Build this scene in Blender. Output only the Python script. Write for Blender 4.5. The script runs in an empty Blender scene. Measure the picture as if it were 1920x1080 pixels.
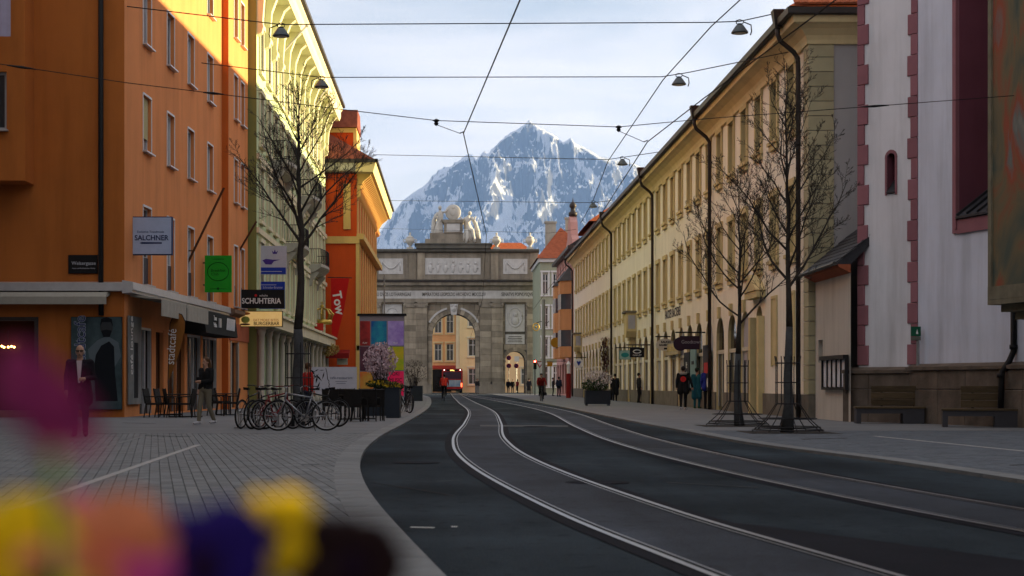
import bpy, math, random
import numpy as np
from mathutils import Vector, Matrix, Euler

# ------------------------------------------------------------------ camera, sky, sun, exposure
SC = bpy.context.scene
COL = SC.collection
FPX, VPX, HZY, CAMH = 3000.0, 845.0, 722.0, 1.07      # focal length, vanishing point, horizon (photo pixels), eye height
cd = bpy.data.cameras.new("camera")
cam = bpy.data.objects.new("camera", cd); COL.objects.link(cam)
cam.location = (0, 0, CAMH); cam.rotation_euler = (math.radians(90), 0, 0)
cd.sensor_width = 36; cd.lens = 36 * FPX / 1920
cd.shift_x = (960 - VPX) / 1920; cd.shift_y = (HZY - 540) / 1920
cd.clip_start = 0.05; cd.clip_end = 60000
cd.dof.use_dof = True; cd.dof.focus_distance = 75; cd.dof.aperture_fstop = 3.9
SC.camera = cam

SUN_EL, SUN_AZ = 7.0, 78.0            # azimuth: clockwise from the street axis (+Y)
w = bpy.data.worlds.new("World"); SC.world = w; w.use_nodes = True
nt = w.node_tree; nt.nodes.clear()
def wn(t, **k):
    n = nt.nodes.new(t)
    for a, b in k.items(): setattr(n, a, b)
    return n
sky = wn('ShaderNodeTexSky', sky_type='NISHITA', sun_disc=False)
sky.sun_elevation = math.radians(SUN_EL); sky.sun_rotation = math.radians(SUN_AZ)
sky.air_density = 1.0; sky.dust_density = 0.7; sky.ozone_density = 1.5; sky.altitude = 600
tc = wn('ShaderNodeTexCoord'); sep = wn('ShaderNodeSeparateXYZ')
nt.links.new(tc.outputs['Generated'], sep.inputs[0])
mp = wn('ShaderNodeMapping'); mp.inputs['Scale'].default_value = (1.0, 1.0, 4.5)
nt.links.new(tc.outputs['Generated'], mp.inputs[0])
no = wn('ShaderNodeTexNoise'); no.inputs['Scale'].default_value = 2.6; no.inputs['Detail'].default_value = 6
no.inputs['Roughness'].default_value = 0.55; no.inputs['Distortion'].default_value = 0.6
nt.links.new(mp.outputs[0], no.inputs['Vector'])
cr = wn('ShaderNodeValToRGB')
cr.color_ramp.elements[0].position = 0.36; cr.color_ramp.elements[0].color = (0.38, .38, .38, 1)
cr.color_ramp.elements[1].position = 0.60; cr.color_ramp.elements[1].color = (0.96, .96, .96, 1)
nt.links.new(no.outputs['Fac'], cr.inputs[0])
mixc = wn('ShaderNodeMixRGB'); mixc.inputs['Color2'].default_value = (6.0, 5.6, 5.45, 1)   # thin high cloud
nt.links.new(cr.outputs[0], mixc.inputs['Fac']); nt.links.new(sky.outputs[0], mixc.inputs['Color1'])
bg = wn('ShaderNodeBackground'); bg.inputs['Strength'].default_value = 0.062
nt.links.new(mixc.outputs[0], bg.inputs['Color'])
wo = wn('ShaderNodeOutputWorld'); nt.links.new(bg.outputs[0], wo.inputs['Surface'])

sl = bpy.data.lights.new("sun", 'SUN'); sl.energy = 4.4; sl.angle = math.radians(0.5); sl.color = (1.0, 0.80, 0.43)
sun = bpy.data.objects.new("sun", sl); COL.objects.link(sun)
_d = Vector((math.sin(math.radians(SUN_AZ)) * math.cos(math.radians(SUN_EL)),
             math.cos(math.radians(SUN_AZ)) * math.cos(math.radians(SUN_EL)), math.sin(math.radians(SUN_EL))))
sun.rotation_euler = _d.to_track_quat('Z', 'Y').to_euler(); sun.location = (60, 40, 60)

vs = SC.view_settings
vs.view_transform = 'Standard'; vs.look = 'None'; vs.exposure = 1.82; vs.gamma = 1.0; vs.use_curve_mapping = False
SC.cycles.max_bounces = 6; SC.cycles.diffuse_bounces = 3; SC.cycles.glossy_bounces = 3
SC.cycles.transmission_bounces = 4; SC.cycles.volume_bounces = 0; SC.cycles.transparent_max_bounces = 8
SC.cycles.caustics_reflective = False; SC.cycles.caustics_refractive = False
SC.cycles.use_denoising = True; SC.cycles.sample_clamp_indirect = 6
R = math.radians
random.seed(7)

# ------------------------------------------------------------------ helpers
def at(px, py, Y):
    return Vector(((px - VPX) / FPX * Y, Y, CAMH + (HZY - py) / FPX * Y))
def gnd(px, py):
    Y = CAMH * FPX / (py - HZY)
    return Vector(((px - VPX) / FPX * Y, Y, 0))

def mat(name, col, rough=0.85, var=0.12, scale=1.5, bump=0.0, bscale=30, metal=0.0, spec=0.12, rand=0.0,
        stain=0.0, col2=None, emit=None, coat=0.0, aniso=(1, 1, 1), sheen=0.0):
    m = bpy.data.materials.new(name); m.use_nodes = True
    t = m.node_tree; L = t.links; b = t.nodes['Principled BSDF']
    b.inputs['Roughness'].default_value = rough; b.inputs['Metallic'].default_value = metal
    b.inputs['Specular IOR Level'].default_value = spec; b.inputs['Coat Weight'].default_value = coat
    if emit:
        b.inputs['Emission Color'].default_value = (*emit[0], 1); b.inputs['Emission Strength'].default_value = emit[1]
    tcn = t.nodes.new('ShaderNodeTexCoord'); mpn = t.nodes.new('ShaderNodeMapping')
    mpn.inputs['Scale'].default_value = aniso
    L.new(tcn.outputs['Object'], mpn.inputs[0])
    n1 = t.nodes.new('ShaderNodeTexNoise'); n1.inputs['Scale'].default_value = scale; n1.inputs['Detail'].default_value = 6
    n1.inputs['Roughness'].default_value = 0.6
    L.new(mpn.outputs[0], n1.inputs['Vector'])
    ramp = t.nodes.new('ShaderNodeValToRGB')
    c2 = col2 or tuple(min(1, c * (1 + var)) for c in col)
    c1 = tuple(c * (1 - var) for c in col) if col2 is None else col
    ramp.color_ramp.elements[0].position = .3; ramp.color_ramp.elements[0].color = (*c1, 1)
    ramp.color_ramp.elements[1].position = .7; ramp.color_ramp.elements[1].color = (*c2, 1)
    L.new(n1.outputs['Fac'], ramp.inputs[0]); out = ramp.outputs[0]
    if stain:
        mps = t.nodes.new('ShaderNodeMapping'); mps.inputs['Scale'].default_value = (1.3, 1.3, .12)
        L.new(tcn.outputs['Object'], mps.inputs[0])
        n2 = t.nodes.new('ShaderNodeTexNoise'); n2.inputs['Scale'].default_value = 1.1; n2.inputs['Detail'].default_value = 8
        n2.inputs['Roughness'].default_value = .65
        L.new(mps.outputs[0], n2.inputs['Vector'])
        r2 = t.nodes.new('ShaderNodeValToRGB')
        r2.color_ramp.elements[0].position = .45; r2.color_ramp.elements[0].color = (1, 1, 1, 1)
        r2.color_ramp.elements[1].position = .75; r2.color_ramp.elements[1].color = (1 - stain, 1 - stain * 1.02, 1 - stain * 1.05, 1)
        L.new(n2.outputs['Fac'], r2.inputs[0])
        mu = t.nodes.new('ShaderNodeMixRGB'); mu.blend_type = 'MULTIPLY'; mu.inputs['Fac'].default_value = 1
        L.new(out, mu.inputs['Color1']); L.new(r2.outputs[0], mu.inputs['Color2']); out = mu.outputs[0]
    if rand:
        oi = t.nodes.new('ShaderNodeObjectInfo'); hs = t.nodes.new('ShaderNodeHueSaturation')
        mr = t.nodes.new('ShaderNodeMapRange'); mr.inputs['To Min'].default_value = 1 - rand; mr.inputs['To Max'].default_value = 1 + rand
        L.new(oi.outputs['Random'], mr.inputs['Value']); L.new(mr.outputs[0], hs.inputs['Value']); L.new(out, hs.inputs['Color'])
        out = hs.outputs[0]
    L.new(out, b.inputs['Base Color'])
    if bump:
        n3 = t.nodes.new('ShaderNodeTexNoise'); n3.inputs['Scale'].default_value = bscale; n3.inputs['Detail'].default_value = 4
        L.new(mpn.outputs[0], n3.inputs['Vector'])
        bp = t.nodes.new('ShaderNodeBump'); bp.inputs['Strength'].default_value = bump; bp.inputs['Distance'].default_value = .02
        L.new(n3.outputs['Fac'], bp.inputs['Height']); L.new(bp.outputs[0], b.inputs['Normal'])
    return m

class MB:
    def __init__(s): s.v = []; s.f = []; s.mi = []
    def add(s, vs_, fs, mi=0):
        o = len(s.v); s.v += [tuple(p) for p in vs_]
        for f in fs: s.f.append(tuple(o + i for i in f)); s.mi.append(mi)
    def quad(s, a, b, c, d, mi=0): s.add([a, b, c, d], [(0, 1, 2, 3)], mi)
    def box(s, x0, x1, y0, y1, z0, z1, mi=0):
        s.add([(x0, y0, z0), (x1, y0, z0), (x1, y1, z0), (x0, y1, z0), (x0, y0, z1), (x1, y0, z1), (x1, y1, z1), (x0, y1, z1)],
              [(0, 3, 2, 1), (4, 5, 6, 7), (0, 1, 5, 4), (1, 2, 6, 5), (2, 3, 7, 6), (3, 0, 4, 7)], mi)
        return s
    def cbox(s, x0, x1, y0, y1, z0, z1, c=.01, mi=0):     # box whose front (-y) edges are chamfered
        s.add([(x0 + c, y0, z0 + c), (x1 - c, y0, z0 + c), (x1 - c, y0, z1 - c), (x0 + c, y0, z1 - c),
               (x0, y0 + c, z0), (x1, y0 + c, z0), (x1, y0 + c, z1), (x0, y0 + c, z1),
               (x0, y1, z0), (x1, y1, z0), (x1, y1, z1), (x0, y1, z1)],
              [(0, 1, 2, 3), (4, 5, 1, 0), (5, 6, 2, 1), (6, 7, 3, 2), (7, 4, 0, 3),
               (8, 9, 5, 4), (9, 10, 6, 5), (10, 11, 7, 6), (11, 8, 4, 7), (9, 8, 11, 10)], mi)
        return s
    def obox(s, a, b, wx, wz, up=(0, 0, 1), mi=0):        # bar from a to b
        a = Vector(a); b = Vector(b); d = (b - a).normalized(); u = Vector(up)
        if abs(d.dot(u)) > .99: u = Vector((1, 0, 0))
        r = d.cross(u).normalized() * wx / 2; u = r.cross(d).normalized() * wz / 2
        s.add([a - r - u, a + r - u, a + r + u, a - r + u, b - r - u, b + r - u, b + r + u, b - r + u],
              [(3, 2, 1, 0), (4, 5, 6, 7), (0, 1, 5, 4), (1, 2, 6, 5), (2, 3, 7, 6), (3, 0, 4, 7)], mi)
        return s
    def tube(s, pts, r, n=8, mi=0, cap=True):
        pts = [Vector(p) for p in pts]; k = len(pts)
        rs = r if isinstance(r, (list, tuple)) else [r] * k
        o = len(s.v); prev = None
        for i, p in enumerate(pts):
            d = (pts[min(i + 1, k - 1)] - pts[max(i - 1, 0)])
            d = d.normalized() if d.length > 1e-9 else Vector((0, 0, 1))
            if prev is None:
                u = Vector((0, 0, 1)) if abs(d.z) < .9 else Vector((1, 0, 0))
                u = (u - d * u.dot(d)).normalized()
            else:
                u = prev - d * prev.dot(d)
                u = u.normalized() if u.length > 1e-6 else Vector((1, 0, 0))
            prev = u; v = d.cross(u)
            for j in range(n):
                a = 2 * math.pi * j / n
                s.v.append(tuple(p + (u * math.cos(a) + v * math.sin(a)) * rs[i]))
        for i in range(k - 1):
            for j in range(n):
                j2 = (j + 1) % n
                s.f.append((o + i * n + j, o + i * n + j2, o + (i + 1) * n + j2, o + (i + 1) * n + j)); s.mi.append(mi)
        if cap and n > 2:
            s.f.append(tuple(o + j for j in range(n))[::-1]); s.mi.append(mi)
            s.f.append(tuple(o + (k - 1) * n + j for j in range(n))); s.mi.append(mi)
        return s
    def lathe(s, prof, n=16, c=(0, 0, 0), mi=0):
        o = len(s.v)
        for r, z in prof:
            for j in range(n):
                a = 2 * math.pi * j / n
                s.v.append((c[0] + r * math.cos(a), c[1] + r * math.sin(a), c[2] + z))
        for i in range(len(prof) - 1):
            for j in range(n):
                j2 = (j + 1) % n
                s.f.append((o + i * n + j, o + i * n + j2, o + (i + 1) * n + j2, o + (i + 1) * n + j)); s.mi.append(mi)
        s.f.append(tuple(o + j for j in range(n))[::-1]); s.mi.append(mi)
        s.f.append(tuple(o + (len(prof) - 1) * n + j for j in range(n))); s.mi.append(mi)
        return s
    def prism(s, poly, y0, y1, mi=0):                     # poly in (x, z), extruded along y
        n = len(poly); o = len(s.v)
        s.v += [(x, y0, z) for x, z in poly] + [(x, y1, z) for x, z in poly]
        s.f.append(tuple(o + i for i in range(n))); s.mi.append(mi)
        s.f.append(tuple(o + n + i for i in range(n))[::-1]); s.mi.append(mi)
        for i in range(n):
            j = (i + 1) % n
            s.f.append((o + j, o + i, o + n + i, o + n + j)); s.mi.append(mi)
        return s
    def prismx(s, poly, x0, x1, mi=0):                    # poly in (y, z), extruded along x
        n = len(poly); o = len(s.v)
        s.v += [(x0, y, z) for y, z in poly] + [(x1, y, z) for y, z in poly]
        s.f.append(tuple(o + i for i in range(n))[::-1]); s.mi.append(mi)
        s.f.append(tuple(o + n + i for i in range(n))); s.mi.append(mi)
        for i in range(n):
            j = (i + 1) % n
            s.f.append((o + i, o + j, o + n + j, o + n + i)); s.mi.append(mi)
        return s
    def prismz(s, poly, z0, z1, mi=0):
        n = len(poly); o = len(s.v)
        s.v += [(x, y, z0) for x, y in poly] + [(x, y, z1) for x, y in poly]
        s.f.append(tuple(o + i for i in range(n))[::-1]); s.mi.append(mi)
        s.f.append(tuple(o + n + i for i in range(n))); s.mi.append(mi)
        for i in range(n):
            j = (i + 1) % n
            s.f.append((o + i, o + j, o + n + j, o + n + i)); s.mi.append(mi)
        return s
    def ball(s, c, rx, ry=None, rz=None, n=10, m=7, mi=0):
        ry = ry or rx; rz = rz or rx; o = len(s.v)
        s.v.append((c[0], c[1], c[2] - rz))
        for i in range(1, m):
            t_ = math.pi * i / m - math.pi / 2
            for j in range(n):
                a = 2 * math.pi * j / n
                s.v.append((c[0] + rx * math.cos(t_) * math.cos(a), c[1] + ry * math.cos(t_) * math.sin(a), c[2] + rz * math.sin(t_)))
        s.v.append((c[0], c[1], c[2] + rz)); top = len(s.v) - 1
        for j in range(n):
            j2 = (j + 1) % n
            s.f.append((o, o + 1 + j2, o + 1 + j)); s.mi.append(mi)
            for i in range(m - 2):
                a = o + 1 + i * n
                s.f.append((a + j, a + j2, a + n + j2, a + n + j)); s.mi.append(mi)
            a = o + 1 + (m - 2) * n
            s.f.append((a + j, a + j2, top)); s.mi.append(mi)
        return s
    def mesh(s, name, mats, smooth=False):
        me = bpy.data.meshes.new(name); me.from_pydata(s.v, [], s.f)
        for m in (mats if isinstance(mats, (list, tuple)) else [mats]): me.materials.append(m)
        if any(s.mi): me.polygons.foreach_set('material_index', s.mi)
        if smooth: me.polygons.foreach_set('use_smooth', [True] * len(s.f))
        me.update(); return me
    def build(s, name, mats, parent=None, loc=None, rz=0, smooth=False):
        return link(name, s.mesh(name, mats, smooth), parent, loc, rz)

def link(name, me, parent=None, loc=None, rz=0, scale=None):
    o = bpy.data.objects.new(name, me); COL.objects.link(o)
    if parent: o.parent = parent
    if loc is not None: o.location = loc
    if rz: o.rotation_euler = (0, 0, rz)
    if scale: o.scale = scale
    return o
def tag(o, label, cat, group=None):
    o['label'] = label; o['category'] = cat
    if group: o['group'] = group
    return o
def thing(name, label, cat, loc=(0, 0, 0), rz=0, group=None):
    o = bpy.data.objects.new(name, None); COL.objects.link(o); o.empty_display_size = .2
    o.location = loc; o.rotation_euler = (0, 0, rz)
    return tag(o, label, cat, group)
def struct(o): o['kind'] = 'structure'; return o
def stuff(o): o['kind'] = 'stuff'; return o
def kids(o): return [c for c in bpy.data.objects if c.parent == o]
KIDS = {}
def dup(root, loc, rz, label=None, group=None, swap=None):
    """copy a thing with its parts and sub-parts; swap maps a material to another"""
    def cp(o, par):
        c = o.copy(); COL.objects.link(c); c.parent = par
        if swap and o.type == 'MESH':
            for i, s_ in enumerate(c.material_slots):
                if s_.material in swap:
                    s_.link = 'OBJECT'; s_.material = swap[o.data.materials[i]]
        for ch in KIDS.setdefault(o.name, kids(o)): cp(ch, c)
        return c
    r = cp(root, None); r.location = loc; r.rotation_euler = (0, 0, rz)
    if label: r['label'] = label
    if group: r['group'] = group
    return r

_tmp = bpy.data.scenes.new("tmp")
def baked(o):
    """evaluated mesh of an object (modifiers, fonts), made in a side scene so it stays quick"""
    _tmp.collection.objects.link(o); vl = _tmp.view_layers[0]; vl.update()
    me = bpy.data.meshes.new_from_object(o.evaluated_get(vl.depsgraph))
    _tmp.collection.objects.unlink(o); bpy.data.objects.remove(o)
    return me
def text(txt, size, material, parent, loc, rot=(90, 0, 0), name="lettering", ext=.004, align='CENTER', sx=1.0, bold=0.0, spacing=1.0):
    cu = bpy.data.curves.new(name, 'FONT'); cu.body = txt; cu.size = size; cu.extrude = ext
    cu.align_x = align; cu.align_y = 'CENTER'; cu.offset = bold; cu.resolution_u = 3; cu.space_character = spacing
    me = baked(bpy.data.objects.new(name, cu)); me.name = name; me.materials.clear(); me.materials.append(material)
    o = link(name, me, parent, loc); o.rotation_euler = [R(a) for a in rot]; o.scale = (sx, 1, 1)
    return o

def wall(mb, x0, x1, z0, z1, ops, depth=.22, y=0, mi=0, mi_rev=None):
    """front sheet in the plane y with openings and reveals; op = (x0, x1, z0, z1[, 'arch'])"""
    if mi_rev is None: mi_rev = mi
    xs = sorted({x0, x1, *[o[0] for o in ops], *[o[1] for o in ops]}); zs = sorted({z0, z1, *[o[2] for o in ops], *[o[3] for o in ops]})
    for i in range(len(xs) - 1):
        run = None
        for j in range(len(zs) - 1):
            cx, cz = (xs[i] + xs[i + 1]) / 2, (zs[j] + zs[j + 1]) / 2
            if any(o[0] < cx < o[1] and o[2] < cz < o[3] for o in ops):
                if run is not None: mb.quad((xs[i], y, run), (xs[i + 1], y, run), (xs[i + 1], y, zs[j]), (xs[i], y, zs[j]), mi); run = None
            elif run is None: run = zs[j]
        if run is not None: mb.quad((xs[i], y, run), (xs[i + 1], y, run), (xs[i + 1], y, z1), (xs[i], y, z1), mi)
    dep0 = depth
    for o in ops:
        a, b, c, d = o[:4]; depth = o[5] if len(o) > 5 else dep0
        if len(o) > 4:
            r = (b - a) / 2; zc = d - r; n = 10; m_ = (a + b) / 2
            arc = [(m_ - r * math.cos(math.pi * k / n), zc + r * math.sin(math.pi * k / n)) for k in range(n + 1)]
            for k in range(n):
                (ax, az), (bx, bz) = arc[k], arc[k + 1]
                mb.quad((ax, y, az), (bx, y, bz), (bx, y, d), (ax, y, d), mi)
                mb.quad((ax, y + depth, az), (bx, y + depth, bz), (bx, y, bz), (ax, y, az), mi_rev)
            top = zc
        else:
            top = d; mb.quad((a, y, d), (a, y + depth, d), (b, y + depth, d), (b, y, d), mi_rev)
        mb.quad((a, y, c), (a, y + depth, c), (a, y + depth, top), (a, y, top), mi_rev)
        mb.quad((b, y + depth, c), (b, y, c), (b, y, top), (b, y + depth, top), mi_rev)
        mb.quad((a, y + depth, c), (a, y, c), (b, y, c), (b, y + depth, c), mi_rev)

_wc = {}
def window(parent, x, y, z, w_, h, m_frame, m_glass, casements=2, transom=.68, fw=.06, sill=None, arch=False):
    """window frame (part) with pane and sill (sub-parts); x is the centre, z the bottom, y the frame's front plane"""
    key = (round(w_, 3), round(h, 3), m_frame.name, m_glass.name, casements, transom, fw, arch, sill and sill.name)
    if key not in _wc:
        f = MB(); f.box(-w_ / 2, -w_ / 2 + fw, 0, .07, 0, h); f.box(w_ / 2 - fw, w_ / 2, 0, .07, 0, h)
        f.box(-w_ / 2 + fw, w_ / 2 - fw, 0, .07, 0, fw); f.box(-w_ / 2 + fw, w_ / 2 - fw, 0, .07, h - fw, h)
        for k in range(1, casements):
            xc = -w_ / 2 + w_ * k / casements; f.box(xc - fw * .6, xc + fw * .6, .004, .066, fw, h - fw)
        if transom:
            zt = h * transom; f.box(-w_ / 2 + fw, w_ / 2 - fw, -.004, .062, zt - fw * .5, zt + fw * .5)
        g = MB(); g.box(-w_ / 2 + fw * .5, w_ / 2 - fw * .5, .04, .05, fw * .5, h - fw * .5)
        s_ = MB(); s_.box(-w_ / 2 - .06, w_ / 2 + .06, -.28, .0, -.05, -.003)
        _wc[key] = (f.mesh('window', m_frame), g.mesh('pane', m_glass), s_.mesh('sill', sill) if sill else None)
    fm, gm, sm = _wc[key]
    o = link('window', fm, parent, (x, y, z)); link('pane', gm, o)
    if sm: link('sill', sm, o)
    return o

def lerp_curve(pts, n):
    """Catmull-Rom through points"""
    P = [Vector(p) for p in pts]; P = [2 * P[0] - P[1]] + P + [2 * P[-1] - P[-2]]; out = []
    for i in range(1, len(P) - 2):
        for k in range(n):
            t = k / n; a, b, c, d = P[i - 1:i + 3]
            out.append(.5 * ((2 * b) + (c - a) * t + (2 * a - 5 * b + 4 * c - d) * t * t + (3 * b - a - 3 * c + d) * t ** 3))
    return out + [P[-2]]
# ------------------------------------------------------------------ materials
M = {}
M['ground'] = mat('ground_dirt', (.10, .10, .095), .95)
M['asphalt'] = mat('asphalt', (.023, .031, .038), .9, .4, .35, .6, 60, spec=.04)
M['asphalt_track'] = mat('asphalt_track', (.028, .033, .043), .75, .4, .5, .6, 60, spec=.08)
def worn_asphalt(m, dark, light):
    """real surface wear: broad worn patches, long tyre-polished streaks along the street, oil spots and stone grain"""
    t = m.node_tree; L = t.links; b = t.nodes['Principled BSDF']; src = b.inputs['Base Color'].links[0].from_socket; tc_ = t.nodes.new('ShaderNodeTexCoord'); out = src
    for scl, aniso, p0, p1, c0, c1 in ((.9, (1, .07, 1), .35, .7, dark, light), (.22, (1, .6, 1), .38, .62, dark, light), (5.5, (1, 1, 1), .30, .42, .55, 1.0), (85., (1, 1, 1), .35, .7, .62, 1.45)):
        mp_ = t.nodes.new('ShaderNodeMapping'); mp_.inputs['Scale'].default_value = aniso; L.new(tc_.outputs['Object'], mp_.inputs[0])
        n_ = t.nodes.new('ShaderNodeTexNoise'); n_.inputs['Scale'].default_value = scl; n_.inputs['Detail'].default_value = 5; L.new(mp_.outputs[0], n_.inputs['Vector'])
        r_ = t.nodes.new('ShaderNodeMapRange'); r_.inputs['From Min'].default_value = p0; r_.inputs['From Max'].default_value = p1; r_.inputs['To Min'].default_value = c0; r_.inputs['To Max'].default_value = c1; L.new(n_.outputs['Fac'], r_.inputs['Value'])
        mu = t.nodes.new('ShaderNodeMixRGB'); mu.blend_type = 'MULTIPLY'; mu.inputs['Fac'].default_value = 1; L.new(out, mu.inputs['Color1']); L.new(r_.outputs[0], mu.inputs['Color2']); out = mu.outputs[0]
    L.new(out, b.inputs['Base Color'])
worn_asphalt(M['asphalt'], .72, 1.38); worn_asphalt(M['asphalt_track'], .75, 1.35)
M['asphalt_dark'] = mat('asphalt_dark', (.012, .012, .016), .8, .3, .8, .4, 70, spec=.03)
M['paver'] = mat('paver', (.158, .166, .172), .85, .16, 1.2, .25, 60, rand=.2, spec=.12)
M['paver_shaded'] = mat('paver_right_shaded', (.10, .113, .13), .85, .16, 1.2, .25, 60, rand=.2, spec=.12)  # same pavers made darker and bluer: the church's shade put into the colour
M['paver_far'] = mat('paver_far', (.145, .152, .16), .85, .14, .6, .2, 40, spec=.12)
M['joint'] = mat('paver_joint', (.06, .058, .056), .95)
M['kerb'] = mat('kerb_granite', (.165, .172, .175), .8, .15, 3, .2, 80, rand=.1, spec=.12)
M['line'] = mat('pale_stone_line', (.30, .30, .295), .7, .12, 6)
M['paint'] = mat('road_paint', (.6, .6, .58), .7, .2, 9)
M['rail'] = mat('rail_steel', (.24, .235, .23), .36, .15, 4, metal=1)
M['groove'] = mat('rail_groove', (.012, .012, .013), .9)
M['iron'] = mat('dark_iron', (.022, .022, .024), .55, .2, 8, metal=.3)
M['black'] = mat('black_paint', (.012, .012, .013), .45, .2, 8)
M['steel'] = mat('galvanised_steel', (.32, .33, .34), .45, .15, 6, metal=.8)

# ------------------------------------------------------------------ ground, road, pavements
def hcurve(tab):
    ys = np.array([t[0] for t in tab], float); xs = np.array([t[1] for t in tab], float)
    d = np.diff(xs) / np.diff(ys); m = np.empty_like(xs); m[0] = d[0]; m[-1] = d[-1]
    for i in range(1, len(xs) - 1):
        h0, h1 = ys[i] - ys[i - 1], ys[i + 1] - ys[i]; m[i] = (d[i - 1] * h1 + d[i] * h0) / (h0 + h1)
    def f(y):
        if y <= ys[0]: return float(xs[0] + m[0] * (y - ys[0]))
        if y >= ys[-1]: return float(xs[-1] + m[-1] * (y - ys[-1]))
        i = int(np.searchsorted(ys, y) - 1); h = ys[i + 1] - ys[i]; t = (y - ys[i]) / h
        return float((2 * t**3 - 3 * t**2 + 1) * xs[i] + (t**3 - 2 * t**2 + t) * h * m[i] + (-2 * t**3 + 3 * t**2) * xs[i + 1] + (t**3 - t**2) * h * m[i + 1])
    return f
kerb_l = hcurve([(-16, 3.4), (0, 1.1), (8.97, -.07), (11.46, -.36), (13.8, -.62), (16.2, -.85), (19.8, -1.12), (25.3, -1.36), (31.5, -1.42), (41, -1.28), (68, -1.0), (107, -1.3), (140, -1.9), (170, -3.0), (196, -3.2)])
kerb_r = hcurve([(-16, 8.3), (0, 7.3), (17.3, 6.2), (22.4, 5.95), (26.5, 5.5), (37.8, 5.26), (54, 5.2), (80, 5.25), (107, 5.2), (170, 4.6), (196, 4.3)])
track_a = hcurve([(-16, 5.2), (0, 3.2), (9, 1.97), (12.5, 1.5), (15.7, 1.18), (19.7, .86), (25, .61), (30.7, .56), (44, .88), (60.6, 1.2), (96, 1.0), (140, .75), (215, .5)])
track_b = hcurve([(-16, 7.2), (0, 6.0), (11.5, 4.68), (13.5, 4.42), (16.2, 4.14), (20.6, 3.82), (25, 3.63), (31, 3.54), (40, 3.68), (58, 4.2), (107, 3.5), (150, 2.2), (215, 1.6)])
def yseq(a, b):
    out = [a]
    while out[-1] < b: out.append(min(b, out[-1] + max(.35, min(4, (out[-1] - 5) * .035))))
    return out
def ribbon(mb, fl, fr, a, b, z, z2=None):
    ys = yseq(a, b)
    for i in range(len(ys) - 1):
        y0, y1 = ys[i], ys[i + 1]
        mb.quad((fl(y0), y0, z), (fr(y0), y0, z if z2 is None else z2), (fr(y1), y1, z if z2 is None else z2), (fl(y1), y1, z))
GZ = .045
g = MB(); g.quad((-30000, -3000, -.12), (30000, -3000, -.12), (30000, 40000, -.12), (-30000, 40000, -.12))
struct(g.build('ground', M['ground']))
g = MB(); ribbon(g, lambda y: kerb_l(y) - .3, lambda y: kerb_r(y) + .3, -16, 196, 0)
g.quad((-45, 196, 0), (45, 196, 0), (45, 226, 0), (-45, 226, 0)); g.quad((-4, 226, 0), (6, 226, 0), (6, 330, 0), (-4, 330, 0))
struct(g.build('road', M['asphalt']))
KW = .33
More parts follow.
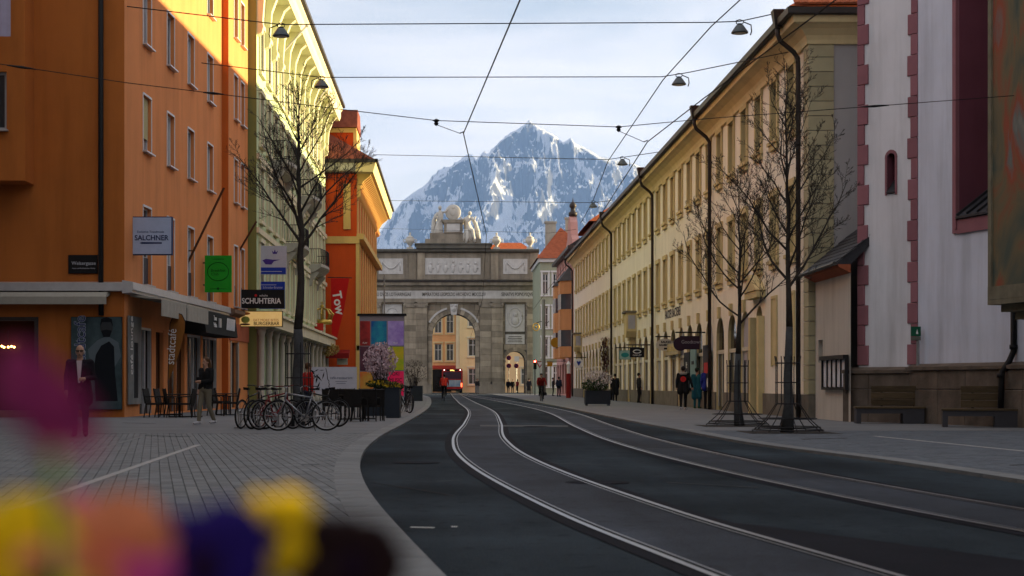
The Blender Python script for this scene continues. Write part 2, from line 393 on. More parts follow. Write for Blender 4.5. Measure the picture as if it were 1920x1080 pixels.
for side, kf, sg, outer in (('left', kerb_l, -1, lambda y: -40), ('right', kerb_r, 1, lambda y: 60)):
    g = MB(); e = lambda y, k=kf, s=sg: k(y) + s * KW
    ribbon(g, *((outer, e) if sg < 0 else (e, outer)), -16, 196, .033)
    pav = struct(g.build('pavement_' + side, M['joint']))
    g = MB(); ribbon(g, *((outer, e) if sg < 0 else (e, outer)), 34 if sg < 0 else 36, 196, GZ)
    struct(g.build('paving_sheet', M['paver_far'], pav))
    g = MB(); zs_ = GZ - .0035                              # paving outside the picture, beyond the stones laid singly
    if sg < 0: ribbon(g, outer, e, -16, 8.45, zs_); ribbon(g, outer, lambda y: -.3217 * y - .05, 8.45, 34.05, zs_)
    else: ribbon(g, e, outer, -16, 15.55, zs_); ribbon(g, lambda y: min(.385 * y, 14.2) + .05, outer, 15.55, 36.05, zs_)
    struct(g.build('paving_sheet', M['paver_far'], pav))
    # kerb stones, one by one
    ys = [7.5]
    while ys[-1] < 120: ys.append(ys[-1] + 1.0)
    for i in range(len(ys) - 1):
        a, b = ys[i] + .008, ys[i + 1] - .008; k = MB(); y0 = a
        P = []
        for t in (0, .5, 1):
            y = a + (b - a) * t; P.append((kf(y), y)); 
        Q = [(x + sg * (KW - .012), y) for x, y in P]
        poly = P + Q[::-1] if sg < 0 else Q + P[::-1]
        cx, cy = P[1]
        k.prismz([(x - cx, y - cy) for x, y in (poly if sg > 0 else poly[::-1])][::-1] if False else [(x - cx, y - cy) for x, y in poly], -.02, GZ + .002)
        k.build('kerb_stone', M['kerb'], pav, (cx, cy, 0))
    g = MB(); ribbon(g, *((lambda y: kf(y) + sg * KW, kf) if sg < 0 else (kf, lambda y: kf(y) + sg * KW)), 119.5, 196, GZ + .002); struct(g.build('kerb_band', M['kerb'], pav))
    # paving stones
    if sg < 0: u = Vector((-.185, 1)).normalized(); Y0, Y1 = 8.4, 34.0
    else: u = Vector((.06, 1)).normalized(); Y0, Y1 = 15.5, 36.0
    v = Vector((u.y, -u.x)); PW, PL, J = .12, .24, .007
    cells = []
    for i in range(-130, 190):
        for j in range(0, 190):
            off = (i % 2) * .5 * PL
            c = v * (i * PW) + u * (j * PL + off)
            if not (Y0 < c.y < Y1 - .1): continue
            px = VPX + FPX * c.x / c.y
            if sg < 0:
                if px < -120 or c.x > kf(c.y) - KW + .09: continue
            else:
                if px > 2000 or c.x < kf(c.y) + KW - .09 or c.x > 14.2: continue
            cells.append(c)
    def paver_geo(mb, c=Vector((0, 0)), dz=0.0, tx=0.0):
        a, b = u * (PL / 2 - J / 2), v * (PW / 2 - J / 2); k = .86
        lo = [c - a - b, c - a + b, c + a + b, c + a - b]; hi = [c + (q - c) * .0 + (q - c) * 1 for q in lo]
        top = [c - a * .975 - b * .94, c - a * .975 + b * .94, c + a * .975 + b * .94, c + a * .975 - b * .94]
        mb.add([(q.x, q.y, .03) for q in lo] + [(q.x, q.y, GZ - .003 + dz) for q in lo] + [(q.x, q.y, GZ + dz + tx * (1 if n_ in (1, 2) else -1)) for n_, q in enumerate(top)],
               [(0, 1, 5, 4), (1, 2, 6, 5), (2, 3, 7, 6), (3, 0, 4, 7), (4, 5, 9, 8), (5, 6, 10, 9), (6, 7, 11, 10), (7, 4, 8, 11), (8, 9, 10, 11)])
    near = sorted([c for c in cells if (300 < VPX + FPX * c.x / c.y < 660 and c.y > 12.6) or sg > 0], key=lambda c: c.y)[:300]
    ns = {id(c) for c in near}
    pm = MB(); paver_geo(pm); pme = pm.mesh('paver', M['paver'] if sg < 0 else M['paver_shaded'])
    for c in near: link('paver', pme, pav, (c.x, c.y, random.uniform(-.0015, .0015)))
    rest = MB()
    for c in cells:
        if id(c) not in ns: paver_geo(rest, c, random.uniform(-.0018, .0018), random.uniform(-.0012, .0012))
    rest_m = mat('paver_mass_' + side, (.158, .166, .172) if sg < 0 else (.10, .113, .13), .85, .24, 2.2, .25, 60, spec=.12)  # right side takes the darker tone with the church's shade in it
    stuff(rest.build('paver_field', rest_m, pav))

# pale stripes of stone set in the pavements
def stripe(p0, p1, wd, name, mt, z0, z1, label, cat='stripe'):
    a, b = gnd(*p0), gnd(*p1); s_ = MB(); c = (a + b) / 2
    d = (b - a).normalized(); n = Vector((d.y, -d.x, 0)) * wd / 2
    s_.prismz([((q - c).x, (q - c).y) for q in (a + n, b + n, b - n, a - n)], z0, z1)
    return tag(s_.build(name, mt, None, (c.x, c.y, 0)), label, cat)
stripe((22, 966), (372, 839), .10, 'stone_stripe', M['line'], .03, GZ + .004, 'pale stone stripe slanting across the left pavement by the flowers', 'stripe')
stripe((20, 897), (270, 822), .08, 'stone_stripe', M['kerb'], .03, GZ + .0035, 'fainter pale stone stripe farther back on the left pavement', 'stripe')
stripe((1640, 822), (1925, 852), .10, 'stone_stripe', M['line'], .03, GZ + .004, 'pale stone stripe on the right pavement before the benches', 'stripe')
stripe((770, 989), (814, 990), .04, 'road_marking', M['paint'], .002, .004, 'short white paint dash on the asphalt near the left kerb', 'road marking')
stripe((846, 988), (858, 988), .04, 'road_marking', M['paint'], .002, .004, 'tiny white paint dot on the asphalt beside the dash', 'road marking')
for p0, p1, wd, lb in (((275, 821), (355, 823), .09, 'slot drain on left pavement nearest the cafe corner'), ((566, 878), (598, 878), .05, 'short slot drain in the middle of the left pavement'),
                       ((540, 946), (585, 947), .035, 'slot drain close to the dark red flower'), ((232, 796), (290, 797), .1, 'slot drain at the foot of the corner poster'),
                       ((1506, 828), (1586, 826), .1, 'slot drain on right pavement beside the nearer tree'), ((1896, 879), (1925, 878), .08, 'slot drain on right pavement at picture edge')):
    stripe(p0, p1, wd, 'slot_drain', M['groove'], .03, GZ + .003, lb, 'drain')

# tram tracks
for nm, tf, lb in (('left', track_a, 'near'), ('right', track_b, 'far')):
    g = MB(); ribbon(g, lambda y: tf(y) - .46, lambda y: tf(y) + .46, -10, 212, .004)
    struct(g.build('track_bed', M['asphalt_track']))
    for s_, sd in ((-1, 'left'), (1, 'right')):
        t = thing('tram_rail', f'polished {sd} rail of the tram track on the {nm} side of the road', 'rail')
        e = lambda y: tf(y) + s_ * .515
        for a, b, z, n_, mt in ((-.024, .024, .012, 'rail_head', M['rail']), (.024, .068, .006, 'groove', M['groove']), (.068, .082, .011, 'guard_lip', M['rail'])):
            # groove lies on the inner side of the head
            lo, hi = (a, b) if s_ < 0 else (-b, -a)
            q = MB(); ribbon(q, lambda y: e(y) + lo, lambda y: e(y) + hi, -10, 212, z); q.build(n_, mt, t)
        q = MB(); ribbon(q, lambda y: e(y) - .15 * (1 if s_ < 0 else .4), lambda y: e(y) + .15 * (1 if s_ > 0 else .4), -10, 212, .0055)
        q.build('tar_seam', M['asphalt_dark'], t)
g = MB()
P = [gnd(*p) for p in ((1075, 985), (1330, 978), (1420, 985), (1925, 1052), (1925, 1110), (1700, 1075), (1400, 1040), (1200, 1010))]
g.v = [(p.x, p.y, .003) for p in P]; g.f = [tuple(range(len(P)))[::-1]]; g.mi = [0]
struct(g.build('asphalt_patch', M['asphalt_dark']))
g = MB(); P = [gnd(*p) for p in ((900, 797), (1065, 798), (1065, 801), (900, 800))]; g.v = [(p.x, p.y, .0075) for p in P]; g.f = [(3, 2, 1, 0)]; g.mi = [0]
struct(g.build('asphalt_seam', mat('seam', (.065, .068, .07), .8)))
for k_, (pp, al) in enumerate((((1212, 842, 1302, 842), .055), ((820, 903, 866, 901), .035), ((1010, 868, 1130, 872), .035), ((700, 905, 850, 930), .012), ((1250, 905, 1420, 915), .034))):
    a_, b_ = gnd(*pp[:2]), gnd(*pp[2:]); g = MB(); n_ = Vector((0, .06 if al > .05 else .035, 0)); g.quad(a_ - n_, b_ - n_, b_ + n_, a_ + n_)
    o_ = g.build('asphalt_seam', mat('seam_tone', (al, al, al * 1.05), .8, .4, 3), None, (0, 0, .0062)); struct(o_)
for k_, (px, py, r_) in enumerate(((1120, 905, .3), (1005, 800, .32), (780, 868, .28))):
    p_ = gnd(px, py); t_ = thing('manhole_cover', ('round iron manhole cover between the two tracks', 'small round manhole cover far between the tracks', 'round iron manhole cover between left kerb and track')[k_], 'manhole cover', (p_.x, p_.y, 0))
    q_ = MB(); q_.lathe([(r_ + .05, .0), (r_ + .05, .0062)], 24); q_.build('frame', M['asphalt_dark'], t_); q_ = MB(); q_.lathe([(r_, .0062), (r_, .009)], 24); q_.build('lid', M['asphalt_dark'], t_)
g = MB(); g.quad((-14, 176, .05), (15, 176, .05), (15, 178.5, .05), (-14, 178.5, .05))
struct(g.build('crossing_strip', mat('crossing_pale', (.42, .41, .39), .7, .15, 2)))

# ------------------------------------------------------------------ mountain (13 km away, 2.2 km high)
def vnoise(x, y, seed):
    rs = np.random.RandomState(seed); tab = rs.rand(256, 256)
    xi = np.floor(x).astype(int); yi = np.floor(y).astype(int); fx = x - xi; fy = y - yi
    fx = fx * fx * (3 - 2 * fx); fy = fy * fy * (3 - 2 * fy)
    g_ = lambda a, b: tab[a % 256, b % 256]
    return (g_(xi, yi) * (1 - fx) + g_(xi + 1, yi) * fx) * (1 - fy) + (g_(xi, yi + 1) * (1 - fx) + g_(xi + 1, yi + 1) * fx) * fy
def ridged(x, y, seed, oc=6, lac=2.05, gain=.52):
    s_ = 0; a = 1; t = 0
    for o in range(oc):
        n = 1 - np.abs(2 * vnoise(x + 17.3 * o, y + 5.1 * o, seed + o) - 1); s_ = s_ + a * n * n; t += a; a *= gain; x = x * lac; y = y * lac
    return s_ / t
DM = 13000.0
sil = [(380, 640), (560, 560), (640, 510), (690, 470), (712, 436), (735, 402), (755, 374), (780, 356), (800, 343), (815, 326), (832, 312), (846, 309), (860, 299), (872, 291), (884, 286), (893, 297), (905, 283), (914, 287),
       (925, 276), (940, 262), (958, 247), (975, 238), (986, 229), (992, 224), (1000, 229), (1008, 236), (1022, 243), (1036, 250), (1048, 259), (1056, 266), (1064, 261), (1070, 256), (1078, 268), (1092, 274), (1108, 283), (1122, 292), (1140, 297), (1160, 300), (1185, 305), (1220, 318), (1300, 350), (1450, 430), (1700, 520), (2000, 600)]
sx = np.array([(p[0] - VPX) / FPX * DM for p in sil]); sz = np.array([CAMH + (HZY - p[1]) / FPX * DM for p in sil])
NX, NY = 860, 460
gx = np.linspace(-1900, 2700, NX); gy = np.linspace(0, 1, NY)          # 0 = ridge, 1 = foot
X, T = np.meshgrid(gx, gy)
H = np.interp(X, sx, sz)
D = T * 5200.0
Yv = DM - D * 0.80
fall = (1 - T) ** 1.25
rid = ridged(X / 700. + .33 * T, D / 1700. + X / 2600., 5, 7)
rid2 = ridged(X / 190. + 9, D / 420., 31, 6); rid3 = ridged(X / 62. + D / 300., D / 150., 51, 5)
base = H * fall
amp = np.clip(T * 9, 0, 1)
Z = base * (1 + amp * (.60 * (rid - .45) + .17 * (rid2 - .45) + .045 * (rid3 - .45)))
Z += (1 - amp) * 30 * (ridged(X / 60., D / 60., 77, 4) - .6)
lim = (np.interp(X / Yv * DM, sx, sz) - CAMH) / DM * Yv + CAMH            # never higher than the photograph's skyline
Z = np.where(T > 0.0, np.minimum(Z, lim - 6 - 120 * T), Z)
Z = np.maximum(Z, -5)
# where snow lies deep (gullies, couloirs) and where the cliffs stay bare, as lines on the face
PXv = VPX + FPX * X / Yv; PYv = HZY - FPX * (Z - CAMH) / Yv
def near_line(pts, w0, w1):
    best = np.full(X.shape, 9e9)
    for i in range(len(pts) - 1):
        (ax, ay), (bx, by) = pts[i], pts[i + 1]; dx, dy = bx - ax, by - ay; t_ = np.clip(((PXv - ax) * dx + (PYv - ay) * dy) / (dx * dx + dy * dy), 0, 1)
        w_ = w0 + (w1 - w0) * (i + t_) / (len(pts) - 1); best = np.minimum(best, np.hypot(PXv - ax - t_ * dx, PYv - ay - t_ * dy) / w_)
    return np.exp(-best ** 2)
snow = sum(near_line(*a) for a in (([(919, 324), (932, 345), (948, 372), (955, 392), (935, 420), (915, 450)], 4, 15), ([(960, 305), (925, 328)], 3, 4), ([(913, 335), (876, 360), (839, 383), (790, 400)], 4, 7), ([(1008, 240), (1020, 262), (1045, 285)], 8, 12),
       ([(1074, 275), (1085, 310), (1115, 340), (1125, 375)], 8, 10), ([(880, 292), (895, 318), (908, 330)], 4, 4), ([(790, 360), (770, 400), (740, 430)], 4, 6), ([(1000, 300), (1010, 330), (990, 375), (970, 400)], 4, 7), ([(860, 400), (850, 430), (825, 450)], 5, 9), ([(1040, 330), (1035, 370), (1010, 410)], 4, 6), ([(745, 440), (725, 465)], 8, 14)))
cliff = sum(near_line(*a) for a in (([(935, 275), (965, 262), (988, 250), (985, 285)], 12, 16), ([(950, 322), (985, 335), (980, 362)], 11, 14), ([(850, 320), (875, 308)], 11, 8), ([(1050, 275), (1062, 300)], 8, 10), ([(895, 350), (905, 372)], 8, 9), ([(1020, 345), (1060, 350), (1085, 385)], 10, 12), ([(800, 360), (835, 345)], 9, 9), ([(780, 420), (830, 415)], 10, 10), ([(990, 410), (1060, 425)], 10, 14)))
me = bpy.data.meshes.new('mountain')
vv = np.stack([X, Yv, Z], -1).reshape(-1, 3)
idx = np.arange(NX * NY).reshape(NY, NX)
fq = np.stack([idx[1:, :-1], idx[1:, 1:], idx[:-1, 1:], idx[:-1, :-1]], -1).reshape(-1, 4)
me.from_pydata(vv.tolist(), [], fq.tolist()); me.polygons.foreach_set('use_smooth', [True] * len(fq))
at_s = me.attributes.new('snow_depth', 'FLOAT', 'POINT'); at_s.data.foreach_set('value', np.clip(snow - .8 * cliff, -1, 1).astype(np.float32).ravel())
mm = bpy.data.materials.new('snowy_rock'); mm.use_nodes = True; t = mm.node_tree; L = t.links; b = t.nodes['Principled BSDF']; b.inputs['Roughness'].default_value = .8
def nd(tp, **k):
    n = t.nodes.new(tp)
    for q, z in k.items(): setattr(n, q, z)
    return n
tcn = nd('ShaderNodeTexCoord'); geo = nd('ShaderNodeNewGeometry'); sp = nd('ShaderNodeSeparateXYZ'); L.new(geo.outputs['Normal'], sp.inputs[0])
pz = nd('ShaderNodeSeparateXYZ'); L.new(geo.outputs['Position'], pz.inputs[0])
mpn = nd('ShaderNodeMapping'); mpn.inputs['Scale'].default_value = (1.5, .6, .6); mpn.inputs['Rotation'].default_value = (0, .35, .3); L.new(tcn.outputs['Object'], mpn.inputs[0])
n1 = nd('ShaderNodeTexNoise'); n1.inputs['Scale'].default_value = .009; n1.inputs['Detail'].default_value = 12; n1.inputs['Roughness'].default_value = .80; n1.inputs['Distortion'].default_value = 1.6; L.new(mpn.outputs[0], n1.inputs['Vector'])
# snow where the slope is gentle and the noise is high; bare rock on the steep faces
def math_(op, a, b_=None, c=None):
    n = nd('ShaderNodeMath', operation=op)
    for i, q in enumerate((a, b_, c)):
        if q is None: continue
        if isinstance(q, (int, float)): n.inputs[i].default_value = q
        else: L.new(q, n.inputs[i])
    return n.outputs[0]
n5 = nd('ShaderNodeTexNoise'); n5.inputs['Scale'].default_value = .0021; n5.inputs['Detail'].default_value = 5; n5.inputs['Distortion'].default_value = .5; L.new(mpn.outputs[0], n5.inputs['Vector'])
sn = math_('ADD', math_('ADD', math_('MULTIPLY', math_('SUBTRACT', sp.outputs['Z'], .525), 3.0), math_('MULTIPLY', math_('SUBTRACT', n1.outputs['Fac'], .5), 1.5)), math_('MULTIPLY', math_('SUBTRACT', n5.outputs['Fac'], .5), 1.3))
rs = nd('ShaderNodeValToRGB'); rs.color_ramp.elements[0].position = .34; rs.color_ramp.elements[1].position = .66
rs.color_ramp.elements[0].color = (.060, .060, .066, 1); rs.color_ramp.elements[1].color = (.62, .64, .68, 1)
att = nd('ShaderNodeAttribute'); att.attribute_name = 'snow_depth'
L.new(math_('ADD', math_('ADD', sn, .47), math_('MULTIPLY', att.outputs['Fac'], .85)), rs.inputs[0])
# forest belt below about 700 m
n4 = nd('ShaderNodeTexNoise'); n4.inputs['Scale'].default_value = .004; n4.inputs['Detail'].default_value = 7; L.new(tcn.outputs['Object'], n4.inputs['Vector'])
fz = math_('SUBTRACT', math_('ADD', pz.outputs['Z'], math_('MULTIPLY', math_('SUBTRACT', n4.outputs['Fac'], .5), 1300.)), 560.)
fr = nd('ShaderNodeMapRange'); fr.inputs['From Min'].default_value = -120; fr.inputs['From Max'].default_value = 120; L.new(fz, fr.inputs['Value'])
mx = nd('ShaderNodeMixRGB'); mx.inputs['Color1'].default_value = (.045, .055, .05, 1); L.new(fr.outputs[0], mx.inputs['Fac']); L.new(rs.outputs[0], mx.inputs['Color2'])
L.new(mx.outputs[0], b.inputs['Base Color'])
bp = nd('ShaderNodeBump'); bp.inputs['Strength'].default_value = .8; bp.inputs['Distance'].default_value = 35; L.new(n1.outputs['Fac'], bp.inputs['Height']); L.new(bp.outputs[0], b.inputs['Normal'])
me.materials.append(mm); struct(link('mountain', me))
# ------------------------------------------------------------------ building materials
M['orange'] = mat('orange_render', (.66, .26, .095), .9, .07, .5, .08, 30, stain=.22)
M['orange_dk'] = mat('orange_return_shaded', (.46, .12, .025), .9, .07, .8)  # return face of the projecting wall, its shade put into a darker orange
M['orange_shaded'] = mat('orange_render_shaded', (.42, .135, .03), .9, .09, .5, .08, 30, stain=.28)  # darker copy of the orange render: shade of the front side in the colour
M['green'] = mat('sage_render', (.50, .60, .36), .9, .06, .5, .06, 30, stain=.16)
M['olive'] = mat('olive_render', (.20, .21, .07), .9, .08, .5, stain=.2)
M['cream_trim'] = mat('cream_trim', (.66, .60, .42), .85, .06, 1, stain=.15)
M['grey_trim'] = mat('grey_stone_trim', (.40, .39, .34), .85, .1, 2, .15, 30, stain=.25)
M['win_white'] = mat('window_white', (.62, .64, .66), .5, .05, 3)
M['win_grey'] = mat('window_grey', (.36, .39, .42), .5, .05, 3)
M['glass'] = mat('window_glass', (.045, .055, .065), .06, .3, .7, spec=.9, rand=.5)
M['glass_curtain'] = mat('window_glass_curtained', (.24, .27, .30), .12, .25, 1.2, spec=.8, rand=.3, aniso=(4, 4, .3))
M['shopglass'] = mat('shop_glass', (.008, .008, .009), .12, .5, .5, spec=.25)
M['blind'] = mat('roller_blind', (.50, .47, .26), .8, .15, 8, aniso=(1, 1, 14))
M['alu'] = mat('aluminium_trim', (.50, .52, .55), .4, .08, 4, metal=.5)
M['awning'] = mat('awning_canvas', (.33, .32, .28), .9, .08, 5, .1, 60)
M['awning_dk'] = mat('awning_canvas_dark', (.022, .024, .023), .9, .08, 5, .1, 60)
M['col_stone'] = mat('pale_stone', (.44, .41, .35), .8, .1, 2, .15, 40, stain=.2)
M['brick_dk'] = mat('brown_stone', (.19, .12, .085), .85, .15, 3, .2, 40)
M['red'] = mat('red_render', (.58, .085, .016), .9, .06, .6, .06, 30, stain=.15)
M['yellow_trim'] = mat('ochre_trim', (.66, .46, .16), .85, .08, 1.5, stain=.15)
M['tile_red'] = mat('roof_tile_dark_red', (.19, .055, .035), .8, .25, 3, .5, 22, aniso=(1, 1, 1))
M['tile_orange'] = mat('roof_tile_orange', (.55, .13, .035), .8, .25, 2.5, .5, 22)
M['slate'] = mat('dark_slate', (.035, .036, .042), .6, .25, 6, .2, 40, rand=.3)
M['gutter'] = mat('gutter_metal', (.055, .050, .048), .5, .2, 3, metal=.4)
M['pipe'] = mat('downpipe_metal', (.045, .036, .032), .5, .2, 2, metal=.4)
M['white'] = mat('white_plastic', (.72, .72, .72), .5, .03, 3)
M['wood'] = mat('bench_wood', (.085, .062, .036), .7, .25, 3, .2, 30, rand=.2, aniso=(1, 8, 8))

# ------------------------------------------------------------------ orange corner building
OX, OY = -10.40, 51.0
OA = math.atan(.0467)                         # its street side leans a little off the street axis
orange = thing('corner_building', 'orange rendered corner building with grey windows and a cafe below', 'building', (OX, OY, 0))
LEN = 21.1; HT = 22.0
st = bpy.data.objects.new  # street side is built in its own turned frame
def oz(mb, name, mt, smooth=False):           # part on the street side
    o = mb.build(name, mt, orange, (0, 0, 0), R(90) - OA, smooth); return o
def along(px):                                # facade coordinate of a photo column
    return (12.78 / ((845 - px) / 3000 + .0467) - OY) / math.cos(OA)
cols = [along(p) for p in (276, 320, 358, 394)]
dbl = [along(430.3), along(443)]
rows = [(4.45, 7.05), (8.92, 10.80), (12.5, 14.4), (16.0, 17.9)]
STEP = along(416)
W1 = 1.16
ops = [(c - W1 / 2, c + W1 / 2, a, b) for c in cols for a, b in rows]
shop = [(2.0, 3.75, .1, 3.0), (4.35, 5.6, .1, 3.0), (6.3, 9.1, .1, 3.0), (9.5, 12.0, .1, 3.0), (12.4, 15.3, .1, 3.0)]
m_ = MB(); wall(m_, 0, STEP, 0, HT, ops + shop, .2)
oz(m_, 'street_wall', M['orange'])
m_ = MB(); PR = -.28
wall(m_, STEP, LEN, 0, HT, [(c - .45, c + .45, a, b) for c in dbl for a, b in rows] + [(STEP + .6, STEP + 2.2, .1, 2.9)], .2, PR)
m_.quad((STEP, 0, 0), (STEP, PR, 0), (STEP, PR, HT), (STEP, 0, HT), 1)
m_.quad((LEN, PR, 0), (LEN, 5, 0), (LEN, 5, HT), (LEN, PR, HT))
oz(m_, 'projecting_wall', [M['orange'], M['orange_dk']])
hold = bpy.data.objects.new
def owin(x, y, z, w_, h, gl, blind=False, french=False):
    o = window(orange, 0, 0, 0, w_, h, M['win_white'], gl, 2, .0 if not french else .36, .05, M['alu'])
    q = Matrix.Rotation(R(90) - OA, 4, 'Z') @ Vector((x, y, z)); o.location = q; o.rotation_euler = (0, 0, R(90) - OA)
    if french:
        b_ = MB(); b_.box(-w_ / 2 + .03, w_ / 2 - .03, -.03, -.012, .04, h * .36); b_.build('spandrel_panel', mat('panel_slate', (.05, .055, .07), .5) if 'pan' not in M else M['pan'], o)
    tk = ('otrim', w_, round(h, 2))
    if tk not in _wc:
        b_ = MB(); y0, y1, e = -.15, -.128, .05
        b_.box(-w_ / 2 - e, -w_ / 2, y0, y1, -.02, h + e); b_.box(w_ / 2, w_ / 2 + e, y0, y1, -.02, h + e); b_.box(-w_ / 2, w_ / 2, y0 - .003, y1, h, h + e + .02); _wc[tk] = b_.mesh('trim', M['win_white'])
    link('trim', _wc[tk], o)
    if blind:
        b_ = MB()
        for k in range(22): b_.box(-w_ / 2 + .05, w_ / 2 - .05, -.03, -.01, h * .26 + k * h * .033, h * .26 + k * h * .033 + h * .027)
        b_.build('roller_blind', M['blind'], o)
    return o
M['pan'] = mat('panel_slate', (.05, .055, .07), .5)
for i, c in enumerate(cols):
    for j, (a, b) in enumerate(rows):
        owin(c, .13, a, W1, b - a, M['glass_curtain'] if (i + j) % 3 else M['glass'], blind=(i == 0 and j == 1), french=(j == 0))
for c in dbl:
    for j, (a, b) in enumerate(rows): owin(c, PR + .13, a, .9, b - a, M['glass_curtain'], french=(j == 0))
# shop fronts on the street side
for k, (a, b, z0, z1) in enumerate(shop):
    s_ = MB(); s_.box(a, b, .16, .2, z0, z1); oz(s_, 'shop_pane', M['shopglass'])
    f_ = MB()
    for x in (a, b - .07): f_.box(x, x + .07, .02, .14, z0, z1)
    f_.box(a, b, .025, .13, z1 - .08, z1)
    if b - a > 1.5: f_.box((a + b) / 2 - .04, (a + b) / 2 + .04, .03, .12, z0, z1 - .08)
    oz(f_, 'shop_frame', M['orange'] if k in (1, 2) else M['alu'])
s_ = MB(); s_.box(STEP + .6, STEP + 2.2, PR + .16, PR + .2, .1, 2.9); oz(s_, 'shop_pane', M['shopglass'])
s_ = MB(); s_.box(STEP + .45, STEP + .6, PR - .03, PR + .1, .05, 2.95); s_.box(STEP + 2.2, STEP + 2.35, PR - .03, PR + .1, .05, 2.95); oz(s_, 'shop_frame', M['col_stone'])
f_ = MB(); f_.prismx([(0, 4.40), (-.34, 4.34), (-.36, 4.10), (-.30, 4.08), (-.30, 4.0), (0, 3.98)], -.3, STEP + .2); oz(f_, 'fascia_canopy', M['alu'])
f_ = MB(); f_.prismx([(PR, 4.34), (PR - .25, 4.28), (PR - .25, 4.12), (PR, 4.0)], STEP + .2, LEN); oz(f_, 'fascia_canopy', M['brick_dk'])
f_ = MB(); f_.box(STEP + .1, LEN, PR - .06, PR, 2.98, 3.7); oz(f_, 'fascia_board', mat('salmon_board', (.42, .13, .07), .85))
for a, b in ((.5, 4.3), (4.42, 8.1)):          # two folding awnings
    f_ = MB(); f_.prismx([(-.05, 4.0), (-1.05, 3.86), (-1.08, 3.82), (-.05, 3.93)], a, b); oz(f_, 'awning', M['awning'])
    f_ = MB()
    n = 14
    for k in range(n):
        x0, x1 = a + (b - a) * k / n, a + (b - a) * (k + 1) / n; y0 = -1.08 - .012 * (k % 2); y1 = -1.08 - .012 * ((k + 1) % 2)
        f_.quad((x0, y0, 3.30), (x1, y1, 3.30), (x1, y1, 3.84), (x0, y0, 3.84)); f_.quad((x1, y1 + .012, 3.30), (x0, y0 + .012, 3.30), (x0, y0 + .012, 3.84), (x1, y1 + .012, 3.84))
    oz(f_, 'awning_valance', M['awning'])
f_ = MB()
f_.prismx([(-.04, 3.98), (-.85, 3.85), (-.95, 3.02), (-.85, 3.0), (-.05, 3.0)], 8.35, 14.9); oz(f_, 'dark_awning', M['awning_dk'])
# lettering of the dark awning
for txt, sz, x, z in (('Zone', .26, 10.2, 3.62), ('Padlo', .26, 10.2, 3.36)):
    o = text(txt, sz, M['white'], orange, (0, 0, 0), (90, 0, 0)); o.rotation_euler = Euler((R(84), 0, R(90) - OA)); o.location = Matrix.Rotation(R(90) - OA, 4, 'Z') @ Vector((x, -.935 + .0, z))
f_ = MB(); f_.box(10.85, 11.25, -.975, -.93, 3.3, 3.65); oz(f_, 'awning_badge', M['alu'])
f_ = MB()
for k in range(9): f_.obox((12.3 + k * .2, -.985, 3.25), (12.6 + k * .2, -.955, 3.72), .03, .02)
oz(f_, 'awning_strokes', M['alu'])

# front side, facing the viewer
F0 = -30
m_ = MB(); wall(m_, F0, 0, 0, HT, [(-9, -2.78, .25, 3.18), (-16, -11, .25, 3.18)], .3)
m_.quad((F0, 0, 0), (F0, 20, 0), (F0, 20, HT), (F0, 0, HT))
fw_ = m_.build('front_wall', M['orange_shaded'], orange)
m_ = MB(); m_.box(-9, -2.78, .7, .75, .25, 3.18); m_.box(-16, -11, .7, .75, .25, 3.18); m_.build('shop_pane', mat('cafe_room', (.035, .016, .010), .35, .5, .6), orange)
m_ = MB(); m_.box(-2.86, -2.74, -.03, .2, .2, 3.24); m_.box(-9, -2.86, -.025, .2, 3.12, 3.24); m_.box(-4.15, -4.11, .18, .24, .25, 3.12); m_.box(-5.6, -5.56, .18, .24, .25, 3.12); m_.build('shop_frame', M['gutter'], orange)
m_ = MB(); m_.box(-9, -2.78, -.02, .3, 0, .25); m_.build('shop_sill', M['brick_dk'], orange)
m_ = MB(); m_.prismx([(-.003, 4.36), (-.3, 4.30), (-.3, 4.06), (-.003, 4.05)], F0, .1); m_.build('fascia_canopy', M['alu'], orange)
m_ = MB(); m_.prismx([(-.003, 4.04), (-.5, 4.0), (-.62, 3.86), (-.60, 3.62), (-.58, 3.62), (-.58, 3.84), (-.003, 3.93)], F0, -.45); m_.build('awning', M['awning'], orange)
# oriel bay at the far left with its window
m_ = MB(); bx0, bx1, by, bz = -9.0, -2.88, -1.1, 7.45
wall(m_, bx0, bx1, bz, HT, [(-6.2, -3.45, 9.03, 10.85), (-6.2, -3.45, 12.95, 14.8)], .2, by)
m_.quad((bx1, by, bz), (bx1, 0, bz), (bx1, 0, HT), (bx1, by, HT)); m_.quad((bx0, by, bz), (bx1, by, bz), (bx1, 0, bz), (bx0, 0, bz))
m_.build('bay', M['orange_shaded'], orange)
for z in (9.03, 12.95): window(orange, -4.825, by + .12, z, 2.75, 1.82, M['win_grey'], M['glass'], 2, 0, .09, M['alu'])
m_ = MB(); m_.tube([(-.72, -.14, HT), (-.72, -.14, 4.45), (-.72, -.1, 4.2), (-.72, -.1, 3.29)], .085, 10); m_.build('downpipe', M['black'], orange, None, 0, True)
m_ = MB(); m_.box(F0, .02, -.05, 12, HT, HT + .3); m_.build('roof_slab', M['gutter'], orange)
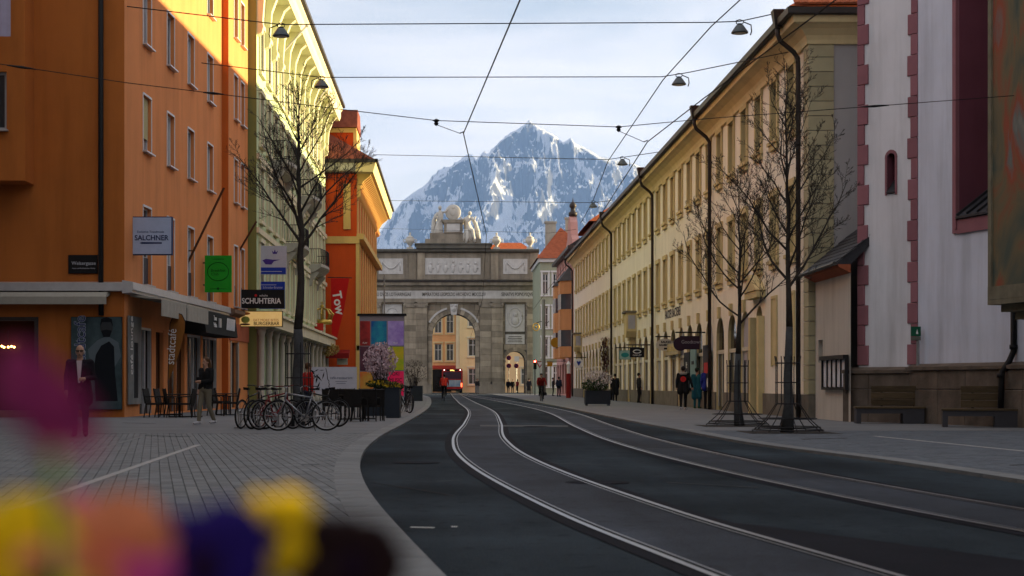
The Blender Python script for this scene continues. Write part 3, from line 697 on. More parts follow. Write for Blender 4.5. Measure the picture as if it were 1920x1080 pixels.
# warm lamp inside the cafe
lampm = mat('lamp_bulb', (.9, .5, .2), .5, emit=((1, .42, .10), 9))
t_ = thing('cafe_chandelier', 'small warm chandelier glowing inside the dark cafe window', 'lamp', at(15, 655, 51.4))
m_ = MB(); m_.tube([(0, 0, .6), (0, 0, .05)], .012, 6); m_.ball((0, 0, 0), .05); m_.build('stem', M['iron'], t_)
for k in range(5):
    a = 2 * math.pi * k / 5; m_ = MB(); m_.tube([(0, 0, 0), (.12 * math.cos(a), .12 * math.sin(a), -.04), (.2 * math.cos(a), .2 * math.sin(a), .03)], .01, 5); ar = m_.build('arm', M['iron'], t_)
    m_ = MB(); m_.ball((.2 * math.cos(a), .2 * math.sin(a), .07 + .03 * (k % 2)), .035, n=8, m=6); m_.build('bulb', lampm, ar)

# ------------------------------------------------------------------ sage green building
GX, GY0, GY1 = -8.76, 72.2, 112.0
green = thing('sage_building', 'tall sage green building with bracketed eaves, balconies and a columned ground floor', 'building', (GX, GY0, 0), R(90))
GL = GY1 - GY0; GH = 19.6
gc = [1.6 + 2.95 * k for k in range(13)]
grow = [(5.1, 7.5), (8.7, 10.9), (12.2, 14.3), (15.5, 17.4)]
bal = {(5, 2), (9, 2), (5, 1), (9, 1)}
ops = [(c - .55, c + .55, a, b) for c in gc for a, b in grow]
gf = [(c - 1.1, c + 1.1, .15, 3.7) for c in gc]
m_ = MB(); wall(m_, 0, GL, 0, GH, ops + gf, .25)
m_.quad((GL, 0, 0), (GL, 12, 0), (GL, 12, GH), (GL, 0, GH)); m_.build('street_wall', M['green'], green)
m_ = MB(); m_.quad((0, 14, 0), (0, 0, 0), (0, 0, GH), (0, 14, GH)); m_.build('end_wall', M['olive'], green)
for c in gc:
    for a, b in grow:
        o = window(green, c, .16, a, 1.1, b - a, M['win_white'], M['glass'] if random.random() < .6 else M['glass_curtain'], 2, .68, .06)
        s_ = MB(); hh = b - a
        s_.box(-.75, -.55, -.24, -.16, -.1, hh + .1); s_.box(.55, .75, -.24, -.16, -.1, hh + .1); s_.box(-.85, .85, -.30, -.16, hh + .1, hh + .3); s_.box(-.85, .85, -.32, -.16, -.25, -.1)
        link('surround', s_.mesh('surround', M['cream_trim']) if ('gs', round(hh, 2)) not in _wc else _wc[('gs', round(hh, 2))], o); 
for c in gc:
    s_ = MB(); s_.box(c - 1.1, c + 1.1, .2, .25, .15, 3.7); s_.build('shop_pane', M['shopglass'], green)
for k in range(14):
    x = .12 + 2.95 * k
    s_ = MB(); s_.lathe([(.19, 0), (.19, .25), (.14, .32), (.13, 3.2), (.16, 3.3), (.2, 3.45), (.2, 3.6)], 12); s_.box(-.24, .24, -.24, .24, 3.6, 3.72); s_.build('column', M['col_stone'], green, (x, -.20, 0), 0, True)
s_ = MB(); s_.box(-.2, GL, -.7, .0, 3.72, 4.25); s_.box(-.2, GL, -.82, 0, 4.25, 4.38); s_.build('ground_floor_cornice', M['cream_trim'], green)
s_ = MB(); s_.box(0, GL, -.12, 0, 7.95, 8.2); s_.box(0, GL, -.12, 0, 11.3, 11.55); s_.build('string_course', M['cream_trim'], green)
s_ = MB(); s_.box(-.002, .55, -.1, -.002, 0, 3.7); s_.build('brown_pier', M['brick_dk'], green)
# eaves with big consoles
EO = 1.05
cons = MB(); cons.prismx([(0, 16.9), (-.22, 17.0), (-.30, 17.25), (-.26, 17.5), (-.34, 18.6), (-.62, 19.35), (-.9, 19.6), (0, 19.6)][::-1], -.24, .24)
cme = cons.mesh('console', M['cream_trim'])
for k in range(14): link('console', cme, green, (.3 + 2.95 * k, 0, 0))
s_ = MB(); s_.prismx([(0, 19.6), (-EO + .1, 19.6), (-EO, 19.85), (-EO, 20.2), (-EO - .12, 20.35), (-EO - .12, 20.5), (0, 20.55)][::-1], -.5, GL + .3); s_.build('eaves', M['cream_trim'], green)
s_ = MB(); s_.prismx([(-EO - .13, 20.5), (-EO - .30, 20.52), (-EO - .30, 20.72), (-EO - .13, 20.74)][::-1], -.6, GL + .4); s_.build('gutter', M['gutter'], green)
s_ = MB(); s_.prismx([(-EO - .14, 20.6), (5, 26.0), (11, 20.6)][::-1], -.6, GL + .35); s_.build('roof', M['tile_red'], green)
# balconies on scrolled slabs
def balcony(x0, x1, z):
    t_ = MB(); w_ = x1 - x0; n = 12
    for k in range(n):
        a, b = x0 + w_ * k / n, x0 + w_ * (k + 1) / n
        da, db = [-(.75 + .25 * math.sin(math.pi * q / n)) for q in (k, k + 1)]
        t_.add([(a, 0, z - .5), (b, 0, z - .5), (b, db * .55, z - .38), (a, da * .55, z - .38), (a, da, z - .1), (b, db, z - .1), (a, da, z + .06), (b, db, z + .06), (a, 0, z + .06), (b, 0, z + .06)],
               [(0, 1, 2, 3), (3, 2, 5, 4), (4, 5, 7, 6), (6, 7, 9, 8)])
    t_.add([(x0, 0, z - .5), (x0, -.41, z - .38), (x0, -.75, z - .1), (x0, -.75, z + .06), (x0, 0, z + .06)], [(4, 3, 2, 1, 0)])
    o = t_.build('balcony', M['grey_trim'], green)
    r_ = MB(); pts = [(x0 + w_ * k / n, -(.72 + .25 * math.sin(math.pi * k / n))) for k in range(n + 1)]
    path = [(x0 + .02, 0)] + pts + [(x1 - .02, 0)]
    for zz in (z + .12, z + 1.0): r_.tube([(x, y, zz) for x, y in path], .022, 6)
    for i in range(len(path) - 1):
        L_ = math.hypot(path[i + 1][0] - path[i][0], path[i + 1][1] - path[i][1]); k_ = max(2, int(L_ / .13))
        for q in range(k_):
            f = q / k_; x = path[i][0] * (1 - f) + path[i + 1][0] * f; y = path[i][1] * (1 - f) + path[i + 1][1] * f
            r_.tube([(x, y, z + .1), (x, y - .03, z + .45), (x, y, z + 1.0)], .011, 4, cap=False)
    r_.build('railing', M['iron'], o)
    for x in (x0 + .35, x1 - .35):
        c_ = MB(); c_.prismx([(0, z - 1.3), (-.15, z - 1.25), (-.2, z - .95), (-.5, z - .6), (-.6, z - .4), (0, z - .45)][::-1], x - .15, x + .15); c_.build('bracket', M['grey_trim'], o)
for k in (2, 7): balcony(gc[k] - 1.3, gc[k + 1] + 1.3, 12.05)
for k in (4, 9): balcony(gc[k] - 1.4, gc[k + 1] + 1.4, 8.5)
# slanting flag poles on its wall
for px, py, qx, qy, Y, lb in ((526, 105, 572, 40, 82, 'slanting grey flag pole high on the sage building near the first lamp'), (584, 215, 606, 165, 99, 'slanting grey flag pole high on the sage building near the second lamp')):
    a = Vector((GX, Y, at(px, py, Y).z)); b = at(qx, qy, Y); b.y = Y + 1.0
    s_ = MB(); s_.tube([(0, 0, 0), b - a], .05, 8); s_.ball(b - a, .09)
    tag(s_.build('flag_pole', M['grey_trim'], None, a), lb, 'flag pole')

# ------------------------------------------------------------------ red building
RX, RY0, RY1 = -6.6, 112.3, 143.0
red = thing('red_building', 'deep orange red building with ochre trim and bracketed eaves beyond the sage building', 'building', (RX, RY0, 0), R(90))
RL = RY1 - RY0; RHT = 15.9
rc = [2.2 + 3.1 * k for k in range(9)]
rrow = [(4.6, 6.9), (8.3, 10.6), (12.0, 13.8)]
m_ = MB(); wall(m_, 0, RL, 0, RHT, [(c - .55, c + .55, a, b) for c in rc for a, b in rrow] + [(c - 1.0, c + 1.0, .2, 3.3) for c in rc], .25)
m_.quad((RL, 0, 0), (RL, 12, 0), (RL, 12, RHT), (RL, 0, RHT)); m_.build('street_wall', M['red'], red)
m_ = MB(); wall(m_, -12, 0, 0, RHT, [(-1.05 - 6, -.35 - 6, 12.2, 13.8)], .2); ew = m_.build('end_wall', M['red'], red); ew.rotation_euler = (0, 0, R(-90)); 
for c in rc:
    for a, b in rrow: window(red, c, .16, a, 1.1, b - a, M['win_white'], M['glass'], 2, .68, .06)
    s_ = MB(); s_.box(c - 1, c + 1, .2, .25, .2, 3.3); s_.build('shop_pane', M['shopglass'], red)
for k in range(10):
    x = .65 + 3.1 * k; s_ = MB(); s_.box(x - .35, x + .35, -.09, 0, 3.9, 15.2); s_.box(x - .45, x + .45, -.16, 0, 14.9, 15.3); s_.box(x - .45, x + .45, -.14, 0, 3.9, 4.3); s_.build('pilaster', M['yellow_trim'], red)
s_ = MB(); s_.box(-.1, RL, -.45, 0, 3.5, 3.85); s_.box(-.1, RL, -.5, 0, 11.3, 11.7); s_.build('string_course', M['yellow_trim'], red)
cons = MB(); cons.prismx([(0, 14.2), (-.25, 14.3), (-.3, 14.6), (-.2, 14.9), (-.5, 15.4), (-.95, 15.75), (-1.0, 15.9), (0, 15.9)][::-1], -.13, .13)
cme = cons.mesh('console', M['yellow_trim'])
for k in range(31): link('console', cme, red, (.2 + 1.0 * k, 0, 0))
EO = 1.2
s_ = MB(); s_.prismx([(0, 15.9), (-EO, 15.9), (-EO - .1, 16.2), (-EO - .18, 16.6), (0, 16.7)][::-1], -1.0, RL + .3); s_.build('eaves', mat('eaves_cream', (.62, .52, .26), .8, .08), red)
s_ = MB(); s_.box(-1.0, -.003, .0, 3.2, 16.0, 16.55); s_.build('end_eaves', M['grey_trim'], red)
s_ = MB(); s_.prismx([(-EO - .18, 16.58), (-EO - .34, 16.6), (-EO - .34, 16.78), (-EO - .18, 16.8)][::-1], -1.15, RL + .4); s_.box(-1.15, -1.0, -EO - .34, 3.4, 16.56, 16.8); s_.build('gutter', M['gutter'], red)
s_ = MB()   # hipped roof
z0 = 16.7; a = (-1.1, -EO - .25, z0); b = (RL + .4, -EO - .25, z0); c = (RL + .4, 9, z0); d = (-1.1, 9, z0); e = (3.4, 4.2, 20.4); f = (RL - 3, 4.2, 20.4)
s_.add([a, b, c, d, e, f], [(0, 1, 5, 4), (1, 2, 5), (2, 3, 4, 5), (3, 0, 4)]); s_.build('roof', M['tile_red'], red)
# red attic tower with its own little roof
s_ = MB(); x0, x1, y0, y1 = 2.0, 6.0, .35, 3.1; s_.box(x0, x1, y0, y1, 17.4, 19.4); at_ = s_.build('attic_tower', M['red'], red)
s_ = MB(); s_.box(x0 - .12, x1, y0 - .25, y0, 17.4, 19.3); s_.box(x0 - .15, x1, y0 - .2, y1 + .1, 19.1, 19.42); s_.build('attic_trim', M['yellow_trim'], at_)
s_ = MB(); s_.prism([(x0 - .4, 19.44), (x1 + .4, 19.44), (x1 - .8, 20.75), (x0 + .1, 20.75)], y0 - .3, y1 + .3); s_.build('attic_roof', M['tile_red'], at_)
# ochre window frame panel and band on the red end wall
s_ = MB(); s_.box(-.01 - .12, -.002, .42, .92, 12.0, 15.2); s_.build('stucco_panel', M['yellow_trim'], red)
s_ = MB(); s_.box(-.14, -.003, -.2, 2.4, 11.0, 11.5); s_.box(-.1, -.003, -.2, .05, 0, 11.0); s_.build('stucco_band', M['yellow_trim'], red)
# ------------------------------------------------------------------ long cream building on the right
M['cream'] = mat('cream_render', (.78, .735, .62), .9, .06, .4, .05, 30, stain=.16)
M['ochre_sur'] = mat('ochre_surround', (.56, .46, .24), .88, .1, 1.5, stain=.15)
M['cornice_y'] = mat('cornice_yellow', (.66, .55, .31), .85, .07, 1, stain=.15)
M['quoin_y'] = mat('quoin_yellow', (.36, .33, .21), .88, .1, 1.5, .1, 30, rand=.1)
M['plinth'] = mat('plinth_stone', (.16, .145, .12), .85, .2, 2, .4, 20, stain=.25)
M['grey_wall'] = mat('lavender_render', (.36, .355, .36), .9, .05, .5, stain=.15)
CX, CY0, CY1 = 11.0, 49.0, 143.0
CL = CY1 - CY0; CHT = 11.75
cream = thing('long_cream_building', 'long cream three storey building with ochre window surrounds and an arcade of shops', 'building', (CX, CY1, 0), R(-90))
yl = lambda Y: CY1 - Y                                    # local coordinate of a world Y
cw = [yl(51.5 + 2.76 * k) for k in range(33)]
crow = [(5.35, 7.45), (9.4, 11.3)]
CWW = .98
ops = [(c - CWW / 2, c + CWW / 2, a, b) for c in cw for a, b in crow]
arc = [(c - .93, c + .93, 0.0 if k % 4 == 1 else .75, 3.85, 'arch', .14) for k, c in enumerate(cw) if k > 2]
door = (cw[2] - .6, cw[2] + .6, 0, 3.9, 'arch')
m_ = MB(); wall(m_, 0, CL, 0, CHT, ops + arc + [door], .32, 0, 0, 1)
m_.build('street_wall', [M['cream'], M['ochre_sur']], cream)
sm = {}
for c in cw:
    for a, b in crow:
        hh = b - a
        o = window(cream, c, .2, a, CWW, hh, M['ochre_sur'] if random.random() < .7 else M['win_white'], M['glass'] if random.random() < .6 else M['glass_curtain'], 2, .66, .06)
        if hh not in sm:
            s_ = MB(); e = .17
            s_.box(-CWW / 2 - e, -CWW / 2 + .0, -.27, -.20, -.05, hh + .02); s_.box(CWW / 2, CWW / 2 + e, -.27, -.20, -.05, hh + .02)
            s_.box(-CWW / 2 - e - .04, CWW / 2 + e + .04, -.30, -.20, hh + .02, hh + .24)
            sm[hh] = s_.mesh('surround', M['ochre_sur'])
            s_ = MB(); s_.box(-CWW / 2 - .2, CWW / 2 + .2, -.36, -.20, -.17, -.053); s_.box(-CWW / 2 - .14, CWW / 2 + .14, -.30, -.20, -.36, -.17); sm['s'] = s_.mesh('sill', M['ochre_sur'])
        link('surround', sm[hh], o); link('sill', sm['s'], o)
shopw = mat('shop_frame_cream', (.5, .47, .38), .6)
shop_pink = mat('shop_grey', (.36, .36, .40), .8)
for k, c in enumerate(cw):
    if k < 3: continue
    s_ = MB(); s_.box(c - .93, c + .93, .12, .16, 0, 3.9)
    s_.build('shop_pane', M['shopglass'] if k % 3 else shop_pink, cream)
    f_ = MB(); f_.box(c - .93, c + .93, .05, .11, 2.35, 2.5); f_.box(c - .03, c + .03, .07, .11, .2, 2.35); f_.box(c - .93, c - .87, .07, .11, .2, 2.35); f_.box(c + .87, c + .93, .07, .11, .2, 2.35); f_.build('shop_frame', shopw, cream)
    q_ = MB(); q_.prism([(-.12, 3.78), (.12, 3.78), (.16, 4.25), (-.16, 4.25)], -.12, -.003); q_.build('keystone', M['ochre_sur'], cream, (c, 0, 0))
s_ = MB(); s_.box(cw[2] - .6, cw[2] + .6, .25, .31, 0, 3.9); s_.box(cw[2] - .55, cw[2] - .03, .2, .25, .05, 2.6); s_.box(cw[2] + .03, cw[2] + .55, .2, .25, .05, 2.6); s_.build('door', mat('old_oak', (.06, .04, .028), .6, .2, 3), cream)
s_ = MB()
for x in (cw[2] - .95, cw[2] + .6): s_.box(x, x + .35, -.22, -.003, 0, 3.5)
s_.box(cw[2] - 1.15, cw[2] + 1.15, -.32, -.003, 4.15, 4.4); s_.prism([(cw[2] - 1.2, 4.4), (cw[2] + 1.2, 4.4), (cw[2], 5.0)], -.36, -.003); s_.build('door_surround', M['ochre_sur'], cream)
for c in cw[:2]:                                            # ochre blind niches beside the door
    s_ = MB(); s_.box(c - .45, c - .36, -.06, -.003, 1.7, 4.0); s_.box(c + .36, c + .45, -.06, -.003, 1.7, 4.0); s_.box(c - .45, c + .45, -.06, -.003, 4.0, 4.1); s_.box(c - .36, c + .36, -.03, -.003, 1.75, 4.0); s_.build('blind_niche', M['ochre_sur'], cream)
sp_ = [(0.0, cw[-1] - .95)] ; xs = sorted([(a, b) for a, b, z, *_ in arc if z < .1] + [(door[0] - .35, door[1] + .35)])
x = 0.0
for a, b in xs + [(CL, CL)]: s_ = MB(); s_.box(x, a, -.07, -.003, 0, .78); s_.build('plinth', M['plinth'], cream); x = b
# cornice, gutter, roof
def mitred(prof, name, mt):                                 # profile (out, z) swept along the street side and round the near corner
    s_ = MB(); n = len(prof); P = []
    for d, z in prof: P += [(0, -d, z), (CL + d, -d, z), (CL + d, 16, z)]
    s_.v = P
    for i in range(n - 1):
        a, b = 3 * i, 3 * i + 3
        s_.f += [(a, a + 1, b + 1, b), (a + 1, a + 2, b + 2, b + 1)]; s_.mi += [0, 0]
    s_.build(name, mt, cream)
mitred([(0, 11.5), (.1, 11.5), (.12, 11.62), (.17, 11.75), (.34, 11.93), (.5, 12.02), (.62, 12.06), (.66, 12.28), (0, 12.3)], 'cornice', M['cornice_y'])
mitred([(.655, 12.28), (.74, 12.24), (.84, 12.28), (.86, 12.46), (.7, 12.5), (0, 12.52)], 'gutter', M['gutter'])
m_ = MB(); z0 = 12.5; rx = 8.4
a, b, c, d = (0, -.8, z0), (CL + .8, -.8, z0), (CL + .8, 2 * rx, z0), (0, 2 * rx, z0); e, f = (0, rx - .4, 18.2), (CL - 7.2, rx - .4, 18.2)
m_.add([a, b, c, d, e, f], [(0, 1, 5, 4), (1, 2, 5), (2, 3, 4, 5), (3, 0, 4)]); m_.build('roof', M['tile_orange'], cream)
# tiles laid on the near hip, whose lower courses show over the gutter
tm = MB(); tm.add([(-.1, 0, 0), (.1, 0, 0), (.1, .3, .02), (-.1, .3, .02), (-.1, 0, .05), (0, 0, .075), (.1, 0, .05), (.1, .3, .045), (0, .3, .06), (-.1, .3, .045)],
              [(0, 1, 6, 5, 4), (4, 5, 8, 9), (5, 6, 7, 8), (0, 4, 9, 3), (1, 2, 7, 6)])
tme = tm.mesh('roof_tile', mat('hip_tile', (.42, .12, .05), .8, .2, 5, rand=.3))
sl_ = math.atan2(18.2 - z0, 8.0); ca, sa = math.cos(sl_), math.sin(sl_)
for r_ in range(6):
    for k in range(22):
        o = link('roof_tile', tme, cream, (CL + .86 - (.02 + r_ * .24) * ca, -.55 + .21 * k + r_ * .22, z0 + .03 + (.02 + r_ * .24) * sa))
        o.rotation_euler = Euler((sl_, 0, R(90))); 
# end wall facing the viewer with yellow corner stones
m_ = MB(); wall(m_, 0, 17, 0, 12.3, [], .2); o = m_.build('end_wall', M['grey_wall'], cream, (CL, 0, 0), R(90))
for k in range(24):
    z = .78 + k * .449
    q_ = MB(); q_.box(CL - .62, CL + .05, -.055, .72, z + .012, z + .437); q_.build('quoin', M['quoin_y'], cream)
q_ = MB(); q_.box(CL - .66, CL + .07, -.07, .76, 0, .775); q_.build('quoin_base', M['plinth'], cream)
# downpipes with hopper heads
for Yp in (143 - .4, 108, 86, 67, 51.1 - 1.2):
    x = yl(Yp); s_ = MB()
    s_.add([(x - .22, -.98, 12.75), (x + .22, -.98, 12.75), (x + .22, -.62, 12.75), (x - .22, -.62, 12.75), (x - .1, -.9, 12.2), (x + .1, -.9, 12.2), (x + .1, -.7, 12.2), (x - .1, -.7, 12.2)],
           [(0, 3, 2, 1), (4, 5, 6, 7), (0, 1, 5, 4), (1, 2, 6, 5), (2, 3, 7, 6), (3, 0, 4, 7)])
    dp = s_.build('hopper', M['pipe'], cream)
    s_ = MB(); s_.tube([(x, -.8, 12.25), (x, -.8, 12.0), (x, -.72, 11.8), (x, -.3, 11.45), (x, -.17, 11.25), (x, -.16, 10.8), (x, -.16, .05)], .075, 10); s_.build('downpipe', M['pipe'], dp, None, 0, True)
# small stone oriel over the arcade
for px, pyb, Yo in ((1191, 622, 95.4), (1088, 670, 135)):
    s_ = MB(); x = yl(Yo); s_.prism([(-.5, 3.9), (.5, 3.9), (.75, 4.25), (.75, 5.35), (-.75, 5.35), (-.75, 4.25)], -.6, -.003)
    s_.box(-.2, .2, -.35, -.003, 2.6, 3.9); o_ = s_.build('oriel', M['ochre_sur'], cream, (x, 0, 0))
    s_ = MB(); s_.box(.752, .77, -.5, -.08, 4.4, 5.2); s_.build('oriel_pane', shop_pink, o_); s_ = MB(); s_.box(-.85, .85, -.7, -.003, 5.35, 5.47); s_.build('oriel_cap', M['plinth'], o_)
# wall lettering over the arcade
text('HACKER BÄCKEREI', .62, M['black'], cream, (yl(79.3), -.01, 4.62), (90, 0, 0), sx=1.05, bold=.004)

# ------------------------------------------------------------------ low annex with slate roof
M['annex'] = mat('warm_white_render', (.46, .43, .38), .9, .06, .5, .06, 30, stain=.25)
annex = thing('church_annex', 'low whitewashed annex with slate lean-to roof between church and cream building', 'building', (11.15, 48.9, 0), R(-90))
m_ = MB(); wall(m_, 0, 4.3, 0, 4.42, [(.35, .95, 1.75, 2.43)], .25); m_.quad((0, 0, 0), (0, 3, 0), (0, 3, 4.4), (0, 0, 4.4)); m_.build('wall', M['annex'], annex)
m_ = MB(); m_.box(.35, .95, .2, .25, 1.75, 2.43); m_.build('slit_window', mat('slit_grey', (.12, .13, .15), .5), annex)
m_ = MB(); m_.prismx([(0, 4.2), (-.32, 4.36), (-.36, 4.44), (0, 4.44)][::-1], -.05, 4.3); m_.build('eaves_board', mat('eaves_orange', (.34, .10, .05), .8), annex)
m_ = MB(); m_.prismx([(-.42, 4.44), (1.6, 6.1), (1.6, 6.0), (0, 4.44)][::-1], -.05, 4.3); rf = m_.build('roof', M['slate'], annex)
m_ = MB(); m_.tube([(-.05, -.45, 4.42), (4.3, -.45, 4.46)], .06, 8); m_.build('gutter', M['gutter'], annex)
tm = MB(); tm.box(-.12, .12, 0, .34, 0, .022); tme = tm.mesh('slate_tile', M['slate']); sl_ = math.atan2(1.66, 2.02)
for r_ in range(8):
    for k in range(17):
        o = link('slate_tile', tme, rf, (.08 + k * .25 + (r_ % 2) * .12, -.40 + r_ * .24 * math.cos(sl_), 4.475 + r_ * .24 * math.sin(sl_))); o.rotation_euler = (sl_ - .06, 0, 0)
# notice board on the annex
nb = thing('notice_board', 'dark framed notice board with white sheets on the annex wall', 'notice board', (11.12, 46.15, -.62), R(-90))
m_ = MB(); m_.box(-1.45, 1.45, -.1, 0, 1.55, 1.62); m_.box(-1.45, 1.45, -.16, 0, 2.42, 2.54); m_.box(-1.45, -1.38, -.1, 0, 1.62, 2.42); m_.box(1.38, 1.45, -.1, 0, 1.62, 2.42); m_.build('frame', M['iron'], nb)
for k in range(5):
    x = -1.38 + 2.76 * k / 5; m_ = MB(); m_.box(x + .04, x + .51, -.05, -.02, 1.64, 2.4); m_.build('sheet', mat('paper', (.5, .51, .54), .8, .25, 3) if 'paper' not in M else M['paper'], nb); M.setdefault('paper', bpy.data.materials['paper'])
    if k: m_ = MB(); m_.box(x - .02, x + .02, -.09, -.01, 1.62, 2.42); m_.build('mullion', M['iron'], nb)

# ------------------------------------------------------------------ church
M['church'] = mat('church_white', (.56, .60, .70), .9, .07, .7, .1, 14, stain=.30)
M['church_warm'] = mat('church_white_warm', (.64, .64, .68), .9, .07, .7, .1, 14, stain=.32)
M['pink'] = mat('church_pink', (.26, .115, .135), .9, .08, 1.2, .06, 30, rand=.12, stain=.12)
M['pink_dk'] = mat('church_pink_niche', (.17, .06, .085), .9, .08, .8, stain=.12)
M['base_stone'] = mat('church_base_stone', (.125, .10, .08), .85, .35, 1.6, .6, 14, stain=.3)
church = thing('church', 'white church with pink corner stones, a tall pink niche and a rough stone base', 'church', (0, 0, 0))
A, B, C_ = Vector((11.45, 44.9)), Vector((12.62, 43.3)), Vector((14.6, 36.0))
def face_obj(a, b):
    d = b - a; return math.atan2(d.y, d.x), d.length
CHH = 27
ang1, L1 = face_obj(A, B); ang2, L2 = face_obj(B, C_)
m_ = MB(); wall(m_, 0, L1, 0, CHH, [(L1 * .50, L1 * .64, 6.33, 7.45, 'arch')], .35, 0, 0, 1)
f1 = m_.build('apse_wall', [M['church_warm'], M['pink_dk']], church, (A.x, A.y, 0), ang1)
m_ = MB(); m_.box(L1 * .50, L1 * .64, .3, .35, 6.3, 7.5); m_.build('slit_pane', M['pink_dk'], church, (A.x, A.y, 0), ang1)
m_ = MB(); x0, x1 = L1 * .50, L1 * .64; r_ = (x1 - x0) / 2
for s_ in (x0 - .06, x1): m_.box(s_, s_ + .06, -.03, -.002, 6.3, 7.45 - r_)
for k in range(8):
    a0, a1 = math.pi * k / 8, math.pi * (k + 1) / 8; cx, cz = (x0 + x1) / 2, 7.45 - r_
    P = [(cx - math.cos(a0) * r_, cz + math.sin(a0) * r_), (cx - math.cos(a1) * r_, cz + math.sin(a1) * r_), (cx - math.cos(a1) * (r_ + .07), cz + math.sin(a1) * (r_ + .09)), (cx - math.cos(a0) * (r_ + .07), cz + math.sin(a0) * (r_ + .09))]
    m_.prism(P, -.03, -.002)
m_.build('slit_surround', M['pink'], church, (A.x, A.y, 0), ang1)
m_ = MB(); m_.prismx([(.3, 6.34), (.3, 6.75), (-.05, 6.38), (-.05, 6.34)], x0, x1); m_.build('slit_sill', M['slate'], church, (A.x, A.y, 0), ang1)
# second wall with the tall arched niche
nx0, nx1 = 2.0, 5.2
m_ = MB(); wall(m_, 0, L2, 0, CHH, [(nx0, nx1, 5.35, 16.8, 'arch')], .9, 0, 0, 1)
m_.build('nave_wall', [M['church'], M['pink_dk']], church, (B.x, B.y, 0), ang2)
m_ = MB(); m_.box(nx0, nx1, .86, .9, 5.3, 16.8); m_.build('niche_back', M['pink_dk'], church, (B.x, B.y, 0), ang2)
m_ = MB(); m_.box(nx0 - .22, nx0, -.06, -.002, 5.0, 15.2); m_.box(nx0 - .08, nx0, -.10, -.06, 5.1, 15.2); m_.box(nx0, nx1 + .2, -.06, -.002, 4.98, 5.33); m_.build('niche_surround', M['pink'], church, (B.x, B.y, 0), ang2)
m_ = MB(); m_.prismx([(.88, 5.36), (.88, 6.15), (-.12, 5.42), (-.12, 5.36)], nx0 + .02, nx1); ns_ = m_.build('niche_sill_roof', M['slate'], church, (B.x, B.y, 0), ang2)
for k in range(7):
    x = nx0 + .1 + k * .45; m_ = MB(); m_.obox((x, -.13, 5.45), (x, .87, 6.18), .05, .06); m_.build('seam', M['slate'], ns_)
# quoins
for (o_, an, xa, flip) in ((A, ang1, 0, 1), (B, ang1, 0, -1)):
    for k in range(44):
        z = 1.62 + k * .56; wd = random.uniform(.33, .37) if k % 2 == 0 else random.uniform(.20, .24)
        q_ = MB()
        if flip > 0: q_.cbox(-.02, wd, -.045, .2, z + .006, z + .554, .012)
        else: q_.cbox(-wd * .82, .045, -.045, .12, z + .006, z + .554, .012)
        if z < 16: q_.build('quoin', M['pink'], church, (o_.x, o_.y, 0), an)
# left return of the apse
m_ = MB(); wall(m_, -6, 0, 0, CHH, [], .2); m_.build('return_wall', M['church_warm'], church, (A.x, A.y, 0), R(240))
# rough stone base blocks
def base(a, b, an, L_, z1, pr, ext0=0, ext1=0):
    x = -ext0; k = 0
    while x < L_ + ext1 - .05:
        wd = min(random.uniform(.8, 1.5), L_ + ext1 - x)
        if L_ + ext1 - x - wd < .3: wd = L_ + ext1 - x
        q_ = MB(); q_.cbox(x + .004, x + wd - .004, -pr, .1, 0, .95, .02); q_.build('base_block', M['base_stone'], church, (a.x, a.y, 0), an)
        q_ = MB(); q_.cbox(x + .004, x + wd - .004, -pr + .015, .1, .955, z1 - .16, .02); q_.build('base_block', M['base_stone'], church, (a.x, a.y, 0), an); x += wd
    q_ = MB(); q_.prismx([(-pr - .05, z1 - .155), (-pr - .05, z1 - .07), (0, z1 + .02), (0, z1 - .155)][::-1], -ext0, L_ + ext1); q_.build('base_coping', M['base_stone'], church, (a.x, a.y, 0), an)
base(A, B, ang1, L1, 1.55, .28, .35, .28); base(B, C_, ang2, L2, 1.62, .28, .05, 0)
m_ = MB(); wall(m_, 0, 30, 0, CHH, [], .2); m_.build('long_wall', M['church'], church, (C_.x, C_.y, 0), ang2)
# the nave behind the cloister wing keeps the near street in shade
m_ = MB(); m_.box(22, 44, 16, 62, 0, 22); m_.prism([(21, 22), (45, 22), (33, 32)], 15.5, 62.5); m_.build('nave', [M['church']], church)
m_ = MB(); m_.prism([(20.6, 22.2), (45.4, 22.2), (33, 32.4)], 15, 63); m_.build('nave_roof', M['tile_red'], church)
# painted oriel in the near corner
fres = bpy.data.materials.new('old_fresco'); fres.use_nodes = True; t = fres.node_tree; L = t.links; b = t.nodes['Principled BSDF']; b.inputs['Roughness'].default_value = .9
tcn = t.nodes.new('ShaderNodeTexCoord'); mp_ = t.nodes.new('ShaderNodeMapping'); mp_.inputs['Scale'].default_value = (1, 1, .45); L.new(tcn.outputs['Object'], mp_.inputs[0])
n1 = t.nodes.new('ShaderNodeTexNoise'); n1.inputs['Scale'].default_value = .9; n1.inputs['Detail'].default_value = 9; n1.inputs['Distortion'].default_value = .8; L.new(mp_.outputs[0], n1.inputs['Vector'])
rp = t.nodes.new('ShaderNodeValToRGB'); el = rp.color_ramp.elements; el[0].position = .28; el[0].color = (.02, .03, .03, 1); el[1].position = .78; el[1].color = (.30, .27, .20, 1)
for p_, c_ in ((.42, (.06, .075, .055, 1)), (.52, (.13, .10, .05, 1)), (.60, (.24, .05, .02, 1)), (.66, (.12, .13, .12, 1))):
    e_ = el.new(p_); e_.color = c_
L.new(n1.outputs['Fac'], rp.inputs[0]); L.new(rp.outputs[0], b.inputs['Base Color'])
M['old_stone'] = mat('weathered_stone', (.17, .155, .11), .9, .25, 2, .3, 20, stain=.3)
ori = thing('painted_oriel', 'weathered stone oriel with a faded fresco jutting out over the pavement', 'oriel', (12.55, 37.2, 0), R(-78))
m_ = MB(); m_.box(0, 4.0, 0, 1.6, 3.1, 14); m_.build('painted_panel', fres, ori)
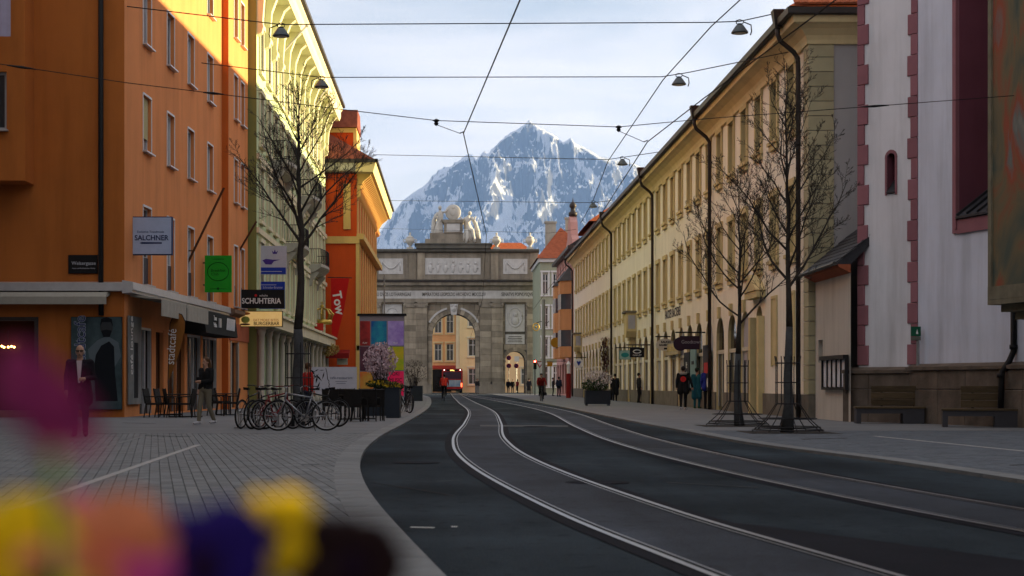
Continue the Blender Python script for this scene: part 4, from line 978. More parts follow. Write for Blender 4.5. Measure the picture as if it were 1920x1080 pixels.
m_ = MB(); m_.box(-.04, 4.0, -.05, 0, 3.05, 3.35); m_.box(-.04, .10, -.045, 0, 3.35, 14); m_.build('frame', M['old_stone'], ori)
for k, (e, z0, z1) in enumerate(((.05, 2.93, 3.048), (-.18, 2.76, 2.928), (-.42, 2.58, 2.758), (-.62, 2.40, 2.578))):
    m_ = MB(); m_.box(-e, 4.0, -e * .9, 1.6, z0, z1); m_.build('console_step', M['old_stone'], ori)
m_ = MB(); m_.box(-.02, 0, 0, 1.6, 3.1, 14); m_.build('side_panel', M['old_stone'], ori)
dpipe = MB(); p0 = Vector((13.72, 39.0)); dpipe.tube([(p0.x, p0.y, 9), (p0.x, p0.y, 1.9), (p0.x - .12, p0.y - .05, 1.65), (p0.x - .32, p0.y - .1, 1.4), (p0.x - .36, p0.y - .1, .05)], .075, 10)
for z in (2.0, 1.3): dpipe.lathe([(.1, -.05), (.1, .05)], 10, (p0.x if z > 1.6 else p0.x - .35, p0.y - (.0 if z > 1.6 else .1), z))
dpipe.build('downpipe', M['black'], church, None, 0, True)
# ------------------------------------------------------------------ triumphal arch
M['arch_stone'] = mat('arch_stone', (.32, .28, .22), .88, .2, .8, .3, 8, rand=.32, stain=.45)
M['arch_plain'] = mat('arch_stone_plain', (.28, .25, .205), .88, .22, .7, .3, 8, stain=.4)
M['arch_dark'] = mat('arch_stone_dark', (.12, .115, .10), .88, .22, 1, .3, 8, stain=.3)
M['marble'] = mat('relief_marble', (.55, .55, .55), .7, .12, 1.5, .5, 5, stain=.2)
M['statue'] = mat('statue_marble', (.50, .485, .45), .6, .1, 2, .2, 10)
AX, AY = .4, 200.0
arch = thing('triumphal_arch', 'grey stone triumphal arch with marble reliefs closing the end of the street', 'arch', (AX, AY, 0))
HW = 10.75; DP = 3.6
zz = lambda y: CAMH + (HZY - y) / 15.0
main = (-2.72, 2.70, 0, 10.0, 'arch'); sR = (6.42, 8.92, 0, 5.3, 'arch'); sL = (-8.92, -6.42, 0, 5.3, 'arch')
m_ = MB(); wall(m_, -HW, HW, 0, 12.0, [main, sR, sL], DP, .06)
m_.quad((-HW, DP, 0), (-HW, .06, 0), (-HW, .06, 12), (-HW, DP, 12)); m_.quad((HW, .06, 0), (HW, DP, 0), (HW, DP, 12), (HW, .06, 12))
m_.build('core', M['arch_dark'], arch)
m_ = MB(); wall(m_, -HW, HW, 0, 12.0, [main, sR, sL], .01, DP); m_.build('rear_face', M['arch_plain'], arch)
# ashlar blocks, each its own piece
def openings_at(z):
    r = []
    for a, b, z0, z1, _ in (main, sR, sL):
        rr = (b - a) / 2; zc = z1 - rr; e = .5
        if z < zc: r.append((a - .02 - e, b + .02 + e))
        elif z < z1 + e: 
            h = math.sqrt(max(0, (rr + e) ** 2 - (z - zc) ** 2)); 
            if h > 0: r.append(((a + b) / 2 - h - .02, (a + b) / 2 + h + .02))
    for a, b, z0, z1 in ((6.4, 8.95, 8.0 - .5, 11.3), (-8.95, -6.4, 7.5, 11.3), (6.4, 8.95, 6.1, 7.5), (-8.95, -6.4, 6.1, 7.5)):
        if z0 < z < z1: r.append((a, b))
    return r
um = MB(); um.cbox(0, 1, 0, 1, 0, 1, .035); ume = um.mesh('ashlar_block', M['arch_stone'])
nb_ = 0; CHT_ = .71
for i in range(15):
    z = 1.2 + i * CHT_; zc_ = z + CHT_ / 2
    if z + CHT_ > 11.95: break
    segs = [(-HW, HW)]
    for a, b in sorted(openings_at(zc_)):
        new = []
        for s0, s1 in segs:
            if b <= s0 or a >= s1: new.append((s0, s1)); continue
            if a > s0: new.append((s0, a))
            if b < s1: new.append((b, s1))
        segs = new
    for s0, s1 in segs:
        if s1 - s0 < .12: continue
        n = max(1, round((s1 - s0) / 1.45)); cuts = [s0 + (s1 - s0) * k / n for k in range(n + 1)]
        if n > 1 and i % 2: cuts = [s0] + [c + .35 * (s1 - s0) / n for c in cuts[:-1]][:-1] + [s1] if n > 2 else cuts
        for k in range(len(cuts) - 1):
            if nb_ >= 290: break
            link('ashlar_block', ume, arch, (cuts[k] + .014, random.uniform(-.012, .016), z + .014), 0, (cuts[k + 1] - cuts[k] - .028, .07, CHT_ - .028)); nb_ += 1
# base course
def strips(z0, z1, pr, mt, name, ops_):
    x = -HW - pr
    for a, b in ops_ + [(HW + pr, 0)]: s_ = MB(); s_.box(x, a, -pr, .05, z0, z1); s_.build(name, mt, arch); x = b
strips(0, 1.0, .62, M['arch_plain'], 'plinth', [(-8.97, -6.37), (-2.77, 2.75), (6.37, 8.97)]); strips(1.0, 1.2, .56, M['arch_plain'], 'plinth_cap', [(-8.97, -6.37), (-2.77, 2.75), (6.37, 8.97)])
# voussoirs
for (a, b, z0, z1, _), n, wdt in ((main, 17, .62), (sR, 11, .5), (sL, 11, .5)):
    rr = (b - a) / 2; cx = (a + b) / 2; zc = z1 - rr
    for k in range(n):
        a0, a1 = math.pi * k / n + .006, math.pi * (k + 1) / n - .006
        P = [(cx - math.cos(q) * r_, zc + math.sin(q) * r_) for q, r_ in ((a0, rr), (a1, rr), (a1, rr + wdt), (a0, rr + wdt))]
        v_ = MB(); v_.prism(P, -.10, .05); v_.build('voussoir', M['arch_stone'], arch)
    for s_ in (-1, 1):
        v_ = MB(); x0 = a - .5 if s_ < 0 else b
        n2 = int((zc - 1.2) / .71) + 1
        for q in range(n2):
            v_ = MB(); h_ = (zc - 1.2) / n2; v_.cbox(x0, x0 + .5, -.10, .05, 1.2 + q * h_ + .008, 1.2 + (q + 1) * h_ - .008, .02); v_.build('jamb_block', M['arch_stone'], arch)
        v_ = MB(); v_.box(x0 - .06, x0 + .56, -.18, -.101, zc - .14, zc + .14); v_.build('impost', M['arch_plain'], arch)
# pale moulded band and mask keystone of the main arch
rr = 2.71; zc = 10.0 - rr
for s_ in (-1, 1):
    for k in range(7):
        a0, a1 = [math.pi / 2 + s_ * (.25 + .12 * q) for q in (k, k + 1)]
        P = [(-.01 + math.cos(q) * r_, zc + math.sin(q) * r_) for q, r_ in ((a0, rr + .62), (a1, rr + .62), (a1, rr + .86), (a0, rr + .86))]
        v_ = MB(); v_.prism(P if s_ > 0 else P[::-1], -.2, .0); v_.build('band_segment', M['marble'], arch)
v_ = MB(); v_.prism([(-.34, 9.85), (.34, 9.85), (.52, 11.2), (-.52, 11.2)], -.34, .0); v_.ball((0, -.36, 10.65), .36, .22, .45); v_.ball((0, -.55, 10.6), .08, .1, .14); v_.ball((-.22, -.5, 11.0), .16, .12, .14); v_.ball((.22, -.5, 11.0), .16, .12, .14); v_.build('keystone_mask', M['marble'], arch)
# pilasters with capitals
for x in (-10.0, -5.45, -4.05, 3.95, 5.4, 9.95):
    wd = .82 if abs(x) > 8 else .72
    p_ = MB(); p_.box(x - wd, x + wd, -.46, -.02, 1.2, 10.75); po = p_.build('pilaster', M['arch_plain'], arch)
    for q in range(13):
        v_ = MB(); v_.cbox(x - wd + .01, x + wd - .01, -.50, -.46, 1.22 + q * .73, 1.22 + (q + 1) * .73 - .02, .015); v_.build('drum', M['arch_stone'], po)
    c_ = MB(); c_.prism([(x - wd, 10.75), (x + wd, 10.75), (x + wd + .12, 11.25), (x - wd - .12, 11.25)], -.60, -.02)
    for s_ in (-1, 1): c_.ball((x + s_ * (wd - .05), -.60, 11.05), .2, .12, .22)
    c_.box(x - wd - .15, x + wd + .15, -.64, -.02, 11.25, 11.38); c_.build('capital', M['arch_plain'], po)
    c_ = MB(); c_.box(x - wd - .1, x + wd + .1, -.58, -.02, 1.2, 1.5); c_.build('pilaster_base', M['arch_plain'], po)
# entablature
s_ = MB(); s_.box(-HW - .1, HW + .1, -.52, DP + .3, 11.4, 11.86); s_.build('architrave', M['arch_plain'], arch)
s_ = MB(); s_.box(-HW - .05, HW + .05, -.50, DP + .3, 11.86, 12.86); fz_ = s_.build('frieze', M['marble'], arch)
for txt, x in (('CAROLI DVCIS LOTHARINGIAE', -8.0), ('IMPERATORIS LEOPOLDO ARCHIDVCI MDCCLXV', 0), ('SENATVS POPVLVSQVE', 7.9)):
    text(txt, .62, M['arch_dark'], fz_, (x, -.52, 12.36), (90, 0, 0), sx=.62 if x else .58, bold=.01)
s_ = MB(); s_.prismx([(-.48, 12.86), (-.62, 12.95), (-.66, 13.3), (-1.2, 13.5), (-1.26, 13.8), (-1.34, 14.0), (0, 14.15), (DP + .6, 14.15), (DP + .9, 13.8), (DP + .3, 12.86)][::-1], -HW - .75, HW + .75); s_.build('cornice', M['arch_plain'], arch)
s_ = MB(); s_.prismx([(-1.38, 13.86), (-1.42, 14.08), (-.05, 14.26), (-.05, 14.16)][::-1], -HW - .8, HW + .8); s_.build('cornice_flashing', M['gutter'], arch)
# attic
s_ = MB(); s_.box(-HW + .35, HW - .25, .1, DP, 14.15, 17.6); s_.build('attic', M['arch_plain'], arch)
for x in (-10.0, -5.2, -4.1, 4.0, 5.1, 10.0):
    v_ = MB(); v_.box(x - .45, x + .45, -.08, .1, 14.15, 17.6); v_.build('attic_pilaster', M['arch_stone'], arch)
s_ = MB(); s_.prismx([(-.1, 17.6), (-.45, 17.75), (-.5, 18.0), (0, 18.1), (DP + .2, 18.1), (DP + .2, 17.6)][::-1], -HW + .2, HW - .1); s_.box(-4.7, 4.6, -.7, DP, 18.1, 18.6); s_.box(-4.9, 4.8, -.85, DP, 18.6, 18.75); s_.build('attic_cornice', M['arch_dark'], arch)
# marble reliefs with raised figures
def relief(x0, x1, z0, z1, y, kind):
    s_ = MB(); s_.box(x0, x1, y - .06, y + .1, z0, z1); o = s_.build('relief_panel', M['marble'], arch)
    d_ = MB(); cx, cz = (x0 + x1) / 2, (z0 + z1) / 2; w_, h = x1 - x0, z1 - z0
    if kind == 'garland':
        n = 9; pts = [(x0 + w_ * (.12 + .76 * k / n), y - .1, z1 - h * .15 - h * .5 * math.sin(math.pi * k / n)) for k in range(n + 1)]; d_.tube(pts, .09, 6)
        for x in (x0 + w_ * .12, x1 - w_ * .12): d_.tube([(x, y - .08, z1 - .2 * h), (x, y - .08, z0 + .2 * h)], [.11, .04], 6)
    elif kind == 'figures':
        for k in range(7):
            x = x0 + w_ * (.1 + .8 * k / 6); d_.ball((x, y - .08, z0 + h * .36), .26, .1, h * .26); d_.ball((x + .05, y - .1, z0 + h * (.68 + .1 * (k == 3))), .15, .1, .17); d_.tube([(x, y - .1, z0 + h * .5), (x + .4, y - .1, z0 + h * (.35 + .2 * (k % 2)))], .06, 5)
    elif kind == 'medallion':
        n = 24; pts = [(cx + .85 * math.cos(2 * math.pi * k / n), y - .08, cz + .1 + 1.2 * math.sin(2 * math.pi * k / n)) for k in range(n + 1)]; d_.tube(pts, .09, 6)
        d_.ball((cx, y - .06, cz - .35), .5, .12, .55); d_.ball((cx + .05, y - .1, cz + .45), .27, .16, .33)
    elif kind == 'text':
        for k in range(4): d_.box(x0 + w_ * (.12 + .04 * (k % 2)), x1 - w_ * (.12 + .05 * (k % 2)), y - .07, y - .06, z0 + h * (.2 + .18 * k), z0 + h * (.27 + .18 * k))
    d_.build('relief_figures', M['marble'] if kind != 'text' else M['arch_dark'], o, None, 0, True)
relief(-9.4, -6.35, 14.95, 16.9, .1, 'garland'); relief(-3.6, 3.35, 14.9, 16.95, .1, 'figures'); relief(6.15, 9.2, 14.95, 16.85, .1, 'garland')
relief(6.45, 8.85, 7.75, 11.15, .02, 'medallion'); relief(6.45, 8.85, 6.2, 7.4, .02, 'text'); relief(-8.9, -6.5, 7.75, 11.15, .02, 'medallion'); relief(-8.9, -6.5, 6.2, 7.4, .02, 'text')
# crowning steps and pedestal
s_ = MB(); s_.box(-3.6, 3.4, .0, DP - .3, 18.75, 19.35); s_.box(-3.0, 2.6, .15, DP - .4, 19.35, 20.1); s_.build('crown_steps', M['arch_plain'], arch)
s_ = MB(); s_.box(-1.25, 1.1, .0, 2.4, 20.1, 21.35); s_.prism([(-1.6, 21.75), (1.4, 21.75), (1.15, 21.35), (-1.3, 21.35)], -.2, 2.6); s_.build('pedestal', M['arch_plain'], arch)
s_ = MB(); s_.box(-.9, .75, -.05, .0, 20.25, 21.25); s_.build('pedestal_panel', M['marble'], arch)
# sculpture group, one figure group per thing
sg = thing('marble_sculpture', 'sunlit white marble group of two figures holding a round medallion atop the arch', 'sculpture', (AX, AY, 19.3))
s_ = MB(); s_.lathe([(.9, -.18), (.98, -.12), (.98, .12), (.9, .18)], 28); md = s_.build('medallion', M['statue'], sg, (-.1, .9, 3.45), 0, True); md.rotation_euler = (R(90), 0, 0)
s_ = MB(); s_.ball((0, 0, .17), .45, .5, .12, 12, 8); s_.ball((0, .55, .17), .22, .24, .14, 10, 7); s_.build('medallion_portrait', M['statue'], md, None, 0, True)
def body(mbs, pts): mbs.tube([p[:3] for p in pts], [p[3] for p in pts], 9)
s_ = MB()
body(s_, [(-1.95, .8, .55, .62), (-1.95, .8, 1.2, .52), (-1.8, .8, 2.0, .42), (-1.7, .8, 2.7, .36), (-1.72, .75, 3.2, .42), (-1.72, .75, 3.55, .22), (-1.72, .72, 3.72, .14)]); s_.ball((-1.74, .68, 4.0), .22, .24, .28)
body(s_, [(-1.4, .75, 3.4, .15), (-1.0, .7, 3.55, .13), (-.7, .75, 3.9, .1)]); body(s_, [(-2.05, .75, 3.4, .15), (-2.3, .6, 2.9, .13), (-2.0, .4, 2.5, .1)])
for k in range(7): body(s_, [(-2.4 + k * .17, .35 + .1 * (k % 2), .4, .13), (-2.2 + k * .12, .45, 1.4, .1), (-1.95 + k * .08, .5, 2.2, .06)])
body(s_, [(-2.2, 1.1, 3.3, .18), (-2.5, 1.2, 2.4, .3), (-2.6, 1.1, 1.2, .28), (-2.5, 1.0, .4, .3)])
s_.build('standing_figure', M['statue'], sg, None, 0, True)
s_ = MB()
body(s_, [(2.1, .8, .5, .6), (2.0, .8, 1.0, .62), (1.75, .8, 1.6, .5), (1.6, .8, 2.2, .42), (1.75, .75, 2.65, .45), (1.85, .75, 2.95, .2), (1.9, .72, 3.05, .14)]); s_.ball((2.0, .68, 3.32), .23, .24, .28)
body(s_, [(1.4, .7, 2.7, .16), (1.05, .6, 2.5, .13), (.8, .6, 2.9, .1)]); body(s_, [(2.1, .7, 2.7, .17), (2.5, .6, 2.4, .14), (2.75, .5, 2.9, .09)])
body(s_, [(1.8, .5, 1.2, .32), (2.3, .1, 1.1, .28), (2.45, .0, .4, .2), (2.6, -.1, -.4, .15)]); body(s_, [(1.6, .5, 1.1, .3), (1.6, .0, 1.0, .26), (1.7, -.1, .2, .2), (1.5, -.2, -.5, .14)])
for k in range(6): body(s_, [(1.2 + k * .26, .1, -.2 + .1 * (k % 3), .14), (1.3 + k * .2, .2, .6, .16), (1.5 + k * .14, .35, 1.3, .12)])
body(s_, [(2.2, 1.1, 2.9, .16), (2.7, 1.2, 2.1, .26), (3.0, 1.0, 1.0, .3), (3.1, .9, .1, .3)])
s_.build('seated_figure', M['statue'], sg, None, 0, True)
for x, lb in ((-5.5, 'white stone urn left of the sculpture on the arch'), (5.35, 'white stone urn just right of the sculpture on the arch'), (9.55, 'white stone urn at the right end of the arch')):
    u_ = thing('stone_urn', lb, 'urn', (AX + x, AY + .8, 18.1 if abs(x) > 3 else 18.75), 0, 'urns on the arch')
    s_ = MB(); s_.box(-.4, .4, -.4, .4, 0, .25); s_.build('foot', M['statue'], u_)
    s_ = MB(); s_.lathe([(.22, .25), (.14, .4), (.3, .6), (.55, .95), (.6, 1.2), (.5, 1.3), (.42, 1.4), (.5, 1.48), (.3, 1.6), (.12, 1.75), (.1, 1.9), (.16, 2.0), (.02, 2.15)], 16); s_.build('vase', M['statue'], u_, None, 0, True)
    for a in (-1, 1):
        s_ = MB(); s_.tube([(a * .5, 0, 1.3), (a * .8, 0, 1.25), (a * .78, 0, .95), (a * .5, 0, .85)], .06, 6); s_.build('handle', M['statue'], u_, None, 0, True)

# ------------------------------------------------------------------ houses behind and beside the arch
M['peach'] = mat('peach_render', (.78, .42, .20), .9, .06, .4, stain=.12)  # colour brightened to stand in for sunlight that does not reach the wall
M['sand'] = mat('sand_render', (.76, .60, .33), .9, .06, .4, stain=.15)  # brightened likewise, the warm light beyond the arch put into the colour
def plain_house(name, label, x0, x1, Y0, depth, h, rows, cols_, m_wall, side=None, ww=1.0, m_win=None, top='flat', trim=None, z_g=0):
    t_ = thing(name, label, 'building', (x0, Y0, 0)); L_ = x1 - x0
    cs = [L_ * (k + .5) / cols_ for k in range(cols_)]
    m_ = MB(); wall(m_, 0, L_, 0, h, [(c - ww / 2, c + ww / 2, a, b) for c in cs for a, b in rows], .2)
    m_.quad((L_, 0, 0), (L_, depth, 0), (L_, depth, h), (L_, 0, h)); m_.quad((0, depth, 0), (0, 0, 0), (0, 0, h), (0, depth, h)); m_.quad((0, depth, 0), (0, depth, h), (L_, depth, h), (L_, depth, 0))
    m_.build('wall', m_wall, t_)
    for c in cs:
        for a, b in rows:
            o = window(t_, c, .12, a, ww, b - a, M['win_white'], m_win or M['glass'], 2, .65, .07)
            if trim:
                s_ = MB(); hh = b - a; s_.box(-ww / 2 - .18, -ww / 2, -.2, -.12, -.1, hh + .15); s_.box(ww / 2, ww / 2 + .18, -.2, -.12, -.1, hh + .15); s_.box(-ww / 2 - .25, ww / 2 + .25, -.24, -.12, hh + .15, hh + .35); s_.box(-ww / 2 - .25, ww / 2 + .25, -.26, -.12, -.25, -.1); s_.build('surround', trim, o)
    s_ = MB(); s_.box(-.2, L_ + .2, -.35, depth, h, h + .4); s_.build('cornice', trim or m_wall, t_)
    return t_
ph = plain_house('peach_house', 'peach house in brightened render seen through the main arch', -9.5, .75, 231, 12, 17, [(4.6, 7.0), (8.6, 11.2), (12.9, 15.2)], 6, M['peach'], trim=M['sand'])
for k in range(6):
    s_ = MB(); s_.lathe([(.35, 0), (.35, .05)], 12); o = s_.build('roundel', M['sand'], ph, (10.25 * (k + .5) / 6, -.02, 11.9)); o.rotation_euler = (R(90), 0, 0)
s_ = MB(); s_.box(0, 10.25, -.3, -.003, 3.4, 3.9); s_.build('shop_fascia', mat('shop_red', (.45, .06, .04), .7), ph)
s_ = MB(); s_.box(.6, 9.6, -.05, -.003, .1, 3.3); s_.build('shop_pane', M['shopglass'], ph)
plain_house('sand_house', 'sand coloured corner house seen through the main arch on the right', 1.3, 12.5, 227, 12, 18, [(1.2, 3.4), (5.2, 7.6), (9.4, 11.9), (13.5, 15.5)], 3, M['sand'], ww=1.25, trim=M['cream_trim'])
s_ = MB(); s_.box(.75, 1.3, 227.2, 231, 0, 17.8); tag(s_.build('party_wall', M['cream_trim']), 'narrow pale wall between the peach and sand houses', 'wall')
# pale green house beside the arch
gh = plain_house('pale_green_house', 'narrow pale green house with white windows right beside the arch', 10.05, 16, 180, 16, 14.9, [(1.0, 3.2), (4.3, 6.3), (7.6, 9.8), (11.3, 13.6)], 5, mat('pale_green_render', (.34, .37, .28), .9, .06, .5, stain=.25), ww=.62, trim=M['win_white'])
s_ = MB(); s_.add([(-.4, -.6, 15.3), (6.4, -.6, 15.3), (6.4, 16.4, 15.3), (-.4, 16.4, 15.3), (2.6, 4, 19.2), (2.6, 12, 19.2)], [(0, 1, 4), (1, 2, 5, 4), (2, 3, 5), (3, 0, 4, 5)]); s_.build('roof', mat('roof_tile_brown', (.30, .085, .04), .85, .25, 2.5, .5, 22), gh)
for x, y, z1 in ((.8, 3, 19.6), (3.2, 4.2, 20.2)):
    s_ = MB(); s_.box(x, x + 1.2, y, y + .8, 16, z1); s_.box(x - .1, x + 1.3, y - .1, y + .9, z1, z1 + .2); s_.build('chimney', M['grey_trim'], gh)
# pink gabled house with a bay
pk = thing('pink_gabled_house', 'pink house with a shaped gable and an orange bay window before the pale green house', 'building', (11.0, 166, 0), R(-90))
PL_ = 166 - 143.4
M['rose'] = mat('rose_render', (.50, .27, .24), .9, .06, .5, stain=.2); M['salmon'] = mat('salmon_render', (.55, .27, .12), .9, .08, .8, stain=.2)
pc = [2.0 + 3.7 * k for k in range(6)]
m_ = MB(); wall(m_, 0, PL_, 0, 13.5, [(c - .6, c + .6, a, b) for c in pc for a, b in ((4.3, 6.3), (7.6, 9.8), (11.0, 12.9))] + [(c - 1.2, c + 1.2, .2, 3.1) for c in pc], .25)
m_.quad((PL_, 0, 0), (PL_, 10, 0), (PL_, 10, 13.5), (PL_, 0, 13.5)); m_.quad((0, 10, 0), (0, 0, 0), (0, 0, 13.5), (0, 10, 13.5)); m_.build('wall', M['rose'], pk)
for c in pc:
    for a, b in ((4.3, 6.3), (7.6, 9.8), (11.0, 12.9)): window(pk, c, .15, a, 1.2, b - a, M['win_white'], M['glass'], 2, .65, .08)
    s_ = MB(); s_.box(c - 1.2, c + 1.2, .2, .25, .2, 3.1); s_.build('shop_pane', M['shopglass'], pk)
s_ = MB(); s_.prism([(PL_ - 9, 13.5), (PL_, 13.5), (PL_ - .8, 14.2), (PL_ - 2.2, 14.7), (PL_ - 3.0, 16.0), (PL_ - 4.5, 16.7), (PL_ - 6.0, 16.0), (PL_ - 6.8, 14.7), (PL_ - 8.2, 14.2)], -.05, .6); s_.build('gable', M['rose'], pk)
s_ = MB(); s_.lathe([(.4, 16.7), (.42, 17.0), (.25, 17.1), (.2, 17.4), (.34, 17.55), (.3, 17.8), (.08, 18.0), (.02, 18.4)], 10, (PL_ - 4.5, .3, 0)); s_.build('finial', M['gutter'], pk, None, 0, True)
for x0 in (PL_ - 6.0, PL_ - 13.5):
    s_ = MB(); P = [(x0, 0), (x0 + .7, -1.0), (x0 + 3.0, -1.0), (x0 + 3.7, 0)]
    s_.prismz(P[::-1], 3.6, 4.6); s_.prismz(P[::-1], 6.1, 8.0); s_.prismz(P[::-1], 9.4, 10.6); by_ = s_.build('bay', M['salmon'], pk)
    for za, zb in ((4.6, 6.1), (8.0, 9.4)):
        s_ = MB(); s_.prismz([(x0 + .05, 0), (x0 + .72, -.94), (x0 + 2.98, -.94), (x0 + 3.65, 0)][::-1], za, zb); s_.build('bay_glazing', M['glass'], by_)
    for x, y in P + [(x0 + 1.85, -1.0)]:
        for za, zb in ((4.6, 6.1), (8.0, 9.4)): s_ = MB(); s_.box(x - .06, x + .06, y - .03, y + .09, za, zb); s_.build('bay_mullion', M['win_white'], by_)
    s_ = MB(); s_.add([(x0 - .1, 0, 10.6), (x0 + .6, -1.15, 10.6), (x0 + 3.1, -1.15, 10.6), (x0 + 3.8, 0, 10.6), (x0 + 1.2, 0, 12.1), (x0 + 2.5, 0, 12.1)], [(0, 1, 4), (1, 2, 5, 4), (2, 3, 5)]); s_.build('bay_roof', M['gutter'], by_)
s_ = MB(); s_.box(-.2, PL_ + .2, -.5, 0, 13.3, 13.6); s_.build('gutter', M['gutter'], pk)
s_ = MB(); s_.add([(0, -.4, 13.6), (PL_, -.4, 13.6), (PL_, 11, 13.6), (0, 11, 13.6), (0, 5, 17.2), (PL_, 5, 17.2)], [(0, 1, 5, 4), (1, 2, 5), (2, 3, 4, 5), (3, 0, 4)]); s_.build('roof', M['slate'], pk)
# sunlit orange roof that rises behind the pink gable
oh = thing('orange_roofed_house', 'house behind the long cream building showing a bright orange hipped roof', 'building', (13.5, 150, 0))
s_ = MB(); s_.box(0, 9, 0, 14, 0, 16.4); s_.build('wall', M['rose'], oh)
s_ = MB(); s_.add([(-.6, -.6, 16.4), (9.6, -.6, 16.4), (9.6, 14.6, 16.4), (-.6, 14.6, 16.4), (4.2, 4.5, 19.9), (4.2, 10, 19.9)], [(0, 1, 4), (1, 2, 5, 4), (2, 3, 5), (3, 0, 4, 5)]); s_.build('roof', M['tile_orange'], oh)
# orange roof peeping over the arch
bh = thing('far_roof_house', 'far house whose orange roof peeps over the arch beside the urn', 'building', (4.5, 246, 0))
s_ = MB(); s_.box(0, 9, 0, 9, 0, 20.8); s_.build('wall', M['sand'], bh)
s_ = MB(); s_.add([(-.5, -.5, 20.8), (9.5, -.5, 20.8), (9.5, 9.5, 20.8), (-.5, 9.5, 20.8), (2.5, 4, 23.3), (6.5, 4, 23.3)], [(0, 1, 5, 4), (1, 2, 5), (2, 3, 4, 5), (3, 0, 4)]); s_.build('roof', M['tile_orange'], bh)
# ------------------------------------------------------------------ the street goes on behind the viewpoint
M['plain_a'] = mat('plain_render_grey', (.30, .28, .25), .9, .1, .5); M['plain_b'] = mat('plain_render_rose', (.34, .24, .18), .9, .1, .5)
for k, (x0, x1, y0, y1, h, lb) in enumerate(((-32, -12.6, 4, 42.6, 19, 'house left of the viewpoint across the side lane, outside the picture'), (-32, -11, -24, 3.5, 21, 'house on the left just behind the viewpoint, outside the picture'),
        (-32, -10.5, -60, -24.5, 20, 'house on the left far behind the viewpoint, outside the picture'), (21.5, 40, -24, 5, 20, 'house on the right just behind the viewpoint, outside the picture'),
        (15, 40, -60, -24.5, 21, 'house on the right far behind the viewpoint, outside the picture'), (-32, 40, -85, -70, 24, 'house closing the street behind the viewpoint, outside the picture'))):
    t_ = thing('street_house', lb, 'building', (x0, y0, 0)); w_, d_ = x1 - x0, y1 - y0
    m_ = MB(); m_.box(0, w_, 0, d_, 0, h); m_.build('wall', M['plain_a'] if k % 2 else M['plain_b'], t_)
    m_ = MB(); m_.add([(-.5, -.5, h), (w_ + .5, -.5, h), (w_ + .5, d_ + .5, h), (-.5, d_ + .5, h), (w_ * .5, d_ * .3, h + 4), (w_ * .5, d_ * .7, h + 4)], [(0, 1, 4), (1, 2, 5, 4), (2, 3, 5), (3, 0, 4, 5)]); m_.build('roof', M['tile_red'], t_)
# ------------------------------------------------------------------ signs
def C(name, col, rough=.6, **k):
    if name not in M: M[name] = mat(name, col, rough, .06, 4, **k)
    return M[name]
def sign(name, label, x0, y0, x1, y1, Y, face, edge, thick=.12, cat='sign', bracket=None, frame=.03):
    """flat box sign facing the viewer; photo rectangle at depth Y; origin at its lower left corner"""
    a = at(x0, y1, Y); b = at(x1, y0, Y); w_, h = b.x - a.x, b.z - a.z
    t_ = thing(name, label, cat, (a.x, Y, a.z))
    m_ = MB(); m_.box(0, w_, 0, thick, 0, h); m_.build('cabinet', edge, t_)
    m_ = MB(); m_.box(frame, w_ - frame, -.012, -.001, frame, h - frame); m_.build('face', face, t_)
    if bracket is not None:
        for z in (h * .2, h * .8):
            m_ = MB(); m_.box(bracket - a.x, 0, thick * .3, thick * .6, z - .025, z + .025); m_.build('bracket', M['iron'], t_)
        m_ = MB(); m_.box(bracket - a.x - .03, bracket - a.x + .02, thick * .2, thick * .7, h * .05, h * .95); m_.build('wall_plate', M['iron'], t_)
    return t_, w_, h
navy = C('navy_print', (.02, .03, .09)); lilac = C('sign_lilac_white', (.36, .44, .62))
t_, w_, h = sign('hanging_sign', 'square pale blue hanging sign reading SALCHNER on the orange corner', 242, 406, 323, 478, 52.1, lilac, navy, .2, bracket=-10.52)
text('SALCHNER', .235, navy, t_, (w_ / 2 + .03, -.016, h * .44), sx=.95, bold=.004)
text('Exclusive Trendmode', .10, navy, t_, (w_ / 2, -.014, h * .60), sx=1.0)
m_ = MB(); m_.prism([(w_ * .24, h * .31), (w_ * .3, h * .285), (w_ * .76, h * .29), (w_ * .76, h * .33), (w_ * .3, h * .335)], -.016, -.012); m_.build('arrow', navy, t_)
t_, w_, h = sign('street_sign', 'black street name plate reading Welsergasse on the orange wall', 128, 478, 183, 513, 50.95, M['black'], M['black'], .045, frame=.01)
text('Welsergasse', .16, C('soft_white', (.45, .47, .52)), t_, (w_ * .53, -.014, h * .55), sx=.95)
text('Anton und Bartholomäus Welser', .055, C('soft_white', (.45, .47, .52)), t_, (w_ * .53, -.014, h * .28))
gr = C('sign_green', (.015, .30, .02)); gd = C('sign_green_dark', (.004, .06, .006))
t_, w_, h = sign('hanging_sign', 'bright green hanging sign with an oval breakfast club emblem', 384, 479, 434, 548, 63.4, gr, gr, .12, bracket=-9.98, frame=.0)
m_ = MB(); pts = [(w_ / 2 + .42 * math.cos(2 * math.pi * k / 28), -.016, h * .56 + .36 * math.sin(2 * math.pi * k / 28)) for k in range(29)]; m_.tube(pts, .012, 6); m_.build('oval_ring', gd, t_)
text('Breakfast', .155, gd, t_, (w_ * .5, -.014, h * .59)); text('Club', .155, gd, t_, (w_ * .38, -.014, h * .49)); text('fruehstueckslokal', .07, gd, t_, (w_ * .5, -.014, h * .9)); m_ = MB(); m_.box(w_ * .2, w_ * .8, -.016, -.012, h * .09, h * .10); m_.ball((w_ / 2, -.016, h * .10), .05, .01, .05); m_.build('underline', gd, t_)
bl = C('sign_blue', (.015, .04, .33)); wh = C('sign_white', (.42, .43, .52))
t_, w_, h = sign('hanging_sign', 'white sign with a violet oil lamp emblem and blue arrow band', 481, 461, 537, 515, 73.2, wh, wh, .1, bracket=-8.95)
